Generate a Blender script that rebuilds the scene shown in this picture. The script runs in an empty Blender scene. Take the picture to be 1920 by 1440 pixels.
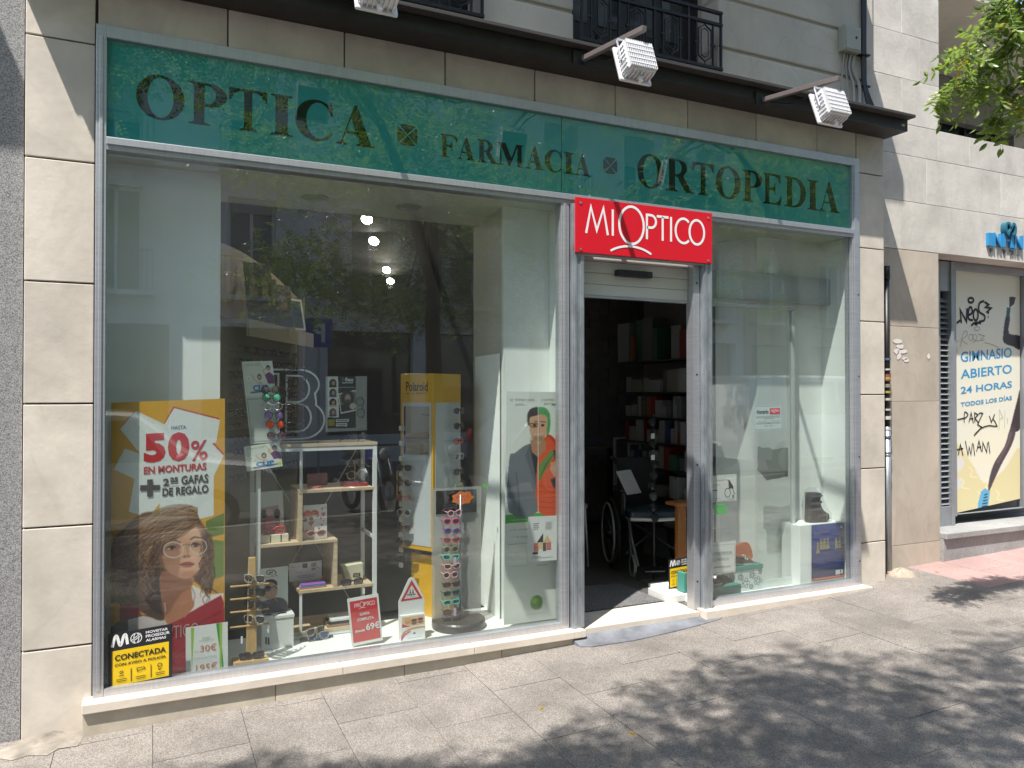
import bpy, bmesh, math, random
import numpy as np
from mathutils import Vector, Matrix
R = math.radians
rnd = random.Random(7)
sc = bpy.context.scene
col = sc.collection
# ---------------------------------------------------------------- camera, light, exposure
FPX, AZ, PT = 1450.0, R(25.03), math.atan(15/1450)
CAM = Vector((0, -4.3, 1.5))
cam = bpy.data.objects.new('camera', bpy.data.cameras.new('camera')); col.objects.link(cam)
cam.data.sensor_width = 36; cam.data.lens = 36*FPX/1920
cam.data.clip_start = .05; cam.data.clip_end = 400
cam.location = CAM; cam.rotation_euler = (R(90)+PT, 0, -AZ)
sc.camera = cam
SUN = Vector((.4, .3, -1)).normalized()
world = bpy.data.worlds.new('World'); sc.world = world; world.use_nodes = True
nt = world.node_tree; bg = nt.nodes['Background']
sky = nt.nodes.new('ShaderNodeTexSky'); sky.sky_type = 'NISHITA'; sky.sun_disc = False
sky.sun_elevation = math.asin(-SUN.z); sky.sun_rotation = math.atan2(-SUN.x, -SUN.y)
nt.links.new(sky.outputs[0], bg.inputs[0]); bg.inputs[1].default_value = .15
sl = bpy.data.lights.new('sun', 'SUN'); sl.energy = 5.0; sl.angle = R(.53); sl.color = (1, .955, .89)
so = bpy.data.objects.new('sun', sl); col.objects.link(so); so.location = (-8, -6, 20)
so.rotation_euler = SUN.to_track_quat('-Z', 'Y').to_euler()
sc.view_settings.view_transform = 'Standard'; sc.view_settings.look = 'None'
sc.view_settings.exposure = .86; sc.view_settings.gamma = 1
sc.render.engine = 'CYCLES'
sc.cycles.max_bounces = 8; sc.cycles.transparent_max_bounces = 24; sc.cycles.caustics_reflective = False
# ---------------------------------------------------------------- survey of the photograph: pixel ray -> point on a real plane
_fw = Vector((math.sin(AZ)*math.cos(PT), math.cos(AZ)*math.cos(PT), math.sin(PT)))
_rt = Vector((math.cos(AZ), -math.sin(AZ), 0)); _up = _rt.cross(_fw)
def ray(u, v): return _fw + _rt*((u-960)/FPX) - _up*((v-720)/FPX)
def at(u, v, Y=0.0):
    d = ray(u, v); return CAM + d*((Y-CAM.y)/d.y)
def atx(u, v, X):
    d = ray(u, v); return CAM + d*((X-CAM.x)/d.x)
def atz(u, v, Z):
    d = ray(u, v); return CAM + d*((Z-CAM.z)/d.z)
def rect(u0, v0, u1, v1, Y):            # x0, x1, z0, z1 of a box seen on plane y=Y
    a = at(u0, v0, Y); b = at(u1, v1, Y); return a.x, b.x, b.z, a.z
def gz(x, y): return -.137 + .0285*x + .016*y - .0

# ---------------------------------------------------------------- materials
MATS = {}
def lin(c):
    if isinstance(c, (int, float)): c = (c, c, c)
    return tuple(c)
def srgb(*c):
    return tuple((x/255/12.92 if x/255 <= .04045 else ((x/255+.055)/1.055)**2.4) for x in c)
def mat(name, c=(.5,.5,.5), rough=.6, vein=0, metal=0, noise=0, scale=6, bump=0, bscale=None, spec=.5, coat=0, c2=None, emit=None, trans=0, alpha=1, stretch=None, rand=0, detail=6, uvn=False):
    if name in MATS: return MATS[name]
    m = bpy.data.materials.new(name); m.use_nodes = True; MATS[name] = m
    n = m.node_tree.nodes; L = m.node_tree.links; b = n['Principled BSDF']
    c = lin(c)
    b.inputs['Base Color'].default_value = (*c, 1); b.inputs['Roughness'].default_value = rough
    b.inputs['Metallic'].default_value = metal; b.inputs['Specular IOR Level'].default_value = spec
    if coat: b.inputs['Coat Weight'].default_value = coat; b.inputs['Coat Roughness'].default_value = .03
    if trans: b.inputs['Transmission Weight'].default_value = trans
    if alpha < 1: b.inputs['Alpha'].default_value = alpha
    if emit: b.inputs['Emission Color'].default_value = (*emit[0], 1); b.inputs['Emission Strength'].default_value = emit[1]
    if noise or bump:
        tc = n.new('ShaderNodeTexCoord'); mp = n.new('ShaderNodeMapping'); L.new(tc.outputs['Object'], mp.inputs[0])
        if stretch: mp.inputs['Scale'].default_value = stretch
        if rand:
            oi = n.new('ShaderNodeObjectInfo'); ml = n.new('ShaderNodeMath'); ml.operation = 'MULTIPLY'; ml.inputs[1].default_value = 37
            L.new(oi.outputs['Random'], ml.inputs[0]); L.new(ml.outputs[0], mp.inputs['Location'])
        if noise:
            t = n.new('ShaderNodeTexNoise'); t.inputs['Scale'].default_value = scale; t.inputs['Detail'].default_value = detail; t.inputs['Roughness'].default_value = .62
            L.new(mp.outputs[0], t.inputs[0])
            r = n.new('ShaderNodeValToRGB'); r.color_ramp.elements[0].position = .33; r.color_ramp.elements[1].position = .68
            d = lin(c2) if c2 else tuple(x*(1-noise) for x in c)
            e = c if c2 else tuple(min(1, x*(1+noise*.6)) for x in c)
            r.color_ramp.elements[0].color = (*d, 1); r.color_ramp.elements[1].color = (*e, 1)
            L.new(t.outputs[0], r.inputs[0]); out = r.outputs[0]
            if rand:
                hv = n.new('ShaderNodeHueSaturation'); mr = n.new('ShaderNodeMapRange'); mr.inputs[3].default_value = 1-rand; mr.inputs[4].default_value = 1+rand
                L.new(oi.outputs['Random'], mr.inputs[0]); L.new(mr.outputs[0], hv.inputs['Value']); L.new(out, hv.inputs['Color']); out = hv.outputs[0]
            if vein:                 # thin pale veins and long faint run-off streaks
                for sc_, st_, lo_, hi_, dst in ((1.6,(1,1,.8),.485,.515,1.4),(2.3,(2.2,1,.18),.60,.80,.2)):
                    m2 = n.new('ShaderNodeMapping'); m2.inputs['Scale'].default_value = st_; L.new(tc.outputs['Object'], m2.inputs[0])
                    if rand: L.new(ml.outputs[0], m2.inputs['Location'])
                    w = n.new('ShaderNodeTexNoise'); w.inputs['Scale'].default_value = sc_; w.inputs['Detail'].default_value = 6; w.inputs['Distortion'].default_value = dst; L.new(m2.outputs[0], w.inputs[0])
                    q = n.new('ShaderNodeValToRGB'); e_ = q.color_ramp.elements; e_[0].position = lo_-.02; e_[0].color = (1,1,1,1)
                    if dst > 1: e_[1].position = .5; e_[1].color = (1-vein*.8,)*3+(1,); z_ = e_.new(hi_+.02); z_.color = (1,1,1,1)
                    else: e_[1].position = hi_; e_[1].color = (1-vein,1-vein*1.1,1-vein*1.3,1)
                    L.new(w.outputs[0], q.inputs[0]); mm = n.new('ShaderNodeMix'); mm.data_type = 'RGBA'; mm.blend_type = 'MULTIPLY'; mm.inputs[0].default_value = 1
                    L.new(out, mm.inputs[6]); L.new(q.outputs[0], mm.inputs[7]); out = mm.outputs[2]
            L.new(out, b.inputs['Base Color'])
        if bump:
            t2 = n.new('ShaderNodeTexNoise'); t2.inputs['Scale'].default_value = bscale or scale*4; t2.inputs['Detail'].default_value = 5
            L.new(mp.outputs[0], t2.inputs[0]); bp = n.new('ShaderNodeBump'); bp.inputs['Strength'].default_value = bump; bp.inputs['Distance'].default_value = .004
            L.new(t2.outputs[0], bp.inputs['Height']); L.new(bp.outputs[0], b.inputs['Normal'])
    return m
def glassmat(name, tint=(.965,.99,.98), gloss=1.0, rough=0.0, haze=0.0, ior=1.5):
    if name in MATS: return MATS[name]
    m = bpy.data.materials.new(name); m.use_nodes = True; MATS[name] = m
    n = m.node_tree.nodes; L = m.node_tree.links; n.clear()
    o = n.new('ShaderNodeOutputMaterial'); tr = n.new('ShaderNodeBsdfTransparent'); gl = n.new('ShaderNodeBsdfGlossy')
    tr.inputs[0].default_value = (*tint, 1); gl.inputs['Roughness'].default_value = rough; gl.inputs[0].default_value = (gloss,)*3+(1,)
    g = n.new('ShaderNodeNewGeometry'); mr = n.new('ShaderNodeMapRange'); mr.inputs[3].default_value = ior; mr.inputs[4].default_value = 1/ior
    L.new(g.outputs['Backfacing'], mr.inputs[0]); fr = n.new('ShaderNodeFresnel'); L.new(mr.outputs[0], fr.inputs[0])
    mx = n.new('ShaderNodeMixShader'); L.new(fr.outputs[0], mx.inputs[0]); L.new(tr.outputs[0], mx.inputs[1]); L.new(gl.outputs[0], mx.inputs[2])
    last = mx.outputs[0]
    if haze:                     # dust film on the pane, with smears
        df = n.new('ShaderNodeBsdfDiffuse'); df.inputs[0].default_value = (.62,.6,.55,1)
        tc = n.new('ShaderNodeTexCoord'); mp = n.new('ShaderNodeMapping'); mp.inputs['Scale'].default_value = (1.2,1,.5); L.new(tc.outputs['Object'], mp.inputs[0])
        t = n.new('ShaderNodeTexNoise'); t.inputs['Scale'].default_value = 2.2; t.inputs['Detail'].default_value = 7; L.new(mp.outputs[0], t.inputs[0])
        r2 = n.new('ShaderNodeMapRange'); r2.inputs[1].default_value = .35; r2.inputs[2].default_value = .75; r2.inputs[3].default_value = haze*.5; r2.inputs[4].default_value = haze*1.6; L.new(t.outputs[0], r2.inputs[0])
        m2 = n.new('ShaderNodeMixShader'); L.new(r2.outputs[0], m2.inputs[0]); L.new(last, m2.inputs[1]); L.new(df.outputs[0], m2.inputs[2]); last = m2.outputs[0]
    L.new(last, o.inputs[0]); return m
def speckle(name, base, dark, light, sc1=160, bump=.25, rough=.75, rand=0.05, big=.18, spots=0):      # granite: grains of three tones plus soft stains
    if name in MATS: return MATS[name]
    m = bpy.data.materials.new(name); m.use_nodes = True; MATS[name] = m
    n = m.node_tree.nodes; L = m.node_tree.links; b = n['Principled BSDF']; b.inputs['Roughness'].default_value = rough
    g = n.new('ShaderNodeNewGeometry')
    v = n.new('ShaderNodeTexVoronoi'); v.inputs['Scale'].default_value = sc1; L.new(g.outputs['Position'], v.inputs['Vector'])
    sp = n.new('ShaderNodeSeparateColor'); L.new(v.outputs['Color'], sp.inputs[0])
    r = n.new('ShaderNodeValToRGB'); e = r.color_ramp.elements; e[0].position = .12; e[0].color = (*dark, 1); e[1].position = .45; e[1].color = (*base, 1)
    x = e.new(.9); x.color = (*light, 1); L.new(sp.outputs[0], r.inputs[0])
    t = n.new('ShaderNodeTexNoise'); t.inputs['Scale'].default_value = 1.7; t.inputs['Detail'].default_value = 9; t.inputs['Roughness'].default_value = .7; L.new(g.outputs['Position'], t.inputs[0])
    mr = n.new('ShaderNodeMapRange'); mr.inputs[1].default_value = .3; mr.inputs[2].default_value = .7; mr.inputs[3].default_value = 1-big; mr.inputs[4].default_value = 1+big*.6; L.new(t.outputs[0], mr.inputs[0])
    oi = n.new('ShaderNodeObjectInfo'); m3 = n.new('ShaderNodeMapRange'); m3.inputs[3].default_value = 1-rand; m3.inputs[4].default_value = 1+rand; L.new(oi.outputs['Random'], m3.inputs[0])
    mu = n.new('ShaderNodeMath'); mu.operation = 'MULTIPLY'; L.new(mr.outputs[0], mu.inputs[0]); L.new(m3.outputs[0], mu.inputs[1])
    hv = n.new('ShaderNodeHueSaturation'); L.new(mu.outputs[0], hv.inputs['Value']); L.new(r.outputs[0], hv.inputs['Color']); fin = hv.outputs[0]
    if spots:                        # trodden gum and drip marks
        for sc_, thr, amt in ((1.9,.045,spots),(5.3,.06,spots*.5)):
            vs = n.new('ShaderNodeTexVoronoi'); vs.inputs['Scale'].default_value = sc_; L.new(g.outputs['Position'], vs.inputs['Vector'])
            mq = n.new('ShaderNodeMapRange'); mq.inputs[1].default_value = thr*.6; mq.inputs[2].default_value = thr; mq.inputs[3].default_value = 1-amt; mq.inputs[4].default_value = 1; L.new(vs.outputs['Distance'], mq.inputs[0])
            h2 = n.new('ShaderNodeHueSaturation'); L.new(mq.outputs[0], h2.inputs['Value']); L.new(fin, h2.inputs['Color']); fin = h2.outputs[0]
    L.new(fin, b.inputs['Base Color'])
    bp = n.new('ShaderNodeBump'); bp.inputs['Strength'].default_value = bump; bp.inputs['Distance'].default_value = .0015; L.new(sp.outputs[1], bp.inputs['Height']); L.new(bp.outputs[0], b.inputs['Normal'])
    return m
def printmat():
    if 'printed_paper' in MATS: return MATS['printed_paper']
    m = bpy.data.materials.new('printed_paper'); m.use_nodes = True; MATS['printed_paper'] = m
    n = m.node_tree.nodes; a = n.new('ShaderNodeAttribute'); a.attribute_name = 'Col'
    m.node_tree.links.new(a.outputs['Color'], n['Principled BSDF'].inputs['Base Color']); n['Principled BSDF'].inputs['Roughness'].default_value = .45
    return m
# ---------------------------------------------------------------- objects
def tag(o, label=None, cat=None, group=None, kind=None, category=None):
    cat = cat or category
    if label: o['label'] = label
    if cat: o['category'] = cat
    if group: o['group'] = group
    if kind: o['kind'] = kind
    return o
def thing(name, label, cat, loc=(0,0,0), rotz=0, group=None, rot=None):
    o = bpy.data.objects.new(name, None); col.objects.link(o); o.empty_display_size = .05
    o.location = loc; o.rotation_euler = rot or (0, 0, rotz)
    return tag(o, label, cat, group)
def wloc(p):
    v = Vector((0,0,0))
    while p: v += p.location; p = p.parent
    return v
def addobj(name, me, parent=None, loc=(0,0,0)):
    o = bpy.data.objects.new(name, me); col.objects.link(o); o.location = loc
    if parent: o.parent = parent
    return o
class MB:
    def __init__(s): s.V = []; s.F = []
    def add(s, V, F):
        k = len(s.V); s.V += [tuple(v) for v in V]; s.F += [tuple(i+k for i in f) for f in F]; return s
    def box(s, x0, x1, y0, y1, z0, z1):
        x0, x1 = sorted((x0, x1)); y0, y1 = sorted((y0, y1)); z0, z1 = sorted((z0, z1))
        return s.add([(x0,y0,z0),(x1,y0,z0),(x1,y1,z0),(x0,y1,z0),(x0,y0,z1),(x1,y0,z1),(x1,y1,z1),(x0,y1,z1)],
                     [(0,3,2,1),(4,5,6,7),(0,1,5,4),(1,2,6,5),(2,3,7,6),(3,0,4,7)])
    def bar(s, p, q, w, h, up=(0,0,1)):     # rectangular bar from p to q
        p = Vector(p); q = Vector(q); d = (q-p).normalized(); u = Vector(up)
        if abs(d.dot(u)) > .99: u = Vector((0,1,0))
        a = d.cross(u).normalized()*w/2; b = a.cross(d).normalized()*h/2
        return s.add([p-a-b,p+a-b,p+a+b,p-a+b,q-a-b,q+a-b,q+a+b,q-a+b],[(0,1,2,3),(7,6,5,4),(0,4,5,1),(1,5,6,2),(2,6,7,3),(3,7,4,0)])
    def prism(s, pts, d0, d1, pl='xz'):      # convex or simple outline pushed through a thickness
        f = {'xz': lambda a,b,d: (a,d,b), 'xy': lambda a,b,d: (a,b,d), 'yz': lambda a,b,d: (d,a,b)}[pl]
        n = len(pts); V = [f(a,b,d0) for a,b in pts]+[f(a,b,d1) for a,b in pts]
        return s.add(V, [tuple(range(n)), tuple(range(2*n-1, n-1, -1))]+[(i, n+i, n+(i+1)%n, (i+1)%n) for i in range(n)])
    def tube(s, pts, r, n=8, closed=False):
        pts = [Vector(p) for p in pts]; m = len(pts); rr = r if isinstance(r, (list, tuple)) else [r]*m; V = []; prev = None
        for i, p in enumerate(pts):
            if closed: d = (pts[(i+1)%m]-pts[i-1])
            else: d = pts[min(i+1,m-1)]-pts[max(i-1,0)]
            d.normalize()
            if prev is None: a = d.cross(Vector((0,0,1)) if abs(d.z) < .9 else Vector((0,1,0))).normalized()
            else: a = (prev-d*prev.dot(d)).normalized()
            prev = a; b = d.cross(a)
            V += [p+(a*math.cos(t)+b*math.sin(t))*rr[i] for t in [2*math.pi*k/n for k in range(n)]]
        F = []
        for i in range(m if closed else m-1):
            j = (i+1) % m
            for k in range(n): F.append((i*n+k, i*n+(k+1)%n, j*n+(k+1)%n, j*n+k))
        if not closed: F += [tuple(range(n-1,-1,-1)), tuple((m-1)*n+k for k in range(n))]
        return s.add(V, F)
    def cyl(s, p, q, r, r2=None, n=16): return s.tube([p, q], [r, r2 if r2 is not None else r], n)
    def lathe(s, prof, c, n=24, ax='z'):
        c = Vector(c); V = []
        for r, z in prof:
            for k in range(n):
                t = 2*math.pi*k/n; q = (r*math.cos(t), r*math.sin(t), z)
                if ax == 'y': q = (q[0], z, q[1])
                if ax == 'x': q = (z, q[0], q[1])
                V.append(c+Vector(q))
        F = []
        for i in range(len(prof)-1):
            for k in range(n): F.append((i*n+k, i*n+(k+1)%n, (i+1)*n+(k+1)%n, (i+1)*n+k))
        F += [tuple(range(n-1,-1,-1)), tuple((len(prof)-1)*n+k for k in range(n))]
        return s.add(V, F)
    def ball(s, c, r, n=12, m=8):
        if isinstance(r, (int, float)): r = (r, r, r)
        V = [(c[0], c[1], c[2]-r[2])]; F = []
        for i in range(1, m):
            a = -math.pi/2+math.pi*i/m
            V += [(c[0]+r[0]*math.cos(a)*math.cos(2*math.pi*k/n), c[1]+r[1]*math.cos(a)*math.sin(2*math.pi*k/n), c[2]+r[2]*math.sin(a)) for k in range(n)]
        V.append((c[0], c[1], c[2]+r[2])); t = len(V)-1
        for k in range(n): F.append((0, 1+(k+1)%n, 1+k)); F.append((t, t-n+k, t-n+(k+1)%n))
        for i in range(m-2):
            for k in range(n): F.append((1+i*n+k, 1+i*n+(k+1)%n, 1+(i+1)*n+(k+1)%n, 1+(i+1)*n+k))
        return s.add(V, F)
    def mesh(s, name, m, smooth=False):
        me = bpy.data.meshes.new(name); me.from_pydata(s.V, [], s.F)
        if m: me.materials.append(m)
        if smooth: me.polygons.foreach_set('use_smooth', [True]*len(me.polygons))
        return me
    def build(s, name, m, parent=None, bevel=0, smooth=False, local=False, **tg):
        if parent and not local:
            w = wloc(parent); s.V = [(a-w.x, b-w.y, c-w.z) for a, b, c in s.V]
        o = addobj(name, s.mesh(name, m, smooth), parent)
        if bevel:
            bm = bmesh.new(); bm.from_mesh(o.data)
            bmesh.ops.bevel(bm, geom=[e for e in bm.edges if e.calc_face_angle(0) > .5], offset=bevel, segments=2, affect='EDGES', profile=.6)
            bm.to_mesh(o.data); bm.free()
        if tg: tag(o, **tg)
        return o
def copytree(o, parent=None, loc=None, rotz=None, label=None):
    c = o.copy(); col.objects.link(c); c.parent = parent
    for ch in list(o.children): copytree(ch, c)
    if loc is not None: c.location = loc
    if rotz is not None: c.rotation_euler = (0, 0, rotz)
    if label: c['label'] = label
    return c
# ---------------------------------------------------------------- flat lettering and outlines
_tc = {}
def textmesh(s, bold=0):
    k = (s, bold)
    if k not in _tc:
        cu = bpy.data.curves.new('t', 'FONT'); cu.body = s; cu.size = 1; cu.offset = bold; cu.resolution_u = 3; cu.fill_mode = 'FRONT'
        o = bpy.data.objects.new('t', cu); me = o.to_mesh()
        V = [tuple(v.co) for v in me.vertices]; F = [tuple(p.vertices) for p in me.polygons]; o.to_mesh_clear()
        bpy.data.objects.remove(o); bpy.data.curves.remove(cu)
        xs = [v[0] for v in V]; ys = [v[1] for v in V]; x0, x1, y0, y1 = min(xs), max(xs), min(ys), max(ys)
        _tc[k] = ([((x-x0)/(x1-x0), (y-y0)/(y1-y0)) for x, y, z in V], F, (x1-x0)/(y1-y0))
    return _tc[k]
def fill2d(loops):                       # outlines with holes -> verts, faces
    cu = bpy.data.curves.new('t', 'CURVE'); cu.dimensions = '2D'; cu.fill_mode = 'FRONT'
    for lp in loops:
        sp = cu.splines.new('POLY'); sp.points.add(len(lp)-1); sp.use_cyclic_u = True
        for i, (x, y) in enumerate(lp): sp.points[i].co = (x, y, 0, 1)
    o = bpy.data.objects.new('t', cu); me = o.to_mesh()
    V = [(v.co.x, v.co.y) for v in me.vertices]; F = [tuple(p.vertices) for p in me.polygons]; o.to_mesh_clear()
    bpy.data.objects.remove(o); bpy.data.curves.remove(cu); return V, F
def arc(cx, cy, rx, ry, a0, a1, n=16): return [(cx+rx*math.cos(R(a0+(a1-a0)*i/n)), cy+ry*math.sin(R(a0+(a1-a0)*i/n))) for i in range(n+1)]
def ribbon(pts, w, closed=False):        # stroke of even width with mitred corners -> one quad strip
    n = len(pts); A = []; B = []
    for i in range(n):
        p = Vector(pts[i]); a = Vector(pts[i-1]) if (i or closed) else None; c = Vector(pts[(i+1)%n]) if (i < n-1 or closed) else None
        d1 = (p-a).normalized() if a is not None else None; d2 = (c-p).normalized() if c is not None else None
        if d1 is None: d1 = d2
        if d2 is None: d2 = d1
        t = (d1+d2); t = t.normalized() if t.length > .2 else d1
        nn = Vector((-t.y, t.x)); k = w/2/max(.35, nn.dot(Vector((-d1.y, d1.x))))
        A.append(tuple(p+nn*k)); B.append(tuple(p-nn*k))
    F = [(i, (i+1)%n, n+(i+1)%n, n+i) for i in range(n if closed else n-1)]
    return A+B, F
class Board:
    """A flat printed face: origin at the lower left corner, U along the width, V up; u,v run 0..1; n points at the reader."""
    def __init__(s, o, U, V, parent, eps=.0008):
        s.o = Vector(o); s.U = Vector(U); s.V = Vector(V); s.n = s.U.cross(s.V).normalized(); s.p = parent; s.k = 0; s.eps = eps
        s.w = s.U.length; s.h = s.V.length
    def P(s, u, v, off): return s.o+s.U*u+s.V*v+s.n*off
    def lay(s): s.k += 1; return s.k*s.eps
    def flat(s, name, VF, m, off=None, ex=0):
        off = off if off is not None else s.lay(); V, F = VF; b = MB()
        if ex:
            b.add([s.P(x, y, off+ex) for x, y in V], F); b.add([s.P(x, y, off) for x, y in V], [f[::-1] for f in F])
            ec = {}
            for f in F:
                for i in range(len(f)):
                    e = (f[i], f[(i+1)%len(f)]); ec[tuple(sorted(e))] = None if tuple(sorted(e)) in ec else e
            N = len(V); b.F += [(e[0], N+e[0], N+e[1], e[1])[::-1] for e in ec.values() if e]
        else: b.add([s.P(x, y, off) for x, y in V], F)
        return b.build(name, m, s.p)
    def text(s, items, m, name='lettering', bold=0, ex=0):   # items: (string, u0, v0, u1, v1)
        V = []; F = []
        for t in items:
            TV, TF, _ = textmesh(t[0], bold); k = len(V)
            V += [(t[1]+(t[3]-t[1])*x, t[2]+(t[4]-t[2])*y) for x, y in TV]; F += [tuple(i+k for i in f) for f in TF]
        return s.flat(name, (V, F), m, ex=ex)
    def poly(s, name, pts, m, **k): return s.flat(name, fill2d([pts]), m, **k)
    def strokes(s, name, lines, w, m, **k):           # lines in u,v; w in metres
        V = []; F = []
        for ln in lines:
            cl = ln[0] == ln[-1] and len(ln) > 2; q = [(a*s.w, b*s.h) for a, b in (ln[:-1] if cl else ln)]
            RV, RF = ribbon(q, w, cl); kk = len(V); V += [(a/s.w, b/s.h) for a, b in RV]; F += [tuple(i+kk for i in f) for f in RF]
        return s.flat(name, (V, F), m, **k)
    def paint(s, cv, name='print', off=None, curve=None):
        off = off if off is not None else s.lay(); h, w = cv.a.shape[:2]
        uu, vv = np.meshgrid(np.linspace(0, 1, w), np.linspace(1, 0, h))
        o = np.array(s.o+s.n*off-(wloc(s.p) if s.p else Vector((0,0,0))))
        co = o+uu[..., None]*np.array(s.U)+vv[..., None]*np.array(s.V)
        if curve: co = co+np.array(s.n)*(curve*np.sin(uu*math.pi))[..., None]
        idx = np.arange(w*h).reshape(h, w); q = np.stack([idx[1:, :-1], idx[1:, 1:], idx[:-1, 1:], idx[:-1, :-1]], -1).reshape(-1, 4)
        me = bpy.data.meshes.new(name); me.vertices.add(w*h); me.vertices.foreach_set('co', co.reshape(-1).astype(np.float32))
        me.loops.add(q.size); me.loops.foreach_set('vertex_index', q.reshape(-1).astype(np.int32)); me.polygons.add(len(q))
        me.polygons.foreach_set('loop_start', np.arange(0, q.size, 4, dtype=np.int32)); me.update(calc_edges=True)
        a = me.color_attributes.new('Col', 'FLOAT_COLOR', 'POINT'); c = np.clip(cv.a, 0, 1)
        c = np.where(c <= .04045, c/12.92, ((c+.055)/1.055)**2.4); c = np.concatenate([c, np.ones((h, w, 1))], -1)
        a.data.foreach_set('color', c.reshape(-1).astype(np.float32)); me.materials.append(printmat())
        return addobj(name, me, s.p)
class Canvas:
    """Soft brush painter for prints; coordinates 0..1, y down; colours 0..255."""
    def __init__(s, w, h, c=(255,255,255)):
        s.w, s.h = w, h; s.a = np.ones((h, w, 3))*np.array(c)/255; s.x, s.y = np.meshgrid(np.linspace(0, 1, w), np.linspace(0, 1, h)); s.asp = w/h
    def mixin(s, m, c, al=1):
        m = np.clip(m, 0, 1)[..., None]*al; s.a = s.a*(1-m)+np.array(c)/255*m; return s
    def poly(s, pts, c, al=1, soft=0):
        ins = np.zeros_like(s.x, bool); n = len(pts)
        for i in range(n):
            x0, y0 = pts[i]; x1, y1 = pts[(i+1)%n]
            if y0 == y1: continue
            cr = ((y0 > s.y) != (y1 > s.y)) & (s.x < (x1-x0)*(s.y-y0)/(y1-y0)+x0); ins ^= cr
        m = ins.astype(float)
        for _ in range(int(soft)): 
            p = np.pad(m, 1, mode='edge'); m = (p[:-2,1:-1]+p[2:,1:-1]+p[1:-1,:-2]+p[1:-1,2:]+p[1:-1,1:-1]*2)/6
        return s.mixin(m, c, al)
    def ell(s, cx, cy, rx, ry, c, al=1, soft=.15, rot=0):
        dx = s.x-cx; dy = (s.y-cy)/s.asp; t = R(rot); a = dx*math.cos(t)+dy*math.sin(t); b = -dx*math.sin(t)+dy*math.cos(t)
        d = np.sqrt((a/rx)**2+(b/ry)**2); return s.mixin((1-d)/max(soft, 1e-3)+.5, c, al)
    def line(s, pts, w, c, al=1, soft=1.0):             # w in widths
        d = np.full(s.x.shape, 9.); X = s.x; Y = s.y/s.asp
        for (x0, y0), (x1, y1) in zip(pts[:-1], pts[1:]):
            y0 /= s.asp; y1 /= s.asp; vx, vy = x1-x0, y1-y0; L2 = vx*vx+vy*vy+1e-12
            t = np.clip(((X-x0)*vx+(Y-y0)*vy)/L2, 0, 1); d = np.minimum(d, np.hypot(X-x0-t*vx, Y-y0-t*vy))
        return s.mixin((w/2-d)*s.w/max(soft, .3)+.5, c, al)
    def grad(s, c0, c1, ax='y', al=1):
        t = (s.y if ax == 'y' else s.x)[..., None]; s.a = s.a*(1-al)+al*(np.array(c0)*(1-t)+np.array(c1)*t)/255; return s
def smoothpts(p, n=6, closed=False):
    out = []; m = len(p); rng = m if closed else m-1
    for i in range(rng):
        a, b, c, d = (p[(i-1)%m] if (closed or i) else p[0]), p[i], p[(i+1)%m], (p[(i+2)%m] if (closed or i+2 < m) else p[-1])
        for k in range(n):
            t = k/n; out.append(tuple(.5*((2*b[j])+(-a[j]+c[j])*t+(2*a[j]-5*b[j]+4*c[j]-d[j])*t*t+(-a[j]+3*b[j]-3*c[j]+d[j])*t**3) for j in range(len(b))))
    if not closed: out.append(tuple(p[-1]))
    return out
# ================================================================ materials of the setting
M_stone = mat('cream_limestone', (.63,.565,.485), .62, noise=.20, scale=2.6, bump=.25, bscale=30, rand=.06, detail=9, vein=.07)
M_joint = mat('dark_joint', (.12,.10,.085), .9)
M_sill = mat('sill_limestone', (.66,.58,.49), .5, noise=.14, scale=5, bump=.2, bscale=40, rand=.03, detail=9)
M_plinth = mat('plinth_limestone', (.50,.44,.35), .6, noise=.2, scale=5, bump=.2, bscale=40, rand=.04)
M_pave = speckle('granite_paving', (.20,.178,.158), (.105,.096,.087), (.32,.287,.255), 330, .25, .75, .05, .42, .5)
M_pink = speckle('red_paving', (.36,.235,.215), (.28,.175,.16), (.42,.295,.27), 260, .2, .8, .05, .25, .4)
M_granL = speckle('grey_granite', (.27,.265,.265), (.12,.12,.12), (.42,.41,.41), 330, .1, .5, .02, .06)
M_slate = mat('slate_step', (.17,.18,.20), .55, noise=.45, scale=5, bump=.3, bscale=60, detail=9)
M_alu = mat('brushed_aluminium', (.52,.53,.56), .42, metal=.75, noise=.10, scale=5, bump=.06, bscale=90, stretch=(1,1,14))
M_aluh = mat('brushed_aluminium_rail', (.52,.53,.56), .42, metal=.75, noise=.08, scale=5, bump=.06, bscale=90, stretch=(14,1,1))
M_galv = mat('galvanised_steel', (.40,.43,.46), .45, metal=.7, noise=.32, scale=16, stretch=(1,1,.35), detail=8)
M_glass = glassmat('window_glass', haze=.014, ior=1.67)
M_clear = glassmat('clear_acrylic', (.97,.98,.975))
M_black = mat('black_paint', (.012,.012,.013), .45)
M_canopy = mat('dark_metal_flashing', (.018,.014,.013), .5, noise=.5, scale=8, bump=.2)
M_flash = mat('weathered_flashing', (.055,.052,.05), .7, noise=.8, scale=30, stretch=(12,1,.6), c2=(.02,.018,.018))
M_plaster = mat('cream_render', (.56,.52,.45), .8, vein=.1, noise=.13, scale=1.8, bump=.35, bscale=60, rand=.02, detail=9)
M_block = mat('pale_stone_block', (.60,.565,.51), .75, vein=.08, noise=.2, scale=2.6, bump=.4, bscale=34, rand=.05, detail=9)
M_column = mat('beige_column_stone', (.49,.425,.35), .75, vein=.09, noise=.22, scale=2.2, bump=.4, bscale=26, rand=.03, detail=10, stretch=(1,1,.45))
M_white = mat('white_panel', (.82,.85,.82), .55, noise=.04, scale=2, detail=3)
M_ceil = mat('white_ceiling', (.62,.63,.58), .6)
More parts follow.
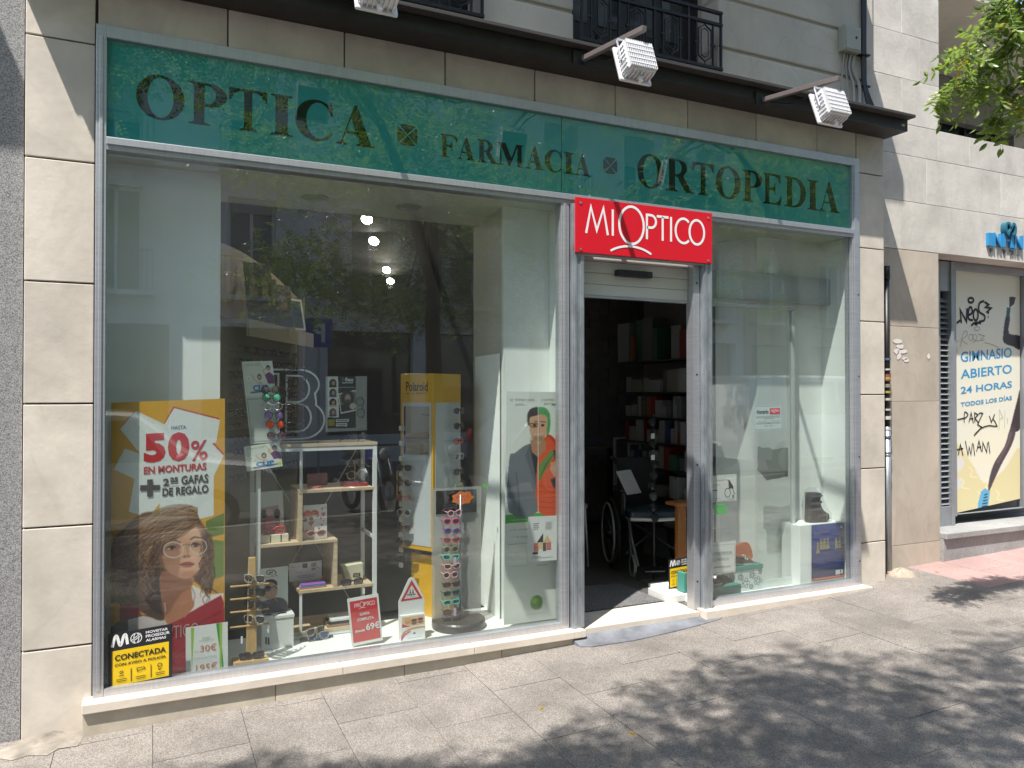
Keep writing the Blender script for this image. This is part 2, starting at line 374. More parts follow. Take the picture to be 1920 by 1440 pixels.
M_asphalt = speckle('asphalt', (.06,.06,.062), (.035,.035,.035), (.11,.11,.11), 90, .4, .85, 0, .3)
# ================================================================ ground
b = MB()
b.add([(-60,-6.05,gz(-60,-6.05)-.006),(70,-6.05,gz(70,-6.05)-.006),(70,.6,gz(70,.6)-.006),(-60,.6,gz(-60,.6)-.006)],[(0,1,2,3)])
pav = b.build('pavement', speckle('paving_joint_mortar', (.115,.105,.095), (.07,.065,.06), (.16,.145,.13), 200, .2, .9, 0, .4), kind='structure')
b = MB(); b.add([(-70,-60,gz(-70,-60)-.5),(80,-60,gz(80,-60)-.5),(80,-5,gz(80,-5)-.17),(-70,-5,gz(-70,-5)-.17)],[(0,1,2,3)])
b.build('road', M_asphalt, kind='structure')
kerb = MB(); kerb.add([(-60,-6.2,gz(-60,-6.2)-.2),(70,-6.2,gz(70,-6.2)-.2),(70,-6.05,gz(70,-6.05)-.2),(-60,-6.05,gz(-60,-6.05)-.2),
    (-60,-6.2,gz(-60,-6.2)+.002),(70,-6.2,gz(70,-6.2)+.002),(70,-6.05,gz(70,-6.05)+.002),(-60,-6.05,gz(-60,-6.05)+.002)],
    [(0,3,2,1),(4,5,6,7),(0,1,5,4),(1,2,6,5),(2,3,7,6),(3,0,4,7)]).build('kerb', mat('kerb_granite', (.3,.29,.28), .8, noise=.2, scale=20), kind='structure')
slabme = MB().box(-.2037,.2037,-.3037,.3037,-.05,0).mesh('paving_slab', M_pave)
pinkme = MB().box(-.2037,.2037,-.3037,.3037,-.05,0).mesh('paving_slab', M_pink)
RX, RY = math.atan(.016), -math.atan(.0285)
for i in range(-5, 24):
    x = 1.245+.41*(i+.5)-.41
    off = -.16 if i % 2 else -.505
    for k in range(-1, 7):
        y = off-.61*k-.305+.61
        if y < -3.2 or y-.3 > .42 and x > 5.27 or (x < 5.2 and y > .28): continue
        if x < 0 and y < -1.5 or x > 6 and y < -3: continue
        pink = x > 5.85 and y > -.75+ (0 if x < 6.4 else -.6)
        o = addobj('paving_slab', pinkme if pink else slabme, pav, (x, y, gz(x, y)+rnd.uniform(-.001,.0015)))
        o.rotation_euler = (RX+rnd.uniform(-.002,.002), RY+rnd.uniform(-.002,.002), 0)
# ================================================================ shop building: cladding, sill, canopy, upper wall
bld = thing('shop_building', 'pale stone fronted building with the green sign shop on its ground floor', 'building', (2.4,0,0))
tile_n = 0
def tile(x0, x1, z0, z1, y0=0, y1=.03, m=None, name='stone_tile', g=.0038, bev=.004):
    yy = rnd.uniform(0, .0015)
    MB().box(x0+g, x1-g, y0+yy, y1, z0+g, z1-g).build(name, m or M_stone, bld, bevel=bev)
rows = [-.18,.270,.852,1.443,2.030,2.623,3.209,3.535]
for z0, z1 in zip(rows[:-1], rows[1:]): tile(-.552, -.252, z0, z1)
for z0, z1 in zip([-.02,.326,.902,1.479,2.052,2.626,3.212,3.535][:-1], [.326,.902,1.479,2.052,2.626,3.212,3.535]): tile(4.963, 5.268, z0, z1)
xs = [-.246,.359,.974,1.572,2.166,2.758,3.347,3.957,4.552,4.96]
for x0, x1 in zip(xs[:-1], xs[1:]): tile(x0, x1, 3.307, 3.535)
b = MB()                                                        # masonry behind the tiles
b.box(-.55,-.262,.0305,.20,-.2,3.54).box(4.97,5.262,.0305,.6,-.05,3.54).box(-.26,4.968,.0305,.2,3.312,3.54)
b.build('backing_wall', M_joint, bld)
tile(-.5,-.26,-.3,-.14,.02,.06,M_plinth)                        # chipped mortar foot under the left pier
q = [(-.555,.02),(-.30,.02),(-.285,-.10),(-.30,-.17),(-.38,-.16),(-.42,-.21),(-.50,-.17),(-.56,-.19),(-.66,-.10),(-.62,-.03)]
b = MB(); b.add([(x,y,gz(x,y)+.003) for x,y in q]+[(-.46,-.04,-.128),(-.40,.015,-.118)], [(k,(k+1)%10,10) for k in range(1,10)]+[(0,1,11),(0,11,10),(1,10,11)])
b.build('mortar_foot', mat('mortar', (.27,.24,.20), .95, noise=.45, scale=9, bump=1, bscale=35, vein=.2), bld)
# sill and plinth of the big window, pieces with visible joints
for x0, x1 in zip([-.293,.95,1.72,2.392],[.95,1.72,2.392,2.47]):
    if x1 < 2.4 or True: MB().box(x0+.0015, x1-.0005, -.105, .06, -.032, .014).build('sill_stone', M_sill, bld, bevel=.004)
for x0, x1 in zip([-.29,.60,1.30,1.90],[.60,1.30,1.90,2.44]):
    MB().box(x0+.0015, x1-.0015, -.085, .05, -.22, -.0325).build('plinth_stone', M_plinth, bld, bevel=.002)
MB().box(3.40,4.985,-.115,.06,-.06,.018).build('sill_stone', M_sill, bld, bevel=.004)
MB().prism([(2.475,.25),(2.475,-.02),(2.47,-.055),(3.39,-.055),(3.40,.25)],-.1,.006,'xy').build('threshold_stone', M_sill, bld, bevel=.004)
V = [(2.38,-.0555),(2.40,-.15),(2.46,-.185),(2.75,-.215),(3.05,-.20),(3.30,-.175),(3.50,-.14),(3.56,-.10),(3.398,-.0555)]
zt = [ -.028 if y > -.06 else gz(x, y)+.006 for x, y in V]
MB().add([(x,y,z) for (x,y),z in zip(V,zt)]+[(x,y,-.16) for x,y in V], [tuple(range(9)), tuple(range(17,8,-1))]+[(k,9+k,9+(k+1)%9,(k+1)%9) for k in range(9)]).build('step_ramp', M_slate, bld)
# canopy
MB().box(-.60,5.288,-.20,.02,3.512,3.60).build('canopy', M_canopy, bld, bevel=.003)
MB().box(-.61,5.296,-.265,.1,3.6,3.622).build('canopy_flashing', M_flash, bld, bevel=.003)
MB().box(5.22,5.25,-.2025,-.2,3.545,3.56).build('maker_plate', mat('dull_brass', (.5,.45,.25), .5), bld)
# upper rendered wall in courses, two balcony windows
def upper(x0, x1):
    for k in range(6):
        z0 = 3.622 if k == 0 else 3.99+.366*(k-1)+.012; z1 = 3.99+.366*k-.012
        MB().box(x0, x1, .10, .3, z0, z1).build('wall_course', M_plaster, bld, bevel=.012)
upper(-.55,.66); upper(1.845,2.50); upper(3.70,5.15)
MB().box(-.55,.655,.115,.34,3.6,6).box(1.85,2.495,.115,.34,3.6,6).box(3.705,5.15,.115,.34,3.6,6).box(-.55,5.15,.3,.34,5.5,6).build('wall_backing', mat('groove_render', (.42,.38,.32), .85), bld)
MB().box(-.7,4.86,-.48,.12,5.3,5.5).build('balcony_slab', M_plaster, bld, bevel=.02)  # unseen slab added above the view to shade the upper wall
M_wood_dark = mat('dark_painted_wood', (.014,.014,.015), .4)
M_pane = mat('dark_window_pane', (.02,.03,.035), .04, spec=.9)
for wx0, wx1 in ((.66,1.845),(2.50,3.70)):
    MB().box(wx0-.1,wx1+.1,.40,.44,3.6,5.5).build('window_leaf', M_wood_dark, bld)
    for k in range(4):
        a = wx0+.06+k*(wx1-wx0-.1)/4
        MB().box(a+.02,a+(wx1-wx0-.1)/4-.05,.385,.40,3.66,4.05).build('wood_panel', M_wood_dark, bld, bevel=.01)
        MB().box(a+.03,a+(wx1-wx0-.1)/4-.06,.392,.3995,4.10,4.9).build('window_pane', M_pane, bld)
# wall of the room beside: returns
MB().box(5.15,5.268,.1,.6,3.622,6).build('wall_return', M_plaster, bld)
# ---------------------------------------------------------------- balcony rails
def railing(x0, x1, label):
    r = thing('balcony_railing', label, 'railing', (x0, .05, 3.63), group='black iron balcony railings')
    w = x1-x0; y = .03
    b = MB()
    for z in (4.19, 4.105, 3.79): b.box(x0, x1, y-.012, y+.012, z-.011, z+.011)
    b.build('rail_bar', M_black, r, bevel=.003)
    n = 17
    for i in range(n):
        x = x0+.012+(w-.024)*i/(n-1)
        if i % 4 == 2:
            hx = .055; b = MB()
            for s in (-1, 1):
                b.tube([(x+s*hx, y, 3.86),(x+s*hx, y, 4.05)], .006, 6); b.tube([(x+s*.03, y, 3.87),(x+s*.03, y, 4.04)], .004, 6)
            for h in (1, -1):
                cz = 3.955+h*.095; b.tube([(x-hx, y, cz),(x, y, cz+h*.035),(x+hx, y, cz)], .006, 6); b.tube([(x-.03, y, cz-h*.008),(x, y, cz+h*.008),(x+.03, y, cz-h*.008)], .004, 6)
            b.tube([(x, y, 3.79),(x, y, 3.83)], .006, 6).tube([(x, y, 4.085),(x, y, 4.1)], .006, 6).build('hexagon_ornament', M_black, r)
        elif i % 4 == 0: MB().box(x-.008, x+.008, y-.008, y+.008, 3.64, 4.19).build('baluster', M_black, r)
        elif i % 4 != 2: MB().box(x-.006, x+.006, y-.006, y+.006, 3.80, 4.10).box(x-.02,x+.02,y-.007,y+.007,3.94,3.955).build('baluster', M_black, r)
railing(.68, 1.833, 'black iron balcony railing cut by the top edge, left of the cream wall')
railing(2.51, 3.672, 'black iron balcony railing with hexagon ornaments behind the middle floodlight')
# ================================================================ floodlights on the canopy
M_lampw = mat('white_cast_aluminium', (.78,.78,.8), .38, metal=.25)
M_arm = mat('brown_grey_steel', (.20,.17,.165), .5, metal=.3)
def floodlight(x, label, dz=0):
    t = thing('floodlight', label, 'floodlight', (x, -.2, 3.56+dz), group='white floodlights on the shop canopy')
    L = dict(local=True)
    MB().bar((.02,-.01,-.02),(.02,-.66,-.11),.03,.03).build('arm', M_arm, t, bevel=.003, **L)
    MB().box(-.05,.05,-.012,.001,-.06,.03).build('wall_bracket', M_black, t, bevel=.002, **L)
    rot = Matrix.Rotation(R(-20), 4, 'X') @ Matrix.Rotation(R(0), 4, 'Z')
    def T(mb, name, m, bev=0, par=t):
        mb.V = [tuple(Vector((0,-.60,-.27))+(rot@(Vector(v)*.81))) for v in mb.V]; return mb.build(name, m, par, bevel=bev, **L)
    # housing: flat face towards the sign (down and in), finned back towards the street
    body = T(MB().box(-.105,.105,-.06,.03,-.115,.105), 'housing', M_lampw, .006)
    T(MB().box(-.125,.125,.031,.055,-.14,.13), 'front_rim', M_lampw, .008)
    T(MB().box(-.11,.11,.0555,.058,-.12,.11), 'lens', mat('lamp_lens', (.35,.36,.38), .1), 0)
    for k in range(15):
        xx = -.1+.2*k/14; T(MB().box(xx-.0022,xx+.0022,-.085,-.0602,-.11,.1), 'cooling_fin', M_lampw, 0, body)
    for k in range(5):
        zz = -.09+.19*k/5; T(MB().box(-.104,.104,-.088,-.08,zz,zz+.004), 'cross_rib', M_lampw, 0, body)
    for s in (-1, 1):
        for k in range(6):
            zz = -.1+.034*k; T(MB().box(s*.1052,s*.112,-.05,.025,zz,zz+.014), 'side_fin', M_lampw, 0, body)
    for k in range(7):
        xx = -.09+.03*k; T(MB().box(xx-.003,xx+.003,-.05,.028,-.128,-.1155), 'lower_fin', M_lampw, 0, body)
    T(MB().tube([(-.118,-.01,-.02),(-.122,-.015,.13),(-.11,-.01,.155),(.11,-.01,.155),(.122,-.015,.13),(.118,-.01,-.02)], .007, 6), 'yoke', M_alu)
    T(MB().box(-.014,.014,-.02,.0,-.175,-.13), 'clip', M_lampw, .002)
    MB().tube(smoothpts([(.04,-.02,-.03),(.05,-.25,-.12),(.04,-.45,-.13),(.02,-.58,-.19)],4), .0055, 6).build('cable', M_black, t, smooth=True, **L)
floodlight(.94, 'white finned floodlight cut by the top edge of the picture, above the OPTICA lettering', .085)
floodlight(2.37, 'white finned floodlight on its arm in front of the hexagon balcony railing')
floodlight(3.81, 'white finned floodlight below the grey junction box, nearest to the canopy end', -.02)
# ================================================================ left neighbour
MB().box(-6,-.556,.035,.5,-.4,7).build('granite_building', M_granL, label='speckled grey granite wall at the left edge of the picture', category='building')
MB().box(-5,-1.32,-.55,.03,4.6,4.9).build('neighbour_canopy', M_canopy, label='dark canopy over the granite wall beyond the left edge of the picture', category='canopy')  # unseen canopy, added to cast the shade on top of the granite
# ================================================================ right neighbour (gym building)
gym = thing('gym_building', 'pale stone block building at the right with the gym poster and blue letters', 'building', (7,.19,0))
def gtile(x0, x1, z0, z1, m=M_block, name='stone_block', y0=.19, y1=.4, bev=.003, g=.0012):
    MB().box(x0+g, x1-g, y0+rnd.uniform(0,.0015), y1, z0+g, z1-g).build(name, m, gym, bevel=bev)
zr = [2.70,3.11,3.50,3.765]
for r in range(3):
    x = 5.27; k = 0
    while x < 10:
        w = [.42,1.05,.75,1.0,.9][(k+r*2)%5]; gtile(x, min(x+w, 10), zr[r], zr[r+1]); x += w; k += 1
zz = 3.765; r = 0
while zz < 7:
    w = .5+.25*(r%2)
    gtile(5.27, 5.27+w*.9, zz, zz+.38); gtile(5.27+w*.9, 6.19, zz, zz+.38); zz += .38; r += 1
gtile(5.27,6.17,-.1,.22,M_column); gtile(5.27,6.17,.22,1.42,M_column); gtile(5.27,6.17,1.42,2.05,M_column); gtile(5.27,6.17,2.05,2.698,M_column)
MB().box(5.28,10,.401,.6,2.72,3.72).build('wall_core', M_joint, gym)
# upper loggia
MB().box(6.19,12,1.6,1.7,3.7,6).build('loggia_wall', M_plaster, gym)
MB().box(6.195,12,.2,1.6,5.02,5.1).build('loggia_ceiling', M_plaster, gym)
MB().box(6.192,12,.402,1.6,3.70,3.76).build('loggia_floor', M_block, gym)
MB().box(6.08,6.188,.41,1.6,3.7,6).build('loggia_side', M_plaster, gym)
for k in range(3):
    MB().box(6.5+k*1.0,7.4+k*1.0,1.55,1.598,3.77,4.75).build('loggia_window', M_pane, gym)
    MB().box(6.46+k*1.0,6.5+k*1.0,1.53,1.6,3.77,4.8).build('window_frame', M_black, gym)
MB().box(6.21,9.2,1.40,1.5,4.52,5.0).build('loggia_beam', mat('grey_render', (.22,.21,.2), .8), gym)
# ground floor recess: sill, louvre, frame, poster panel
M_gsill = speckle('grey_sill_stone', (.30,.30,.295), (.25,.25,.245), (.36,.36,.355), 200, .15, .7, .06, .3)
x = 6.17
for w in (.55,.8,.9,1.2,1.3): gtile(x, x+w, -.15, .235, M_gsill, 'base_block', .16, .5); x += w
MB().box(6.172,11,.13,.80,.237,.285).build('door_sill', M_gsill, gym, bevel=.004)
MB().box(6.17,11,.80,.9,.20,2.75).build('recess_back', M_black, gym)
MB().box(6.172,11,.402,.80,2.70,2.72).build('recess_ceiling', M_joint, gym)
lv = thing('louvre_panel', 'narrow grey louvre panel between the beige column and the gym poster', 'louvre', (6.35,.42,.3))
M_gframe = mat('grey_metal_frame', (.30,.32,.34), .45, metal=.4, noise=.1, scale=6)
gx = lambda u, Y=.40: at(u, 735, Y).x
zt_ = at(1800,495,.40).z; zb_ = at(1775,960,.40).z
MB().box(6.18,gx(1764),.40,.48,.286,2.69).box(gx(1782),gx(1787),.385,.48,.286,2.69).box(gx(1764),gx(1782),.40,.47,.286,.46).box(gx(1764),gx(1782),.40,.47,2.42,2.69).build('frame', M_gframe, lv, bevel=.002)
l0, l1 = gx(1764)+.001, gx(1782)-.001
for k in range(38):
    z = .475+k*.05
    MB().add([(l0,.415,z),(l1,.415,z),(l1,.46,z+.035),(l0,.46,z+.035),(l0,.418,z-.004),(l1,.418,z-.004),(l1,.463,z+.031),(l0,.463,z+.031)],[(3,2,1,0),(4,5,6,7)[::-1],(0,1,5,4)[::-1],(1,2,6,5)[::-1],(2,3,7,6)[::-1],(3,0,4,7)[::-1]]).build('slat', M_gframe, lv)
gf = thing('gym_door_frame', 'grey metal frame round the cream gym poster', 'door frame', (6.8,.42,.3))
pa = at(1788,963,.45); pb = at(1912.5,521,.45)
MB().box(pa.x-.045,pa.x-.003,.41,.50,.36,pb.z+.09).box(pb.x+.003,pb.x+.07,.41,.50,.36,pb.z+.09).box(pa.x-.002,pb.x+.002,.41,.50,pb.z+.012,pb.z+.09).box(pa.x-.002,pb.x+.002,.42,.50,.375,pa.z-.006).box(pb.x+1.2,pb.x+1.27,.41,.50,.36,2.69).box(pb.x+.071,pb.x+1.199,.42,.49,pb.z+.012,pb.z+.09).build('frame', M_gframe, gf, bevel=.003)
# ================================================================ shop interior shell
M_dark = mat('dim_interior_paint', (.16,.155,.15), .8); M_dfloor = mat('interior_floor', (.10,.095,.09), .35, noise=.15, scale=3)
intr = thing('shop_interior', 'dim shop room seen through the window and the open door', 'room', (2.4,2,0))
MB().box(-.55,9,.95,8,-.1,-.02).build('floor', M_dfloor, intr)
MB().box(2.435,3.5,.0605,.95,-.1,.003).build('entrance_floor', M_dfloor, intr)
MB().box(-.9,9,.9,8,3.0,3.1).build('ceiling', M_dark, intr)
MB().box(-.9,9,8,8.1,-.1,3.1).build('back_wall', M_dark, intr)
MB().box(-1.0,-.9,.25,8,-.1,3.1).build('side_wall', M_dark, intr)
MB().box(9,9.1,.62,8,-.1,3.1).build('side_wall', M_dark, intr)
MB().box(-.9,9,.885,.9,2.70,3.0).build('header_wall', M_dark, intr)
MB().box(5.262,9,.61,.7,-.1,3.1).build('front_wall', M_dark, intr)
# display niche of the big window
nc = thing('window_display_niche', 'white lined display niche behind the large shop window', 'display niche', (1,.3,0))
MB().box(-.25,2.40,.052,.58,-.03,.03).build('platform', M_white, nc, bevel=.003)
MB().box(-.25,2.40,.052,.885,2.70,2.73).build('ceiling', M_ceil, nc)
MB().box(-.26,.345,.24,.27,.03,2.70).build('white_panel', M_white, nc)
MB().box(.325,.345,.27,.9,.03,2.70).build('side_panel', M_white, nc)
MB().box(2.06,2.39,.24,.27,.03,2.70).build('white_panel', M_white, nc)
MB().prism([(2.06,.27),(2.12,.90),(2.17,.90),(2.11,.27)],.03,2.70,'xy').build('side_panel', mat('sand_panel', (.58,.56,.5), .6), nc)
MB().box(2.392,2.43,.053,.95,-.03,2.75).build('side_panel', M_white, nc)
MB().box(-.27,-.253,.053,.24,-.03,2.75).build('side_panel', M_white, nc)
for u, v in ((590,370),(765,388)):
    p = atz(u, v, 2.698); MB().lathe([(.085,2.6995),(.085,2.692),(.07,2.692),(.068,2.6955)], (p.x,p.y,0), 28).build('recessed_lamp', mat('lamp_ring', (.42,.43,.4), .4), nc)
# pleated white paper on the right side wall of the niche
b = MB(); V=[]; n=46
for i in range(n+1):
    y = .28+.52*i/n; x = 2.055+.05*(y-.27)/.6-.004-(.007 if i%2 else 0)
    V += [(x, y, .03), (x, y, 1.75)]
b.add(V, [(2*i, 2*i+2, 2*i+3, 2*i+1) for i in range(n)]).build('pleated_lining', M_white, nc)
# niche of the right window
nr = thing('side_display_niche', 'white lined display niche behind the narrow right window', 'display niche', (4.3,.3,0))
MB().box(3.47,4.99,.052,.66,-.03,.03).build('platform', M_white, nr, bevel=.003)
MB().box(3.515,4.99,.06,.95,2.70,2.73).build('ceiling', M_ceil, nr)
MB().box(4.244,5.0,.31,.34,.03,2.70).build('white_panel', M_white, nr)
MB().prism([(4.244,.34),(4.13,.66),(4.16,.66),(4.27,.34)],.03,2.70,'xy').build('side_panel', M_white, nr)
MB().box(4.92,4.962,.053,.31,.03,2.70).build('side_panel', M_white, nr)
MB().box(3.50,4.99,.66,.68,2.2,2.70).build('header_panel', M_white, nr)
# ================================================================ shopfront
sf = thing('shopfront', 'grey aluminium shopfront frame with large glass panes', 'shopfront', (2.4,0,0))
def fr(n, x0, x1, z0, z1, y0=-.03, y1=.05, m=None, bev=.003): return MB().box(x0,x1,y0,y1,z0,z1).build(n, m or (M_aluh if x1-x0 > z1-z0 else M_alu), sf, bevel=bev)
fr('left_jamb',-.25,-.203,.0145,3.304); fr('right_jamb',4.886,4.96,.0185,3.304)
fr('jamb_lip',-.235,-.218,.05,3.25,-.036,-.0302); fr('jamb_lip',4.90,4.93,.05,3.25,-.036,-.0302)
fr('top_rail',-.2025,4.8855,3.245,3.304)
fr('transom',-.2025,4.8855,2.69,2.755); fr('transom_lip',-.2025,4.8855,2.715,2.752,-.042,-.0302)
fr('bottom_rail',-.2025,2.336,.0145,.052); fr('bottom_rail',3.512,4.8855,.0185,.06)
fr('mullion',2.336,2.392,.0145,2.6895); fr('mullion_lip',2.352,2.372,.05,2.6895,-.036,-.0302)
fr('shutter_guide',2.40,2.487,.007,2.6895,-.058,.03,M_galv); fr('guide_lip',2.41,2.43,.02,2.6895,-.064,-.0582,M_galv); fr('guide_lip',2.457,2.48,.02,2.6895,-.064,-.0582,M_galv)
fr('shutter_guide',3.43,3.505,.007,2.6895,-.058,.03,M_galv); fr('guide_lip',3.437,3.455,.02,2.6895,-.064,-.0582,M_galv); fr('guide_lip',3.480,3.50,.02,2.6895,-.064,-.0582,M_galv)
fr('door_jamb',3.375,3.427,.007,2.6895,-.02,.06,M_alu); 
for z in (.2,1.0,1.62,2.25):
    for x in (3.402,): MB().lathe([(.007,-.0225),(.007,-.0202)],(x,0,z),8,'y').build('screw', M_black, sf)
    MB().lathe([(.006,-.0325),(.006,-.0302)],(4.945,0,z),8,'y').build('screw', M_black, sf)
MB().box(-.203,2.336,.005,.013,.05,2.691).build('glass_pane', M_glass, sf)
MB().box(3.512,4.886,.005,.013,.058,2.691).build('glass_pane', M_glass, sf)
# roller shutter box over the door, slats
for k in range(6):
    z = 2.13+k*.075; MB().box(2.487,3.374,.04,.06,z,z+.0735).build('shutter_slat', mat('cream_slat', (.60,.60,.55), .45), sf, bevel=.004)
MB().box(2.487,3.374,.035,.065,2.115,2.129).build('shutter_edge', M_alu, sf)
sen = thing('door_sensor', 'small black motion sensor on the white header above the open door', 'sensor', (2.9,.03,2.3))
x0,x1,z0,z1 = rect(1153,506,1218,523,.03); MB().box(x0,x1,-.01,.0395,z0,z1).build('housing', M_black, sen, bevel=.008)
MB().box(x1-.045,x1-.01,-.0115,-.0101,z0+.012,z1-.012).build('window', mat('sensor_window',(.05,.05,.06),.1), sen)
# ================================================================ green sign
M_green = mat('green_backpainted_glass', (.03,.265,.225), .015, spec=1.0)
M_letter = mat('dark_bronze_letters', (.006,.028,.010), .015, spec=1.0)
gs = thing('green_sign', 'long green glass fascia sign lettered OPTICA FARMACIA ORTOPEDIA', 'sign', (2.4,0,3))
MB().box(-.2025,2.349,-.005,.01,2.7555,3.2445).build('glass_panel', M_green, gs)
MB().box(2.353,4.8855,-.005,.01,2.7555,3.2445).build('glass_panel', M_green, gs)
MB().box(2.349,2.353,.002,.01,2.7555,3.2445).build('panel_joint', M_black, gs)
M_green.node_tree.nodes['Principled BSDF'].inputs['IOR'].default_value = 1.6; M_letter.node_tree.nodes['Principled BSDF'].inputs['IOR'].default_value = 1.6
def serif_stem(x, w, top=1, bot=0, sw=.09):
    return [(x-sw,bot),(x+w+sw,bot),(x+w+sw,bot+.03),(x+w+.02,bot+.05),(x+w,bot+.09),(x+w,top-.09),(x+w+.02,top-.05),(x+w+sw,top-.03),(x+w+sw,top),(x-sw,top),(x-sw,top-.03),(x-.02,top-.05),(x,top-.09),(x,bot+.09),(x-.02,bot+.05),(x-sw,bot+.03)]
def glyph(ch):
    L0 = [(0,0),(.44,0),(.44,.03),(.35,.05),(.32,.09)]; L1 = [(0,1),(0,.97),(.08,.95),(.11,.91),(.11,.09),(.08,.05),(0,.03)]
    if ch == 'I': return [serif_stem(.1,.21)]
    if ch == 'O': return [arc(.5,.5,.5,.52,0,354,40), arc(.5,.5,.27,.465,0,354,40)]
    if ch == 'P': return [L0+[(.32,.44)]+arc(.38,.72,.40,.28,-90,90,16)+[(.36,1)]+L1, [(.32,.5)]+arc(.35,.725,.20,.225,-90,90,14)+[(.32,.95)]]
    if ch == 'R': return [L0+[(.32,.46),(.40,.46),(.66,.06),(.72,.0),(1.0,0),(1.0,.03),(.92,.06),(.62,.49)]+arc(.40,.74,.36,.26,-40,90,14)+[(.36,1)]+L1, [(.32,.52)]+arc(.37,.74,.19,.21,-90,90,14)+[(.32,.95)]]
    if ch == 'D': return [[(0,0)]+arc(.38,.5,.52,.5,-90,90,24)+L1, [(.32,.06)]+arc(.38,.5,.30,.44,-90,90,22)+[(.32,.94)]]
    if ch == 'T': return [[(.28,0),(.72,0),(.72,.03),(.63,.05),(.605,.09),(.605,.94),(.72,.94),(.86,.88),(.95,.72),(1,.72),(.985,1),(.015,1),(0,.72),(.05,.72),(.14,.88),(.28,.94),(.395,.94),(.395,.09),(.37,.05),(.28,.03)]]
    if ch == 'F': return [[(0,0),(.46,0),(.46,.03),(.35,.05),(.32,.09),(.32,.48),(.44,.48),(.55,.42),(.59,.32),(.63,.32),(.63,.70),(.59,.70),(.55,.58),(.44,.54),(.32,.54),(.32,.94),(.60,.94),(.76,.87),(.85,.72),(.90,.72),(.87,1)]+L1]
    if ch == 'E': return [[(0,0),(.90,0),(.96,.30),(.91,.30),(.80,.13),(.62,.06),(.32,.06),(.32,.48),(.44,.48),(.55,.42),(.59,.32),(.63,.32),(.63,.70),(.59,.70),(.55,.58),(.44,.54),(.32,.54),(.32,.94),(.60,.94),(.76,.87),(.85,.72),(.90,.72),(.87,1)]+L1]
    if ch == 'C': return [arc(.5,.5,.5,.52,48,318,34)+[(.90,.20),(.86,.24),(.74,.12)]+arc(.56,.5,.30,.455,300,60,26)+[(.76,.86),(.85,.66),(.90,.66),(.88,1.0),(.84,1.0),(.82,.93)]]
    if ch == 'A': return [[(0,0),(.28,0),(.28,.03),(.19,.06),(.18,.11),(.245,.29),(.53,.29),(.60,.10),(.59,.05),(.52,.03),(.52,0),(1,0),(1,.03),(.92,.05),(.88,.10),(.54,1.03),(.48,1.03),(.14,.12),(.08,.05),(0,.03)], [(.27,.35),(.51,.35),(.39,.70)]]
    if ch == 'M': return [[(0,0),(.26,0),(.26,.03),(.18,.06),(.16,.12),(.16,.85),(.47,0),(.52,0),(.82,.87),(.82,.0)]+[(.78,0),(.68,0),(.68,0)][:0]+[(1.08,0),(1.08,.03),(1.02,.05),(1.0,.09),(1.0,.91),(1.02,.95),(1.08,.97),(1.08,1),(.78,1),(.57,.36),(.33,1),(.0,1),(.0,.97),(.08,.94),(.11,.88),(.11,.12),(.08,.06),(0,.03)]]
    if ch == 'X': return [[(.0,.0),(.0,.0)]]
def signletters(name, spec, ztop, zbot):
    V = []; F = []
    for ch, u0, u1 in spec:
        GV, GF = fill2d(glyph(ch)); xs_ = [v[0] for v in GV]; mn, mx = min(xs_), max(xs_)
        x0 = at(u0, 400).x; x1 = at(u1, 400).x; k = len(V)
        V += [(x0+(x-mn)/(mx-mn)*(x1-x0), -.0062, zbot+y*(ztop-zbot)) for x, y in GV]; F += [tuple(i+k for i in f) for f in GF]
    return MB().add(V, F).build(name, M_letter, gs)
zt = at(300,143).z; zb = at(300,224).z
signletters('lettering', [('O',254,345),('P',352,425),('T',428,500),('I',506,548),('C',553,623),('A',629,702)], zt, zb)
zt2 = at(1010,278).z; zb2 = at(1010,319).z
signletters('lettering', [('F',825,857),('A',857,890),('R',894,932),('M',932,981),('A',984,1019),('C',1021,1053),('I',1056,1075),('A',1077,1106)], zt2, zb2)
zt3 = at(1220,291).z; zb3 = at(1220,353).z
signletters('lettering', [('O',1194,1243),('R',1248,1300),('T',1297,1338),('O',1341,1388),('P',1391,1428),('E',1430,1465),('D',1470,1510),('I',1513,1533),('A',1534,1573)], zt3, zb3)
for u, v, h in ((763.5,254,19),(1143.5,311,15)):
    c = at(u, v); s = (at(u, v-h).z-c.z); b = MB()
    for k in range(4):
        a = math.pi/2*k; ca, sa = math.cos(a), math.sin(a)
        pts = [(.08,.0),(.93,.78),(1,.45),(1,-.45),(.93,-.78)]
        b.add([(c.x+s*(x*ca-y*sa), -.0064, c.z+s*(x*sa+y*ca)) for x, y in pts], [(0,1,2,3,4)[::-1]])
    b.build('pharmacy_cross', M_letter, gs)
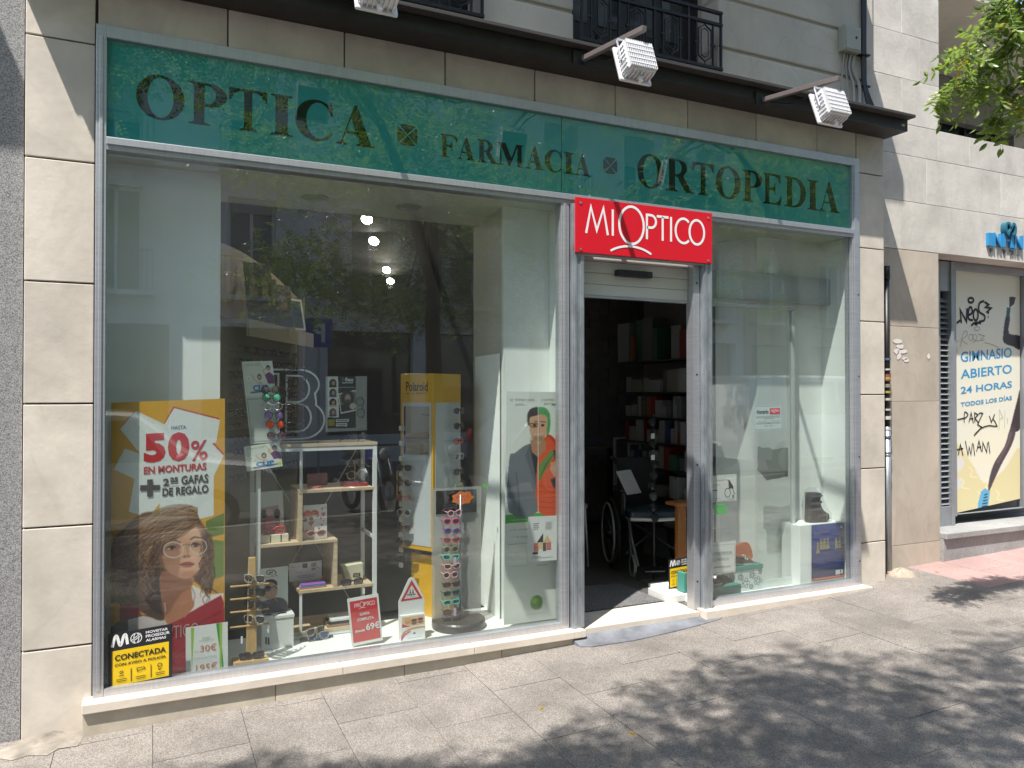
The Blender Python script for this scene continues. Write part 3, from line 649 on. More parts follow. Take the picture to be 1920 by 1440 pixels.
# ================================================================ street trees (crowns behind and above the viewer: reflections and dappled shade)
def leafmat(name, c):
    m = bpy.data.materials.new(name); m.use_nodes = True; n = m.node_tree.nodes; L = m.node_tree.links; n.clear()
    o = n.new('ShaderNodeOutputMaterial'); d = n.new('ShaderNodeBsdfPrincipled'); t = n.new('ShaderNodeBsdfTranslucent'); mx = n.new('ShaderNodeMixShader')
    g = n.new('ShaderNodeNewGeometry'); ns = n.new('ShaderNodeTexNoise'); ns.inputs['Scale'].default_value = 9; L.new(g.outputs['Position'], ns.inputs[0])
    r = n.new('ShaderNodeValToRGB'); e = r.color_ramp.elements; e[0].position = .35; e[0].color = (*[x*.6 for x in c], 1); e[1].position = .7; e[1].color = (c[0]*1.7, c[1]*1.35, c[2], 1)
    L.new(ns.outputs[0], r.inputs[0]); L.new(r.outputs[0], d.inputs['Base Color']); d.inputs['Roughness'].default_value = .32
    hv = n.new('ShaderNodeHueSaturation'); hv.inputs['Value'].default_value = 2.3; L.new(r.outputs[0], hv.inputs['Color']); L.new(hv.outputs[0], t.inputs[0])
    mx.inputs[0].default_value = .5; L.new(d.outputs[0], mx.inputs[1]); L.new(t.outputs[0], mx.inputs[2]); L.new(mx.outputs[0], o.inputs[0]); return m
M_leaf = leafmat('green_leaflets', (.12,.20,.04)); M_yleaf = leafmat('yellow_leaflets', (.35,.28,.03))
M_bark = mat('grey_brown_bark', (.12,.095,.07), .9, noise=.4, scale=12, bump=.8, bscale=30, stretch=(1,1,.3))
rng = np.random.default_rng(5)
def sprays(P, D, ln=.2, nl=6, lw=.019, ll=.046, rs=None):
    """pinnate leaves: nl pairs of leaflets along a rachis; returns arrays for one mesh"""
    rs = rs or rng; n = len(P); D = D/np.linalg.norm(D, axis=1)[:, None]
    up = np.tile([0,0,1.], (n,1))+rs.normal(0,.35,(n,3)); S = np.cross(D, up); S /= np.linalg.norm(S, axis=1)[:, None]; N = np.cross(S, D)
    V = []
    for k in range(nl):
        for s in (-1, 1):
            t = (k+.6)/nl; sag = -.25*t*t
            b = P+D*(ln*t)[:, None] if isinstance(ln, np.ndarray) else P+D*ln*t
            b = b+np.array([0,0,1.])*sag*.12
            dr = S*s*(.85)+D*.5+N*rs.normal(0,.25,(n,1)); dr /= np.linalg.norm(dr, axis=1)[:, None]
            w = np.cross(dr, N+rs.normal(0,.25,(n,3))); w /= np.linalg.norm(w, axis=1)[:, None]
            l = ll*(1-.35*abs(t-.5))*rs.uniform(.8,1.15,(n,1))
            V.append(np.stack([b, b+dr*l*.5+w*lw*.5, b+dr*l, b+dr*l*.5-w*lw*.5], 1))
    return np.concatenate(V, 0).reshape(-1, 3)
def quadmesh(name, V, m):
    n = len(V)//4; me = bpy.data.meshes.new(name); me.vertices.add(len(V)); me.vertices.foreach_set('co', V.reshape(-1).astype(np.float32))
    me.loops.add(len(V)); me.loops.foreach_set('vertex_index', np.arange(len(V), dtype=np.int32)); me.polygons.add(n)
    me.polygons.foreach_set('loop_start', np.arange(0, n*4, 4, dtype=np.int32)); me.update(calc_edges=True); me.materials.append(m); return me
def tree(x, y, label, blobs, seed=1, per=125, rad=.34):
    rs = np.random.default_rng(seed); zg = gz(x, y); t = thing('street_tree', label, 'tree', (x, y, zg), group='street trees along the kerb')
    MB().tube([(x,y,zg-.1),(x+.03,y,zg+1.2),(x-.04,y+.03,zg+2.6),(x,y+.05,zg+3.4)], [.13,.11,.10,.08], 12).build('trunk', M_bark, t, smooth=True)
    C = []; top = np.array([x, y+.05, zg+3.4]); b = MB()
    for cx, cy, cz, rx, ry, rz, n in blobs:
        ctr = np.array([cx,cy,cz]); mid = top+(ctr-top)*.45+np.array([0,0,.6]); b.tube(smoothpts([tuple(top-np.array([0,0,.5])),tuple(mid),tuple(ctr)],4), [.08,.075,.07,.065,.055,.045,.035,.025,.02][:9], 6); k = 0
        while k < n:
            q = rs.uniform(-1,1,3)
            if np.linalg.norm(q) < 1:
                c = ctr+q*np.array([rx,ry,rz]); C.append(c); k += 1
                if k % 5 == 0: b.tube(smoothpts([tuple(mid+(ctr-mid)*rs.uniform(.3,1)),tuple((mid+c)/2+rs.normal(0,.25,3)),tuple(c)],3), [.02,.018,.015,.012,.009,.007,.005], 4)
    b.build('limbs', M_bark, t, smooth=True); C = np.array(C); n = len(C)
    P = np.repeat(C, per, 0)+rs.normal(0, rad, (n*per,3))*np.array([1,1,.6]); D = rs.normal(0,1,P.shape)*np.array([1,1,.5])+np.array([0,0,-.25])
    fwd = P[:,0]*math.sin(AZ)+(P[:,1]+4.3)*math.cos(AZ)
    keep = (P[:,2] > 1.85+.53*np.maximum(fwd, -2)) & (P[:,1]+.3*P[:,2] < -.95+.3*np.sin(P[:,0]*2.1)) & (P[:,2] > 1.9)       # leaves trimmed out of view and along the sun line, shaping the pavement shade
    V = sprays(P[keep], D[keep], rs=rs, nl=5, lw=.024, ll=.055)
    addobj('crown', quadmesh('crown', V-np.array([x,y,zg]), M_leaf), t); return t
tree(3.4, -5.4, 'leafy street tree whose crown shades the pavement and shows in the window glass', [(1.2,-3.7,5.2,3.4,1.5,.7,31),(3.6,-6.3,3.9,3.0,1.2,1.8,66)], seed=3)
tree(-3.6, -5.3, 'leafy street tree opposite the left end of the shop, seen only reflected', [(-1.6,-3.3,5.2,2.5,1.1,.6,32),(-3.4,-6.4,4.4,2.2,1.2,1.9,26)], seed=4)
tree(9.8, -5.5, 'leafy street tree further right along the kerb, seen only reflected', [(10.2,-6.3,4.3,2.6,1.3,1.9,36),(7.0,-4.6,5.4,1.8,1.2,.6,6)], seed=9)
# the spray of leaves hanging into the top right corner
br = thing('hanging_branch', 'sunlit green leafy branch hanging into the top right corner', 'branch', (4.6,-1.6,4.2))
def cp(u, v, Y): return np.array(at(u, v, Y))
twigs = [[(2010,-120,-1.75),(1940,0,-1.6),(1880,90,-1.5),(1800,150,-1.45)],[(1940,0,-1.6),(1900,20,-1.55),(1850,60,-1.6),(1800,110,-1.6)],[(1985,60,-1.6),(1930,140,-1.5),(1890,175,-1.45),(1880,215,-1.4)],
         [(1960,-40,-1.65),(1900,-10,-1.6),(1870,20,-1.6)],[(1990,90,-1.5),(1960,150,-1.5),(1925,200,-1.4)],[(1930,60,-1.5),(1870,120,-1.5),(1830,180,-1.5)],[(1900,70,-1.45),(1840,130,-1.4),(1770,175,-1.4)]]
b = MB(); P = []; D = []
for tw in twigs:
    pts = [cp(*q) for q in tw]; b.tube([tuple(p) for p in pts], [.011-.009*i/(len(pts)-1) for i in range(len(pts))], 6)
    sp = np.array(smoothpts([tuple(p) for p in pts], 5))
    for i in range(1, len(sp)):
        for k in range(2+i%2):
            d = sp[i]-sp[i-1]; d = d/np.linalg.norm(d)+rng.normal(0,.75,3)*np.array([1,1,.7])+np.array([-.1,0,-.3]); P.append(sp[i]+rng.normal(0,.012,3)); D.append(d)
b.build('twig', mat('green_twig', (.16,.17,.06), .7), br, smooth=True)
P = np.array(P); D = np.array(D)
def leaflets(P, D, m, nm):
    D = D/np.linalg.norm(D, axis=1)[:, None]; b = MB(); rb = MB()
    for p, d in zip(P, D):
        up = np.array([0,0,1.])+rng.normal(0,.3,3); S = np.cross(d, up); S /= np.linalg.norm(S); ln = rng.uniform(.13,.19); np_ = 5
        rb.tube([tuple(p), tuple(p+d*ln*.5+np.array([0,0,-.004])), tuple(p+d*ln+np.array([0,0,-.02]))], [.0016,.0012,.0007], 4)
        for k in range(np_):
            for s in (-1, 1) if k < np_-1 else (0,):
                t = (k+1)/np_; q = p+d*ln*t+np.array([0,0,-.02*t*t]); dr = (S*s*.9+d*.45) if s else d*1.; dr = dr+rng.normal(0,.16,3); dr /= np.linalg.norm(dr)
                w = np.cross(dr, np.cross(S, d)+rng.normal(0,.3,3)); w /= np.linalg.norm(w); nn = np.cross(w, dr); l = rng.uniform(.044,.062); h = l*.21
                pts = [q, q+dr*l*.22+w*h*.8-nn*.002, q+dr*l*.55+w*h-nn*.003, q+dr*l*.85+w*h*.5, q+dr*l, q+dr*l*.85-w*h*.5, q+dr*l*.55-w*h-nn*.003, q+dr*l*.22-w*h*.8-nn*.002, q+dr*l*.4+nn*.002]
                b.add([tuple(z) for z in pts], [(8,0,1),(8,1,2),(8,2,3,4),(8,4,5,6),(8,6,7),(8,7,0)])
    b.build(nm, m, br); tag(rb.build('leaf_stalks', MATS['green_twig'], br), kind='stuff')
sel = rng.random(len(P)) < .93
leaflets(P[sel], D[sel], M_leaf, 'leaves'); leaflets(P[~sel][:6], D[~sel][:6], M_yleaf, 'yellow_leaves')
# ================================================================ across the street
def opposite(x0, x1, c, h, label, fl=3.3, nw=4, y=-17.0, door=(.1,.1,.1)):
    t = thing('apartment_building', label, 'building', ((x0+x1)/2, y, -.4)); m = mat('render_'+label.split()[0], c, .8, noise=.12, scale=1.5)
    W = (x1-x0)/nw; z = 4.0; nf = int((h-4)/fl); cols = []
    MB().box(x0+.02,x1-.02,y-8,y-.31,-.7,h).build('core', m, t)
    MB().box(x0,x1,y-.3,y,-.7,.3).box(x0,x1,y-.3,y,3.2,4.0).build('wall', m, t)
    for f in range(nf):
        zb = 4+f*fl; b = MB(); b.box(x0,x1,y-.3,y,zb+2.6,zb+fl)
        for k in range(nw+1):
            a = x0+k*W-(W/2-.6 if k else 0); e = x0+k*W+(W/2-.6 if k < nw else 0)
            a = max(a, x0); e = min(e, x1); b.box(a, e, y-.3, y, zb, zb+2.6)
        b.build('wall', m, t)
        MB().box(x0,x1,y-.0,y+.08,zb+fl-.12,zb+fl).build('string_course', m, t)
    fm = mat('white_window_frame', (.7,.7,.68), .5); sh = mat('grey_shutter', (.3,.33,.32), .6)
    for f in range(nf):
        for k in range(nw):
            cx = x0+(k+.5)*W; zb = 4+f*fl
            w = MB().box(cx-.6,cx-.52,y-.25,y-.15,zb,zb+2.6).box(cx+.52,cx+.6,y-.25,y-.15,zb,zb+2.6).box(cx-.04,cx+.04,y-.25,y-.15,zb,zb+2.6).box(cx-.52,cx+.52,y-.25,y-.15,zb+2.52,zb+2.6).build('window', fm, t)
            MB().box(cx-.52,cx+.52,y-.22,y-.2,zb,zb+2.52).build('pane', M_pane, w)
            d = [.0,.9,.3,1.6,0,1.2][(f*3+k*2)%6]
            if d: MB().box(cx-.52,cx+.52,y-.149,y-.12,zb+2.52-d,zb+2.52).build('blind', sh, w)
            bl = MB().box(cx-.85,cx+.85,y,y+.5,zb-.14,zb-.02).build('balcony_slab', m, t)
            b = MB()
            for i in range(14): b.box(cx-.83+i*1.66/13-.008,cx-.83+i*1.66/13+.008,y+.47,y+.486,zb-.02,zb+.95)
            b.box(cx-.85,cx+.85,y+.465,y+.49,zb+.95,zb+.98).box(cx-.85,cx-.83,y,y+.47,zb+.95,zb+.98).box(cx+.83,cx+.85,y,y+.47,zb+.95,zb+.98).build('rail', M_black, bl)
    for k in range(nw):
        cx = x0+(k+.5)*W; s = MB().box(cx-W*.38,cx+W*.38,y-.3,y-.25,.3,3.2).build('shop_window', M_pane, t)
        MB().box(x0+k*W,cx-W*.38,y-.3,y,.3,3.2).box(cx+W*.38,x0+(k+1)*W,y-.3,y,.3,3.2).build('pier', m, t)
opposite(-12,7.2,(.70,.70,.69),17.3,'pale rendered apartment block across the street with balconies',nw=6)
opposite(7.25,19,(.66,.64,.60),20.6,'cream rendered apartment block across the street, second from the left',nw=4)
opposite(19.05,33,(.5,.38,.3),17.3,'ochre apartment block across the street, furthest right',nw=5)
# parking sign on a pole
ps = thing('parking_sign', 'blue square parking sign with a white P across the street, seen reflected', 'road sign', (3.4,-13.2,-.5))
MB().tube([(3.4,-13.2,-.5),(3.4,-13.2,3.2)], .03, 10).build('pole', M_galv, ps)
MB().box(3.1,3.7,-13.165,-13.15,2.5,3.15).build('plate', mat('sign_blue', (.01,.06,.35), .4), ps, bevel=.01)
Board((3.7,-13.149,2.5),(-.6,0,0),(0,0,.65),ps).text([('P',.28,.18,.72,.82)], mat('sign_white', (.8,.8,.8), .5), bold=.03)
# ---------------------------------------------------------------- parked vehicles
M_tyre = mat('tyre_rubber', (.015,.015,.015), .8); M_rim = mat('alloy_rim', (.5,.5,.52), .3, metal=.9); M_cglass = mat('car_glass', (.01,.012,.014), .03, spec=.9)
def paint(n, c): return mat(n, c, .3, coat=1)
def vehicle(kind, x, y, m, label, cat='car', fl=1):
    zg = gz(x, -5)-.17; t = thing('parked_'+('van' if kind == 'van' else 'car'), label, cat, (x, y, zg), rotz=0 if fl > 0 else math.pi, group='vehicles parked along the kerb')
    L = 4.3; w = .86
    if kind == 'van': prof = [(-2.15,.3),(-2.18,.9),(-2.1,1.75),(-1.95,1.86),(.55,1.86),(.85,1.78),(1.45,1.15),(1.95,1.0),(2.15,.75),(2.17,.3)]
    elif kind == 'suv': prof = [(-2.15,.32),(-2.2,.9),(-2.0,1.35),(-1.75,1.6),(-1.3,1.67),(.2,1.66),(.55,1.55),(1.15,1.08),(1.9,.95),(2.15,.75),(2.18,.32)]
    else: prof = [(-2.1,.28),(-2.15,.75),(-2.0,1.0),(-1.6,1.35),(-1.1,1.47),(.1,1.47),(.5,1.35),(1.1,.95),(1.9,.82),(2.12,.62),(2.14,.28)]
    prof = smoothpts(prof, 3)
    V = []; n = len(prof)
    ys = [-1,-.93,-.8,.8,.93,1]
    for s in ys:
        for a, z in prof:
            k = max(0, (z-.9))/.9; inset = 1-.16*k if abs(s) >= .8 else 1
            zz = z-(.05 if abs(s) > .95 else (.015 if abs(s) > .85 else 0))*(1 if z > .5 else 0)
            V.append((a*(1-.012*(abs(s) > .9)), s*w*inset, zz))
    F = []
    for j in range(len(ys)-1):
        for i in range(n-1): F.append((j*n+i, j*n+i+1, (j+1)*n+i+1, (j+1)*n+i))
        F.append((j*n+n-1, j*n, (j+1)*n, (j+1)*n+n-1))
    F += [tuple(range(n)), tuple(range(len(ys)*n-1, (len(ys)-1)*n-1, -1))]
    MB().add(V, F).build('body', m, t, smooth=False, local=True)
    top = max(z for a, z in prof); belt = {'van':1.12,'suv':1.02,'car':.92}[kind]
    fx = {'van':(.78,1.30),'suv':(.50,1.02),'car':(.46,.98)}[kind]; bx = {'van':-.4,'suv':-1.75,'car':-1.55}[kind]
    for s in (-1, 1):
        def yy(z): return s*(w*(1-.16*max(0, z-.9)/.9)+.004)
        segs = [(fx[1]-.22, .12),(.04,-.85)] + ([(-.95,bx)] if kind != 'van' else [])
        for i, (a, e) in enumerate(segs):
            if e > a: a, e = e, a
            z1 = top-.13; a2 = a-(.38 if i == 0 else 0); q = [(e, yy(belt), belt),(a, yy(belt), belt),(a2, yy(z1), z1),(e+(.0 if i < 2 else .12), yy(z1), z1)]
            MB().add(q, [(0,1,2,3) if s < 0 else (3,2,1,0)]).build('side_window', M_cglass, t, local=True)
    wz = top-.09
    MB().add([(fx[1]+.03,-.68,belt+.02),(fx[1]+.03,.68,belt+.02),(fx[0]-.02,.6,wz+.01),(fx[0]-.02,-.6,wz+.01)],[(0,1,2,3)]).build('windscreen', M_cglass, t, local=True)
    for a in (-1.35, 1.35):
        for s in (-1, 1):
            wh = MB().lathe([(.2,-.1),(.31,-.1),(.32,-.06),(.32,.06),(.31,.1),(.2,.1)], (a, s*.79, .32), 24, 'y').build('wheel', M_tyre, t, local=True, smooth=False)
            MB().lathe([(.03,-.012),(.19,-.004),(.2,.004),(.03,.012)], (a, s*.895, .32), 16, 'y').build('rim', M_rim, wh, local=True)
    for s in (-1, 1):
        MB().ball((2.1,s*.62,.72),(.07,.16,.08)).build('headlight', mat('headlight_lens', (.7,.72,.75), .1), t, local=True)
        MB().ball((-2.12,s*.7,.9),(.06,.09,.16)).build('tail_light', mat('tail_light_lens', (.4,.01,.01), .15), t, local=True)
        MB().ball((.95 if kind != 'van' else 1.15,s*.98,belt+.05),(.06,.1,.07)).build('wing_mirror', m, t, local=True)
    return t
vehicle('suv',-.6,-7.3,paint('white_paint',(.75,.75,.75)),'white car parked at the kerb opposite the big window')
vehicle('car',7.1,-7.35,paint('dark_grey_paint',(.03,.032,.036)),'dark grey car parked at the kerb between the motorcycles and the white van')
vehicle('van',12.0,-7.4,paint('van_white_paint',(.78,.78,.76)),'white van parked at the kerb opposite the narrow window',cat='van')
vehicle('suv',16.8,-7.4,paint('silver_paint',(.35,.36,.38)),'silver car parked at the kerb beyond the white van')
vehicle('car',-5.4,-7.4,paint('red_paint',(.3,.02,.02)),'dark red car parked at the kerb beyond the left end of the shop')
def motorcycle(x, y, m, label):
    zg = gz(x, -5)-.17; t = thing('motorcycle', label, 'motorcycle', (x, y, zg), rotz=R(80), group='motorcycles parked along the kerb'); K = dict(local=True)
    for a in (-.68, .68):
        w_ = MB().tube([(a+.29*math.cos(q), 0, .31+.29*math.sin(q)) for q in [math.pi*2*i/28 for i in range(28)]], .045, 8, closed=True).build('wheel', M_tyre, t, smooth=True, **K)
        MB().lathe([(.04,-.05),(.04,.05)],(a,0,.31),12,'y').build('hub', M_rim, w_, **K)
        b = MB()
        for i in range(9): q = i*math.pi*2/9; b.tube([(a,0,.31),(a+.26*math.cos(q),0,.31+.26*math.sin(q))], .007, 5)
        b.build('spokes', M_rim, w_, **K)
    MB().ball((-.1,0,.5),(.26,.15,.2)).build('engine', M_galv, t, smooth=True, **K)
    MB().ball((.15,0,.83),(.3,.15,.15)).build('tank', m, t, smooth=True, **K)
    MB().prism([(-.1,.8),(-.75,.88),(-.8,.94),(-.1,.9)],-.13,.13).build('seat', M_tyre, t, bevel=.02, **K)
    MB().tube([(.68,-.09,.31),(.42,-.09,1.0)], .022, 8).tube([(.68,.09,.31),(.42,.09,1.0)], .022, 8).build('fork', M_rim, t, **K)
    MB().tube([(.3,-.36,1.02),(.42,-.15,1.04),(.42,.15,1.04),(.3,.36,1.02)], .014, 8).build('handlebar', M_black, t, **K)
    MB().tube([(-.1,.12,.35),(-.5,.16,.33),(-.9,.17,.42)], .04, 8).build('exhaust', M_rim, t, smooth=True, **K)
    MB().ball((.52,0,.92),(.08,.09,.09)).build('headlight', MATS['headlight_lens'], t, **K)
    MB().ball((-.75,0,.78),(.16,.1,.06)).build('rear_mudguard', m, t, smooth=True, **K)
motorcycle(2.95,-7.0,paint('blue_paint',(.01,.02,.2)),'blue motorcycle parked at the kerb, seen reflected beside the yellow tower')
motorcycle(4.0,-7.0,paint('black_gloss',(.01,.01,.011)),'black motorcycle parked at the kerb next to the blue one')
# fallen leaves
for u, v, lb in ((1014,1329,'small yellow fallen leaf on the shaded pavement left of centre'),(1185,1376,'small yellow fallen leaf nearest to the bottom edge of the picture'),(1756,1069,'small yellow fallen leaf beside the red paving at the right')):
    p = atz(u, v, -.05); z = gz(p.x, p.y); p = atz(u, v, z+.003); a = rnd.uniform(0,6)
    q = [(p.x+.024*math.cos(a)*s+.008*math.sin(a)*r, p.y+.024*math.sin(a)*s-.008*math.cos(a)*r, gz(p.x,p.y)+.004+abs(r)*.002) for s, r in ((-1,0),(-.3,1),(.4,.8),(1,0),(.4,-.8),(-.3,-1))]
    MB().add(q, [(0,1,2,3,4,5)]).build('fallen_leaf', M_yleaf, None, label=lb, category='leaf', group='fallen leaves on the pavement')
# ================================================================ red sign over the door
M_red = mat('sign_red', (.62,.008,.022), .35); M_wp = mat('white_print', (.78,.78,.78), .5); M_paper = mat('white_paper', (.72,.72,.70), .6)
M_bp = mat('black_print', (.015,.015,.017), .5); M_redp = mat('red_print', (.55,.02,.03), .5); M_grnp = mat('green_print', (.05,.28,.06), .5)
def logo(bd, x0, y0, w, wt, m, swoosh=True, name='logo'):       # x0,y0 = left end of the base line, w = width, all in metres on the board
    k = w/227; L = []
    def A(pts): L.append([((x0+a*k)/bd.w, (y0+b*k)/bd.h) for a, b in pts])
    A([(0,0),(8.5,41),(19,6),(31,41),(39,0)]); A([(48,0),(48,41)]); A(arc(83,19.5,23,29.5,0,360,36)); A([(112,0),(112,39),(118,39)]+arc(120,29,9.5,10,90,-90,10)+[(112,19)])
    A([(131,38.5),(154,38.5)]); A([(142.5,38.5),(142.5,0)]); A([(159,0),(159,40)]); A(arc(184,19.5,16,20,48,312,22)); A(arc(211,19.5,15,20,0,360,28))
    bd.strokes(name, L, wt, m)
    if swoosh: bd.strokes('swoosh', [[((x0+a*k)/bd.w, (y0+b*k)/bd.h) for a, b in arc(82,-60,62,46,128,52,14)]], wt*.85, m)
rs_ = thing('red_shop_sign', 'red MIOPTICO sign board over the open door', 'sign', (2.95,-.07,2.376))
x0,x1,z0,z1 = 2.412,3.487,2.379,2.727
MB().box(x0,x1,-.080,-.0665,z0,z1).build('board', M_red, rs_, bevel=.002)
MB().box(x0+.03,x1-.02,-.060,-.03,z0-.012,z0+.02).build('bracket_rail', M_alu, rs_)
bd = Board((x0,-.0805,z0),(x1-x0,0,0),(0,0,z1-z0),rs_)
logo(bd, .075, .125, .935, .0165, M_wp)
for sx in (x0+.035, x1-.035):
    for sz in (z0+.02, z1-.035): MB().lathe([(.008,-.084),(.008,-.0812)],(sx,0,sz),10,'y').build('screw', M_galv, rs_)
# ================================================================ sheets, boards and posters
def sheet(name, label, cat, bl, br, tl, Y, th=.004, m=None, group=None, body='panel', Yb=None, curve=0):
    o = at(*bl, Y); U = at(*br, Y)-o; V = at(*tl, Yb if Yb is not None else Y)-o
    t = thing(name, label, cat, o, group=group); n = U.cross(V).normalized(); b = MB()
    P = [o, o+U, o+U+V, o+V]; b.add([p for p in P]+[p-n*th for p in P], [(0,1,2,3),(7,6,5,4),(0,4,5,1),(1,5,6,2),(2,6,7,3),(3,7,4,0)]).build(body, m or M_paper, t)
    bd = Board(o, U, V, t, eps=.0005); bd.Y = Y
    Ui = U/U.length_squared; Vi = V/V.length_squared
    def c(u, v):                # pixel of the survey -> board coordinates
        d = ray(u, v); q = CAM+d*((o-CAM).dot(n)/d.dot(n))-o
        a = U.dot(U); b_ = U.dot(V); cc = V.dot(V); e = q.dot(U); f = q.dot(V); D = a*cc-b_*b_
        return ((e*cc-f*b_)/D, (f*a-e*b_)/D)
    bd.c = c; bd.cd = lambda u, v: (c(u, v)[0], 1-c(u, v)[1])
    bd.tx = lambda s, u0, v0, u1, v1: (s, *c(u0, v1), *c(u1, v0))       # text box from its pixel corners (u0,v0 top left; u1,v1 bottom right)
    return t, bd
# ---- large offer poster at the left
t, bd = sheet('offer_poster', 'tall yellow poster offering 50% with a curly haired woman in glasses', 'poster', (207,1300), (421,1262), (208.5,755), .085, .012, mat('poster_board', (.5,.33,.06), .6), body='board')
cv = Canvas(210, 530, (214,160,48)); s_ = 5.54; q4 = lambda x, y: bd.cd(190+x/5.54, 740+y/5.54); q5 = lambda x, y: bd.cd(190+x/3.788, 930+y/3.789)
def PL(f, pts, c, **k): cv.poly([f(*p) for p in pts], c, **k)
PL(q5,[(740,180),(870,120),(870,270),(750,300)],(105,125,60)); PL(q5,[(720,300),(870,320),(870,570),(740,610)],(112,132,62)); PL(q5,[(36,600),(200,590),(200,770),(36,760)],(100,110,50))
PL(q5,[(720,610),(870,570),(870,700),(700,720)],(196,146,50)); PL(q5,[(130,770),(260,760),(300,900),(130,960)],(150,40,40))
PL(q4,[(190,350),(358,160),(375,172),(210,375)],(196,40,48)); PL(q4,[(648,300),(748,122),(1228,243),(1225,275),(760,150),(662,312)],(190,50,58)); PL(q4,[(1140,495),(1165,495),(1275,615),(1268,640)],(196,40,48))
PL(q4,[(195,355),(360,168),(655,308),(757,140),(1232,262),(1192,500),(1145,500),(1270,635),(1165,850),(1165,1255),(1020,1290),(990,1400),(600,1360),(605,1125),(520,1240),(430,1255),(285,1215),(345,875),(130,775),(245,560),(400,612)],(222,226,222))
# shoulders, shawl, collar
PL(q5,[(36,980),(120,890),(260,840),(440,860),(460,1000),(700,1000),(870,830),(870,1440),(36,1440)],(120,60,60))
PL(q5,[(100,960),(190,880),(300,850),(470,890),(470,1440),(60,1440)],(214,200,196),soft=1); PL(q5,[(36,960),(110,900),(190,885),(190,1440),(36,1440)],(72,66,72),soft=1)
PL(q5,[(640,630),(700,660),(760,700),(868,690),(868,800),(640,860),(560,900),(640,790)],(232,218,212),soft=1)
PL(q5,[(440,930),(850,705),(872,760),(872,1440),(440,1440)],(158,32,42),soft=1)
cv.line([q5(560,1000),q5(700,900),q5(850,820)],.02,(120,22,34),.7,3); cv.line([q5(500,1150),q5(640,1060),q5(860,960)],.02,(130,24,36),.6,3)
cv.line([q5(640,640),q5(665,700),q5(655,780),q5(590,860)],.012,(170,150,150),.8,1.5)
# hair behind
hair = [(250,150),(330,115),(420,125),(520,95),(620,70),(665,95),(690,150),(740,230),(790,330),(800,430),(780,520),(795,610),(775,690),(730,660),(700,640),(640,600),(440,600),(450,870),(330,850),(250,790),(170,720),(140,620),(75,500),(80,330),(130,260),(185,230)]
cv.poly(smoothpts([q5(*p) for p in hair],4,True),(84,56,42),soft=2)
rr = np.random.default_rng(11)
for i in range(90):             # back locks, left and right
    if i % 3: x = rr.uniform(90,430); y = rr.uniform(300,620); dx = rr.uniform(-40,10)
    else: x = rr.uniform(705,780); y = rr.uniform(260,540); dx = rr.uniform(0,25)
    k = rr.uniform(14,30); pts = [q5(x+dx*j/5+k*math.sin(j*1.3+i), y+j*rr.uniform(28,40)) for j in range(6)]
    cv.line(smoothpts(pts,3), rr.uniform(.006,.016), [(58,36,28),(112,74,52),(140,98,70),(44,28,24)][i%4], .55, 1.6)
PL(q5,[(300,560),(440,560),(450,850),(380,830),(300,720)],(38,26,26),al=.8,soft=3)
# neck and face
cv.poly(smoothpts([q5(*p) for p in [(430,540),(650,570),(640,640),(645,720),(660,780),(600,850),(500,900),(462,900),(440,800),(425,700)]],3,True),(182,118,84),soft=2)
cv.poly(smoothpts([q5(*p) for p in [(425,540),(560,580),(640,592),(640,640),(560,700),(500,800),(450,850),(425,760)]],4,True),(128,78,56),.7,soft=9)
cv.poly(smoothpts([q5(*p) for p in [(630,200),(690,240),(716,320),(722,420),(708,500),(670,552),(610,584),(540,572),(470,530),(436,450),(428,360),(500,290)]],4,True),(214,160,128),soft=2)
cv.poly(smoothpts([q5(*p) for p in [(415,330),(520,300),(560,420),(540,580),(470,560),(420,460)]],4,True),(150,98,72),.65,soft=10); cv.ell(*q5(640,470),.07,.10,(228,178,146),.6,.9); cv.ell(*q5(655,250),.10,.07,(232,186,156),.6,.8)
cv.ell(*q5(620,555),.09,.03,(168,108,82),.5,.9)
for (a,b_,w_) in ((500,365,.075),(668,345,.06)):      # eyes, lids, brows
    cv.ell(*q5(a,b_),w_,.022,(110,66,54),.8,.8); cv.ell(*q5(a,b_+4),w_*.7,.014,(206,190,182),.8,.4); cv.ell(*q5(a+3,b_+3),.020,.018,(52,34,30),1,.5)
    cv.line([q5(a-34,b_+6),q5(a-6,b_-10),q5(a+30,b_+2)],.012,(36,22,20),.95,1.3)
cv.line(smoothpts([q5(636,306),q5(664,292),q5(706,300)],4),.014,(92,58,42),.8,1.5); cv.line(smoothpts([q5(455,330),q5(500,312),q5(560,330)],4),.014,(84,52,38),.7,1.5)
cv.line(smoothpts([q5(604,360),q5(616,400),q5(612,425)],4),.016,(176,116,88),.7,2.5); cv.ell(*q5(604,428),.035,.016,(160,100,76),.7,.8); cv.ell(*q5(590,430),.010,.008,(80,44,36),.8,.6); cv.ell(*q5(624,430),.008,.006,(80,44,36),.8,.6)
cv.poly(smoothpts([q5(*p) for p in [(556,486),(590,470),(612,466),(632,468),(660,482),(630,486),(600,488)]],3,True),(150,68,64),soft=1)
cv.poly(smoothpts([q5(*p) for p in [(556,487),(600,489),(660,483),(640,503),(606,510),(575,503)]],3,True),(186,98,88),soft=1); cv.line([q5(556,487),q5(606,490),q5(660,483)],.008,(96,40,40),.9,1)
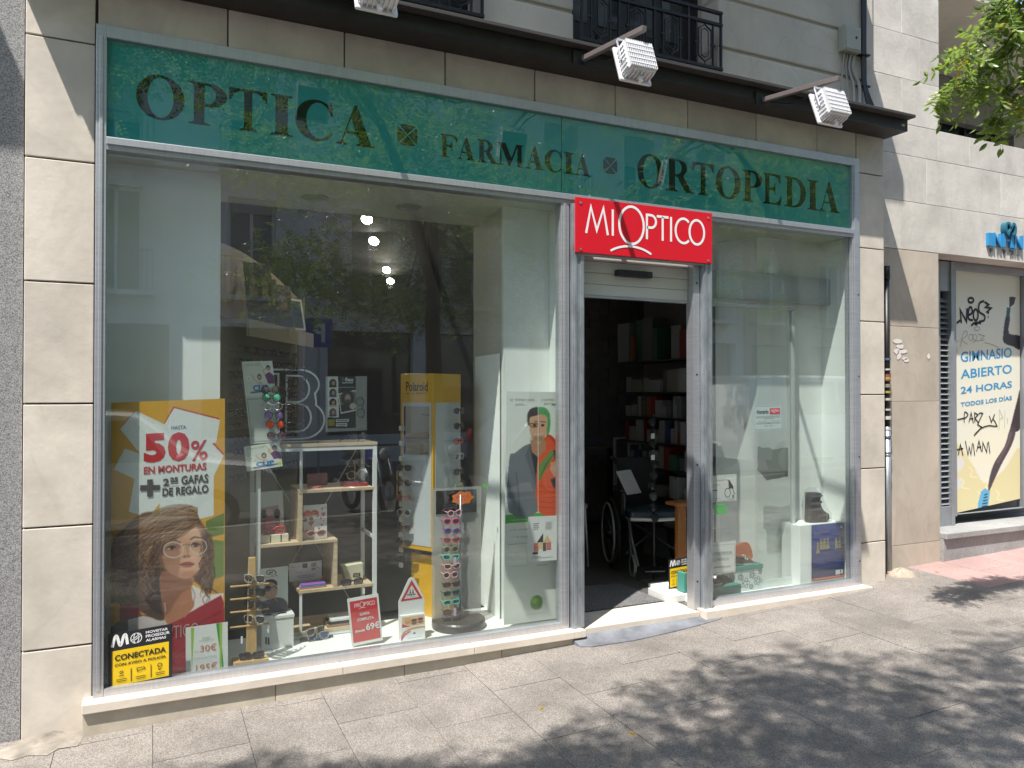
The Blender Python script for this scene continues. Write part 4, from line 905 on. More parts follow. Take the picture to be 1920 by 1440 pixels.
# hair in front, sweeping over the forehead
front = [(190,300),(180,210),(250,150),(330,115),(420,125),(520,95),(620,70),(665,95),(690,160),(650,230),(560,265),(520,320),(440,350),(440,420),(380,500),(300,480),(200,420)]
cv.poly(smoothpts([q5(*p) for p in front],4,True),(120,84,60),soft=2)
for i in range(190):
    a = rr.uniform(0,1); y0_ = 90+a*280; pts = []
    for j in range(7):
        s = j/6; x = 680-s*((430 if i%2 else 540)+60*rr.uniform(-1,1)); y = 95+a*90+s*(120+a*190)+26*math.sin(s*7+i*.4+a*4)-60*math.sin(s*3.1)*(1-a)
        pts.append(q5(x, y))
    cv.line(smoothpts(pts,3), rr.uniform(.003,.010), [(178,146,112),(96,64,46),(150,112,82),(68,44,34),(200,170,138)][i%5], .5, 1.8)
for i in range(26):
    x = rr.uniform(380,450); pts = [q5(x+14*math.sin(j+i)-j*16, 330+j*44+rr.uniform(-20,20)) for j in range(6)]; cv.line(smoothpts(pts,3), .012, [(70,44,34),(128,88,62)][i%2], .6, 1.6)
for i in range(150):            # loose curls down both sides
    if i % 3: x = rr.uniform(70,425); y = rr.uniform(300,640) if x > 150 else rr.uniform(270,480)
    else: x = rr.uniform(712,785); y = rr.uniform(280,600)
    A_ = rr.uniform(8,20); L_ = rr.uniform(90,190); ph = rr.uniform(0,6); dr = rr.uniform(-30,20)
    pts = [q5(x+A_*math.sin(t_*1.25+ph)+dr*t_/8, y+L_*t_/8) for t_ in range(9)]
    cv.line(smoothpts(pts,2), rr.uniform(.004,.009), [(54,34,26),(120,82,58),(156,116,84),(84,54,38),(40,26,22)][i%5], .6, 1.5)
for cx_, cy_, rx_, ry_ in ((512,382,70,56),(690,358,58,54)):    # thin round spectacles
    cv.line(smoothpts([q5(cx_+rx_*math.cos(a_*math.pi/8), cy_+ry_*math.sin(a_*math.pi/8)) for a_ in range(17)],2),.009,(206,200,190),.9,1.1)
cv.line([q5(580,350),q5(606,342),q5(634,348)],.010,(150,120,100),.95,1)
cv.line([q5(450,760),q5(456,820)],.008,(210,200,190),.7,1)
cv.mixin(np.clip((.34-cv.x)*2.2,0,.55)*(cv.y > .42),(60,38,30),.5)
cv.a = np.clip(cv.a*(1+rr.normal(0,.025,cv.a.shape[:2]))[...,None],0,1)
bd.paint(cv)
M_teal = mat('teal_print', (.06,.15,.19), .5); M_brn = mat('brown_print', (.055,.04,.035), .5)
T4 = lambda s, x0, y0, x1, y1: bd.tx(s, 190+x0/5.54, 740+y0/5.54, 190+x1/5.54, 740+y1/5.54)
bd.text([T4('HASTA',727,317,884,366)], M_teal, bold=.02)
bd.text([T4('5',440,395,668,712),T4('0',690,382,915,702)], M_redp, bold=.055); bd.text([T4('%',930,468,1104,690)], M_redp, bold=.015)
bd.text([T4('EN MONTURAS',440,705,1092,828)], M_redp, bold=.03)
bd.text([T4('2',640,868,704,950),T4('as',716,852,796,914),T4('GAFAS',830,822,1112,935),T4('DE REGALO',634,933,1112,1057)], M_brn, bold=.03)
bd.strokes('plus_sign', [[bd.c(190+402/5.54,740+968/5.54),bd.c(190+608/5.54,740+965/5.54)]], .028, M_brn); bd.strokes('plus_sign', [[bd.c(190+505/5.54,740+880/5.54),bd.c(190+505/5.54,740+1058/5.54)]], .026, M_brn)
bd.strokes('underline', [[bd.c(190+712/5.54,740+926/5.54),bd.c(190+798/5.54,740+922/5.54)]], .004, M_brn)
bd.text([('PTICO',.49,.155,.76,.20)], mat('pale_red_print', (.5,.3,.3), .5), bold=-.01)
# ---- alarm notice on the glass, and its twins
M_blackp = mat('black_panel', (.02,.021,.025), .4); M_yel = mat('yellow_panel', (.75,.50,.01), .5)
def alarm(label, bl, br, tl, Y, full=True):
    t, bd = sheet('alarm_notice', label, 'notice', bl, br, tl, Y, .003, M_blackp, group='black and yellow alarm company notices')
    bd.poly('yellow_panel', [(.055,.10),(.945,.10),(.945,.70),(.055,.70)], M_yel)
    a = [(.06,.77),(.10,.93),(.135,.94),(.17,.80),(.20,.80),(.235,.93),(.27,.94),(.295,.78)]
    bd.strokes('wave_emblem', [smoothpts(a,4)], bd.w*.045, M_wp); bd.strokes('globe_emblem', [arc(.43,.86,.085,.085*bd.w/bd.h,0,360,24),[(.355,.83),(.5,.93)],[(.36,.80),(.50,.89)],arc(.43,.86,.04,.083*bd.w/bd.h,0,360,16)], bd.w*.013, M_wp)
    bd.text([('MOVISTAR',.58,.905,.93,.95),('PROSEGUR',.58,.835,.96,.885),('ALARMAS',.58,.765,.90,.812)], M_wp, bold=.02)
    bd.text([('CONECTADA',.10,.525,.90,.625),('CON AVISO A POLICÍA',.10,.43,.90,.485)], M_bp, bold=.025)
    if full:
        L = [[(.35,.14),(.35,.36)],[(.66,.14),(.66,.36)],arc(.2,.32,.025,.02,0,360,10),[(.16,.26),(.24,.26)],[(.44,.34),(.55,.34),(.57,.31),(.45,.28),(.44,.34)],arc(.80,.32,.035,.03,0,360,12),[(.77,.27),(.80,.24),(.83,.27)]]
        L += [[(.12,.20),(.28,.20)],[(.13,.17),(.27,.17)],[(.42,.19),(.58,.19)],[(.43,.16),(.57,.16)],[(.73,.19),(.88,.19)],[(.74,.16),(.87,.16)]]
        bd.strokes('pictograms', L, bd.w*.011, M_bp); bd.text([('900 117 205',.30,.03,.68,.065)], M_wp)
alarm('black and yellow alarm notice low on the glass in front of the tall yellow poster', (203,1300), (323,1276), (203,1190), .0015)
# ---- price sheet 30 / 195
t, bd = sheet('price_sheet', 'white price sheet with green stripes reading 30€ and 195€', 'price sheet', (348.5,1275), (427.5,1262), (348,1177), .07, .002)
M_lg = mat('light_green_print', (.30,.52,.04), .5); M_or = mat('faded_orange_print', (.55,.16,.08), .5); M_gt = mat('grey_green_print', (.33,.45,.33), .5)
bd.poly('green_stripe', [(.12,.98),(.20,.98),(.14,.12)], M_lg); bd.poly('green_stripe', [(.72,1),(.80,1),(.90,.10),(.86,.10)], M_grnp); bd.poly('green_stripe', [(.80,1),(.86,1),(.84,.10),(.80,.10)], M_lg)
bd.text([('30€',.34,.49,.72,.62),('195€',.24,.12,.74,.26)], M_or); bd.text([('Gafas',.38,.74,.58,.78),('completas',.30,.685,.66,.725),('Con progresivos',.20,.36,.72,.40),('desde',.20,.50,.31,.53)], M_gt)
# ---- 69 euro card
t, bd = sheet('price_card', 'red and white MIOPTICO price card reading 69€ standing on the platform', 'price card', (660,1212), (718,1200), (651,1123), .13, .004, M_paper, Yb=.15)
bd.poly('red_panel', [(.06,.06),(.94,.06),(.94,.88),(.06,.88)], mat('rose_print', (.60,.08,.08), .4)); bd.poly('red_header', [(.06,.70),(.94,.70),(.94,.93),(.06,.93)], M_redp)
logo(bd, .2*bd.w, .79*bd.h, .66*bd.w, bd.w*.014, M_wp)
bd.text([('GAFA',.34,.60,.66,.66),('COMPLETA',.24,.49,.78,.55),('desde',.14,.265,.46,.325)], M_wp, bold=.02); bd.text([('69€',.50,.27,.95,.42)], M_wp, bold=.02)
MB().prism([(0,0),(.06,0),(0,.18)],-.003,.003,'yz').build('strut', M_paper, t, local=True).location = (.05,.028,0)
# ---- leaflet holder with warning triangle
t = thing('leaflet_holder', 'white leaflet holder topped by a red warning triangle lettered FRENA', 'leaflet holder', at(770,1200,.14))
o = at(748,1203,.14); U = at(795,1195,.14)-o; bd = Board(o, U, (0,0,U.length*1.55/1.0*1.55), t, eps=.0006); W = U.length; H = bd.h
def hp(pts, y0, y1, m, n): MB().add([o+Vector((a*W,y0,b*H)) for a,b in pts]+[o+Vector((a*W,y1,b*H)) for a,b in pts], [tuple(range(len(pts))), tuple(range(2*len(pts)-1,len(pts)-1,-1))]+[(i,len(pts)+i,len(pts)+(i+1)%len(pts),(i+1)%len(pts)) for i in range(len(pts))]).build(n, m, t, bevel=.0015)
hp([(0,0),(1,0),(1.02,.63),(.62,.97),(.5,1.0),(.38,.97),(-.02,.63)],.0,.006,M_paper,'back_card'); hp([(.02,.0),(.98,.0),(.98,.42),(.02,.42)],-.03,-.001,M_paper,'pocket')
bd.flat('triangle', fill2d([[(.06,.63),(.94,.63),(.5,.95)],[(.20,.66),(.80,.66),(.5,.87)]]), M_redp, off=.0008)
bd.text([('FRENA',.33,.70,.67,.73)], M_bp, bold=.03); bd.text([('La miopía en',.28,.675,.72,.692)], M_bp)
bd.strokes('walking_figures', [[(.45,.80),(.44,.76),(.41,.74)],[(.44,.76),(.47,.735)],[(.55,.80),(.55,.765),(.52,.74)],[(.55,.765),(.58,.735)]], .004, M_bp)
cv = Canvas(60,96,(236,236,234)); cv.poly([(0.05,.05),(.95,.05),(.95,.40),(.05,.44)],(226,180,140)); cv.ell(.28,.25,.13,.13,(196,140,100)); cv.ell(.54,.30,.12,.12,(120,76,54)); cv.ell(.80,.28,.12,.12,(150,100,74)); cv.ell(.28,.15,.15,.09,(210,170,90)); cv.ell(.54,.2,.13,.07,(34,24,22)); cv.ell(.8,.18,.12,.07,(40,28,24)); cv.poly([(.05,.30),(.4,.44),(.05,.44)],(196,30,60))
cv.line(smoothpts([(.02,.80),(.15,.62),(.45,.52),(.98,.50)],5),.10,(214,150,40)); cv.line(smoothpts([(.02,.88),(.15,.72),(.35,.62)],5),.09,(180,40,150),.8,2); cv.ell(.55,.70,.05,.05,(60,50,70)); cv.line([(.3,.86),(.85,.86)],.02,(150,150,160)); cv.line([(.2,.48),(.75,.46)],.02,(150,150,170))
Board(o+Vector((.02*W,-.031,0)),(W*.96,0,0),(0,0,H*.42),t).paint(cv)
# ---- contact lens poster with the man
t, bd = sheet('contact_lens_poster', 'tall white contact lens poster of a man half in jacket and half in orange coat', 'poster', (945,1172), (1054,1158), (950,734), .075, .005, M_paper)
cv = Canvas(110, 400, (222,226,220)); q8 = lambda x, y: bd.cd(930+x/3.13, 720+y/3.13)
PL(q8,[(50,770),(420,745),(420,795),(50,820)],(88,168,74)); PL(q8,[(70,750),(390,735),(390,1440),(70,1440)],(214,218,210),al=.0)
PL(q8,[(40,820),(420,790),(420,1440),(40,1440)],(216,220,210),al=.6)
cv.poly(smoothpts([q8(*p) for p in [(78,440),(110,405),(200,350),(248,420),(245,748),(75,750)]],3,True),(112,116,124),soft=1); PL(q8,[(198,350),(248,400),(246,600),(215,480)],(40,42,48),soft=1)
PL(q8,[(170,420),(196,360),(246,610),(246,640)],(92,96,104)); cv.line([q8(120,520),q8(140,748)],.02,(78,80,88),.7,2)
cv.poly(smoothpts([q8(*p) for p in [(248,420),(300,300),(350,330),(370,420),(420,450),(420,742),(247,748)]],3,True),(222,84,38),soft=1)
for k in range(5): cv.line([q8(252,600+k*30),q8(320,606+k*30),q8(400,596+k*30)],.012,(176,56,26),.7,1.5)
cv.line(smoothpts([q8(302,300),q8(340,330),q8(355,380)],4),.04,(186,58,30),.9,2)
PL(q8,[(248,480),(330,380),(340,420),(250,580)],(110,140,70)); 
for k in range(6): cv.line([q8(255+k*12,560-k*24),q8(290+k*10,470-k*12)],.010,(60,96,50),.8,1)
PL(q8,[(200,330),(290,330),(290,390),(248,430),(210,400)],(176,128,98),soft=1)
cv.poly(smoothpts([q8(*p) for p in [(196,190),(246,170),(296,190),(300,260),(285,320),(250,350),(215,325),(196,265)]],4,True),(206,160,128),soft=1)
cv.poly(smoothpts([q8(*p) for p in [(186,235),(184,180),(205,145),(250,136),(250,180),(200,195),(196,240)]],3,True),(46,36,32),soft=1); cv.poly(smoothpts([q8(*p) for p in [(250,138),(290,140),(316,180),(316,270),(298,296),(300,200),(270,178),(250,178)]],3,True),(72,156,84),soft=1)
for a in (226,274): cv.ell(*q8(a,242),.03,.02,(50,36,30),1,.6)
cv.line([q8(196,232),q8(244,232),q8(240,252),q8(212,254),q8(200,240)],.012,(40,34,32),.9,1); cv.line([q8(226,222),q8(244,220)],.014,(50,38,32),.8,1); cv.line([q8(262,220),q8(290,224)],.014,(50,38,32),.8,1)
cv.line(smoothpts([q8(226,292),q8(250,300),q8(274,290)],3),.010,(226,214,206),.9,1.2); cv.line([q8(250,250),q8(254,276)],.012,(170,120,92),.8,1.5); cv.ell(*q8(250,322),.12,.05,(120,88,68),.5,.9)
PL(q8,[(320,460),(370,450),(372,540),(340,545),(316,500)],(206,158,126),soft=1); PL(q8,[(336,390),(366,380),(370,440),(345,440)],(48,54,66),soft=1); PL(q8,[(320,560),(370,540),(370,650),(335,600)],(40,44,52),soft=1)
cv.line([q8(247,40),q8(247,748)],.010,(236,238,234),.9,1)
cv.ell(*q8(238,1282),.105,.115,(78,140,40),1,.15); cv.ell(*q8(225,1270),.05,.05,(150,190,60),.8,1); cv.ell(*q8(255,1300),.04,.05,(40,90,30),.6,1)
bd.paint(cv)
M_gt2 = mat('grey_print', (.28,.28,.27), .5); X8 = lambda s, a, b_, c_, d_: bd.tx(s, 930+a/3.13, 720+b_/3.13, 930+c_/3.13, 720+d_/3.13)
bd.text([X8('ay tiempo para',82,82,224,106),X8('gafas...',114,112,180,130),X8('y también',268,84,340,104),X8('para',282,110,320,128),X8('a lo mejor',80,842,200,868),X8('con la libertad',76,885,215,908),X8('que te ofrecen',72,926,205,948),X8('Seguridad de uso',90,1022,215,1036),X8('Fáciles de usar',90,1060,192,1074),X8('Cómodas',238,1052,302,1068),X8('CooperVision',176,1336,300,1358)], M_gt2)
bd.text([X8('lentillas',326,108,400,126)], M_grnp, bold=.02); bd.text([X8('Solicita una prueba',90,782,330,802)], M_wp, bold=.01)
# small leaflet taped on the glass before it
t, bd = sheet('house_leaflet', 'small white leaflet with a geometric house drawing taped over the tall contact lens poster', 'leaflet', (990,1054), (1044,1050), (990,969), .0145, .0012)
for pts, m in (([(.30,.42),(.52,.62),(.52,.42)],M_bp),([(.52,.42),(.66,.58),(.80,.42)],mat('sand_print',(.7,.5,.2),.5)),([(.20,.22),(.36,.22),(.36,.41),(.20,.41)],mat('rose2_print',(.55,.14,.12),.5)),([(.37,.28),(.50,.28),(.50,.41),(.37,.41)],MATS['sand_print']),([(.51,.22),(.62,.22),(.62,.41),(.51,.41)],M_brn),([(.63,.24),(.80,.24),(.80,.41),(.63,.41)],MATS['rose2_print']),([(.16,.16),(.34,.16),(.34,.21),(.16,.21)],M_bp)): bd.poly('print_shape', pts, m, off=.0006)
bd.strokes('small_print', [[(.18,.84-.04*k),(.18+.2-.03*(k%2),.84-.04*k)] for k in range(4)], bd.w*.028, M_gt2); bd.strokes('small_print', [[(.6,.86-.03*k),(.84-.04*(k%2),.86-.03*k)] for k in range(6)]+[[(.12,.11),(.44,.11)],[(.12,.08),(.85,.08)]], bd.w*.012, M_gt2)
# ================================================================ spectacles
def outline(shape, w, h, n=20):
    out = []
    for i in range(n):
        a = 2*math.pi*i/n; c, s = math.cos(a), math.sin(a)
        e = {'round':1, 'way':.62, 'rect':.5, 'cat':.8, 'aviator':.85, 'oval':.95}[shape]
        x = math.copysign(abs(c)**e, c)*w/2; z = math.copysign(abs(s)**e, s)*h/2
        if shape in ('way','aviator'): x *= 1+.10*(z/(h/2))
        if shape == 'cat': z += .22*h*max(0, x/(w/2))**2*(1 if s > 0 else .3)
        out.append((x, z))
    return out
_gm = {}
def gmesh(shape, rim, style):
    k = (shape, rim, style)
    if k in _gm: return _gm[k]
    w, h = {'round':(.047,.043),'way':(.052,.041),'rect':(.054,.034),'cat':(.053,.036),'aviator':(.056,.048),'oval':(.052,.034)}[shape]
    gap = .018; f = MB(); l = []
    for s in (-1, 1):
        cx = s*(w/2+gap/2); o = outline(shape, w, h)
        pts = [(cx+s*x, .0035*(abs(x/w)*2)**2*(1 if x > 0 else .2), z) for x, z in o]; f.tube(pts, rim, 6, closed=True)
        L = MB(); L.add([(cx, -.002, 0)]+[(a, b, c) for a, b, c in pts], [(0, i+1, (i+1)%len(pts)+1) for i in range(len(pts))][::(1)]); l.append(L.mesh('lens', None, True))
        hx = s*(w+gap/2); hz = h*.28
        if style == 'open': f.tube([(hx,.003,hz),(hx+s*.005,.01,hz),(hx+s*.006,.05,hz-.001),(hx+s*.004,.098,hz-.002),(hx-s*.002,.128,hz-.022)], [rim,rim*1.05,rim*.9,rim*.9,rim], 5)
        else: f.tube([(hx,.003,hz),(hx+s*.003,.009,hz),(hx-s*.02,.012+.003*s,hz-.003),(-s*.02,.016+.003*s,hz-.008),(-s*.05,.018+.003*s,hz-.022)], rim*.9, 5)
    f.tube([(-gap/2-.002,0,h*.18),(0,-.001,h*.24),(gap/2+.002,0,h*.18)], rim*.95, 6)
    fm = f.mesh('frame', None, True); fm.materials.append(None); [m.materials.append(None) for m in l]
    _gm[k] = (fm, l); return _gm[k]
LENS = {}
def lensmat(n, c, al=.92, metal=0):
    if n in MATS: return MATS[n]
    m = mat(n, c, .05, metal=metal, spec=.7)
    m.node_tree.nodes['Principled BSDF'].inputs['Alpha'].default_value = al; return m
L_dark = lensmat('smoke_lens', (.012,.012,.014)); L_brown = lensmat('brown_lens', (.05,.028,.018), .88); L_grad = lensmat('violet_lens', (.06,.04,.06), .85)
L_red = lensmat('red_mirror_lens', (.65,.06,.01), .97, .6); L_green = lensmat('green_mirror_lens', (.08,.45,.30), .95, .6); L_yel = lensmat('yellow_mirror_lens', (.40,.42,.12), .93, .5); L_clear = glassmat('optical_lens', (.97,.97,.97)); L_pink = lensmat('pink_lens', (.25,.08,.08), .6); L_blue = lensmat('blue_lens', (.02,.04,.16), .9); L_viol = lensmat('violet_mirror_lens', (.16,.1,.3), .95, .5)
def fm(n, c, r=.25, metal=0): return mat(n+'_frame', c, r, metal=metal)
F_blk = fm('black',(.012,.012,.013)); F_pink = fm('pink',(.75,.06,.22)); F_viol = fm('violet',(.18,.06,.32)); F_red = fm('red',(.55,.03,.05)); F_olive = fm('olive',(.22,.24,.12)); F_turq = fm('turquoise',(.05,.50,.42)); F_lpink = fm('pale_pink',(.75,.36,.40)); F_wine = fm('wine',(.10,.02,.03)); F_teal = fm('teal',(.03,.12,.12)); F_brown = fm('brown',(.09,.04,.02)); F_gold = fm('gold',(.6,.42,.18),.25,.9); F_silver = fm('silver',(.6,.6,.6),.25,.9); F_hav = mat('pale_tortoise_frame', (.45,.42,.36), .3, noise=.7, scale=90, c2=(.05,.04,.035)); F_white = fm('white',(.7,.7,.68)); F_blue = fm('blue',(.04,.07,.3)); F_rose = fm('clear_rose',(.45,.18,.15)); F_aqua = fm('aqua',(.15,.45,.48))
def specs(label, p, face=0, shape='way', frame=None, lens=None, rim=.0028, style='open', scale=1.0, tilt=0, roll=0, group=None, kind='sunglasses', ang=None, parts=True):
    me, l = gmesh(shape, rim, style); n = 'spectacles' if kind == 'spectacles' else 'sunglasses'
    if parts:
        t = thing(n, label, 'glasses' if n == 'spectacles' else 'sunglasses', p, group=group, rot=ang or (R(tilt), R(roll), R(face))); t.scale = (scale,)*3
        def put(nm, mesh, m):
            o = addobj(nm, mesh, t); o.material_slots[0].link = 'OBJECT'; o.material_slots[0].material = m; return o
        put('frame', me, frame or F_blk)
        for x in l: put('lens', x, lens or L_dark)
    else:
        t = addobj(n, me, None, p); t.rotation_euler = (R(tilt), R(roll), R(face)); t.scale = (scale,)*3; tag(t, label, 'glasses', group); t.material_slots[0].link = 'OBJECT'; t.material_slots[0].material = frame or F_blk
    return t
# ================================================================ shelf unit in the window
M_wshelf = mat('white_powder_coat', (.68,.69,.68), .4); M_oak = mat('pale_oak', (.58,.44,.29), .55, noise=.22, scale=6, stretch=(1,6,6), detail=8); M_oak2 = mat('honey_wood', (.60,.37,.15), .5, noise=.25, scale=7, stretch=(6,6,1), detail=8)
su = thing('display_shelf', 'white metal and pale wood display shelf unit in the middle of the big window', 'shelf unit', (.92,.5,.03))
FY, BY = .42, .72
for x, y in ((.570,FY),(1.262,FY),(.570,BY),(1.262,BY)): MB().box(x-.0125,x+.0125,y-.0125,y+.0125,.0305,1.170).build('post', M_wshelf, su, bevel=.002)
for y in (FY, BY): MB().box(.583,1.249,y-.012,y+.012,1.146,1.169).box(.583,1.249,y-.012,y+.012,.034,.055).build('rail', M_wshelf, su, bevel=.002)
for x in (.570, 1.262):
    for z in (1.158,.60,.044): MB().box(x-.01,x+.01,FY+.013,BY-.013,z-.01,z+.01).build('rail', M_wshelf, su, bevel=.002)
def shelfb(n, x0, x1, z, y0=FY-.015, y1=BY+.01): MB().box(x0,x1,y0,y1,z-.009,z+.009).build(n, M_oak, su, bevel=.001)
shelfb('top_board',.556,1.276,1.181); shelfb('shelf_board',.80,1.249,.905); shelfb('shelf_board',.583,1.03,.600); shelfb('shelf_board',.80,1.249,.310)
shelfb('bottom_board',.583,1.249,.065)
MB().box(.80,.822,FY-.012,BY,.610,.895).build('side_board', M_oak, su, bevel=.001); MB().box(1.008,1.03,FY-.012,BY,.320,.590).build('side_board', M_oak, su, bevel=.001)
for z0,z1 in ((.915,1.145),(.056,.30)): MB().box(.806,.822,FY-.01,FY+.006,z0,z1).build('post', M_wshelf, su, bevel=.002)
MB().bar((.60,BY+.02,.05),(1.24,BY+.02,1.15),.002,.006).bar((.60,BY+.023,1.15),(1.24,BY+.023,.05),.002,.006).build('cross_brace', M_wshelf, su)
# B display
bx0,bx1,bz0,bz1 = rect(509,690,613,824,.50)
t = thing('letter_b_display', 'big black letter B display with a white outline standing on the shelf unit', 'display', (bx0,.50,bz0))
def Bout(k):           # letter outline grown by k
    return [(0-k,0-k),(.55,0-k)]+arc(.55,.28,.42+k,.28+k,-88,52,14)+[(.80,.535)]+arc(.50,.775,.37+k,.225+k,-38,88,12)+[(0-k,1+k),(0-k,.90-k),(.10-k,.90-k),(.10-k,.10+k),(0-k,.10+k)]
holes = [[(.34,.17),(.50,.17)]+arc(.50,.31,.16,.14,-88,88,8)+[(.34,.45)], [(.34,.58),(.48,.58)]+arc(.48,.71,.15,.13,-88,88,8)+[(.34,.84)]]
def growh(h, k): cx = sum(p[0] for p in h)/len(h); cy = sum(p[1] for p in h)/len(h); return [(cx+(x-cx)*(1+k*5), cy+(y-cy)*(1+k*5)) for x, y in h]
bd = Board((bx0,.50,bz0),(bx1-bx0,0,0),(0,0,bz1-bz0),t)
bd.flat('letter', fill2d([Bout(0)]+[growh(h,.06) for h in holes]), M_bp, off=-.03, ex=.03)
bd.strokes('outline', [Bout(-.02)+[Bout(-.02)[0]]]+[growh(h_,.08)+[growh(h_,.08)[0]] for h_ in holes], .011, mat('white_outline', (.75,.75,.74), .5), off=.0015)
MB().box(bx0+.08,bx1-.04,.415,.53,bz0-.012,bz0).build('foot', M_clear, t); MB().box(bx0+.06,bx0+.064,.42,.49,bz0,bz1-.01).build('acrylic_rod', M_clear, t)
for i, (v, nm) in enumerate(((694,'topmost'),(712,'second from the top'),(738,'third from the top'),(762,'fourth from the top'),(798,'fifth from the top'),(815,'lowest'))):
    specs('black spectacles in front of the letter B, %s of six' % nm, at(553+(i%3), v, .44), 4, 'rect' if i%2 else 'way', F_blk, L_clear, rim=.0022, kind='spectacles', scale=.98, group='spectacles before the letter B', style='folded')
# flex eyewear panel
t, bd = sheet('eyewear_board', 'dark grey advertising board lettered flex eyewear on the shelf top', 'board', (611,810), (688,807), (611,706), .47, .006, M_paper)
c7 = lambda x, y: bd.cd(400+x/6, 640+y/6)
cv = Canvas(90,120,(150,154,152)); cv.poly([c7(1285,390),c7(1600,385),c7(1602,975),c7(1285,980)],(52,56,60)); cv.poly([c7(1285,388),c7(1402,388),c7(1412,855),c7(1285,855)],(214,216,214))
for i, y in enumerate((470,580,690,800)):
    cv.ell(*c7(1345,y),.085,.10,[(60,50,46),(70,60,60),(60,46,40),(90,80,76)][i],1,.2); cv.ell(*c7(1350,y),.045,.055,(170,140,124),1,.5); cv.poly([c7(1300,y+25),c7(1390,y+25),c7(1385,y+48),c7(1305,y+48)],[(50,50,56),(60,80,130),(180,170,165),(80,80,84)][i])
cv.poly([c7(1400,590),c7(1600,545),c7(1604,780),c7(1435,815)],(220,222,220)); cv.poly([c7(1412,600),c7(1600,558),c7(1602,768),c7(1440,800)],(120,122,120)); cv.ell(*c7(1510,640),.16,.20,(70,66,64),1,.2); cv.ell(*c7(1512,640),.07,.10,(176,160,150),1,.5); cv.ell(*c7(1512,672),.05,.05,(90,84,80),1,.5); cv.poly([c7(1430,720),c7(1600,690),c7(1602,765),c7(1442,795)],(60,62,66)); cv.ell(*c7(1570,730),.08,.08,(200,184,174))
cv.poly([c7(1290,880),c7(1370,880),c7(1360,950),c7(1295,955)],(150,140,50)); cv.poly([c7(1378,875),c7(1525,872),c7(1524,905),c7(1378,908)],(214,214,212)); cv.poly([c7(1378,925),c7(1505,922),c7(1504,954),c7(1378,957)],(214,214,212))
cv.line([c7(1390,890),c7(1510,888)],.02,(60,60,60)); cv.line([c7(1390,940),c7(1490,938)],.02,(60,60,60)); cv.line([c7(1410,520),c7(1585,516)],.016,(170,170,170)); bd.paint(cv)
X7 = lambda s, a, b_, c_, d_: bd.tx(s, 400+a/6, 640+b_/6, 400+c_/6, 640+d_/6)
bd.text([X7('flex',1480,408,1578,452),X7('eyewear',1448,460,1578,478)], M_wp, bold=.02); bd.text([X7('B',1445,410,1472,450)], MATS['rail_grey'] if 'rail_grey' in MATS else mat('rail_grey',(.2,.2,.2)))
specs('thin black spectacles hanging upright on the flex eyewear board', at(676,764,.455), 0, 'round', F_blk, L_clear, rim=.0016, kind='spectacles', roll=86, scale=1.1)
specs('dark sunglasses lying on the right end of the shelf top', at(672,818,.43), 20, 'rect', F_blk, L_dark, tilt=-20)
# CLIP boards
def clipboard(label, bl, br, tl, Y, small):
    t, bd = sheet('clip_board', label, 'board', bl, br, tl, Y, .006, M_paper)
    w, h = (70,56) if small else (70,170); cv = Canvas(w,h,(218,224,214))
    k = 1 if small else .42
    cv.poly([(.55,0),(1,0),(1,.95*k)],(226,230,226)); cv.line([(.55,0),(1,.80*k)],.02,(190,200,60)); 
    cv.ell(.84,.20*k,.07,.08,(60,40,40)); cv.ell(.84,.24*k,.05,.055,(206,160,134)); cv.poly([(.70,.40*k),(.86,.32*k),(1,.44*k),(1,.68*k),(.78,.66*k)],(120,60,110)); cv.line([(.70,.42*k),(.66,.28*k),(.74,.22*k)],.03,(206,160,134))
    cv.ell(.52,.46*k,.07,.09,(56,38,36)); cv.ell(.52,.47*k,.045,.06,(210,166,140)); cv.poly([(.46,.60*k),(.58,.60*k),(.60,.78*k),(.45,.78*k)],(214,190,170)); cv.line([(.44,.62*k),(.34,.52*k),(.30,.40*k)],.025,(210,166,140)); cv.ell(.16,.50*k,.07,.07,(240,242,240))
    cv.line([(.20,.90*k),(.85,.88*k)],.04,(40,60,90)); 
    if not small: cv.poly([(0,.43),(1,.43),(1,1),(0,1)],(196,204,200)); cv.line([(.05,.46),(.93,.46),(.93,.98),(.05,.98),(.05,.46)],.015,(96,104,98),1,1)
    else: cv.ell(.92,.88,.06,.06,(190,200,70)); cv.line([(.3,.94),(.75,.93)],.02,(120,150,190))
    bd.paint(cv); y = (1-.86*k) 
    bd.text([('CLIP',.27,y-.01*k,.78,y+.17*k)], mat('blue_print', (.02,.20,.55), .4), bold=.05)
    bd.text([('4',.13,1-.54*k,.19,1-.46*k),('CLIP',.40,1-.14*k,.56,1-.07*k)], M_gt2); bd.text([('NANO',.08,1-.14*k,.36,1-.07*k)], M_gt)
    return bd
bdc = clipboard('tall leaning board lettered CLIP carrying six clip-on sunglasses', (470,832), (527,828), (453,678), .39, False)
clipboard('small white card lettered CLIP below the tall leaning CLIP board', (463,884), (530,874), (457,838), .375, True)
for i, (v, lens, fr_, nm) in enumerate(((731,L_dark,F_blk,'smoke lenses, topmost'),(745,L_green,F_blk,'green mirror lenses'),(762,L_clear,F_silver,'clear lenses'),(779,L_viol,F_blk,'violet mirror lenses'),(796,L_red,F_blk,'red mirror lenses'),(817,L_grad,F_wine,'dark violet lenses, lowest'))):
    specs('round sunglasses with %s on the tall CLIP board' % nm, at(507+i*2.2, v, .33), -32, 'round', fr_, lens, rim=.0022, group='sunglasses on the tall CLIP board')
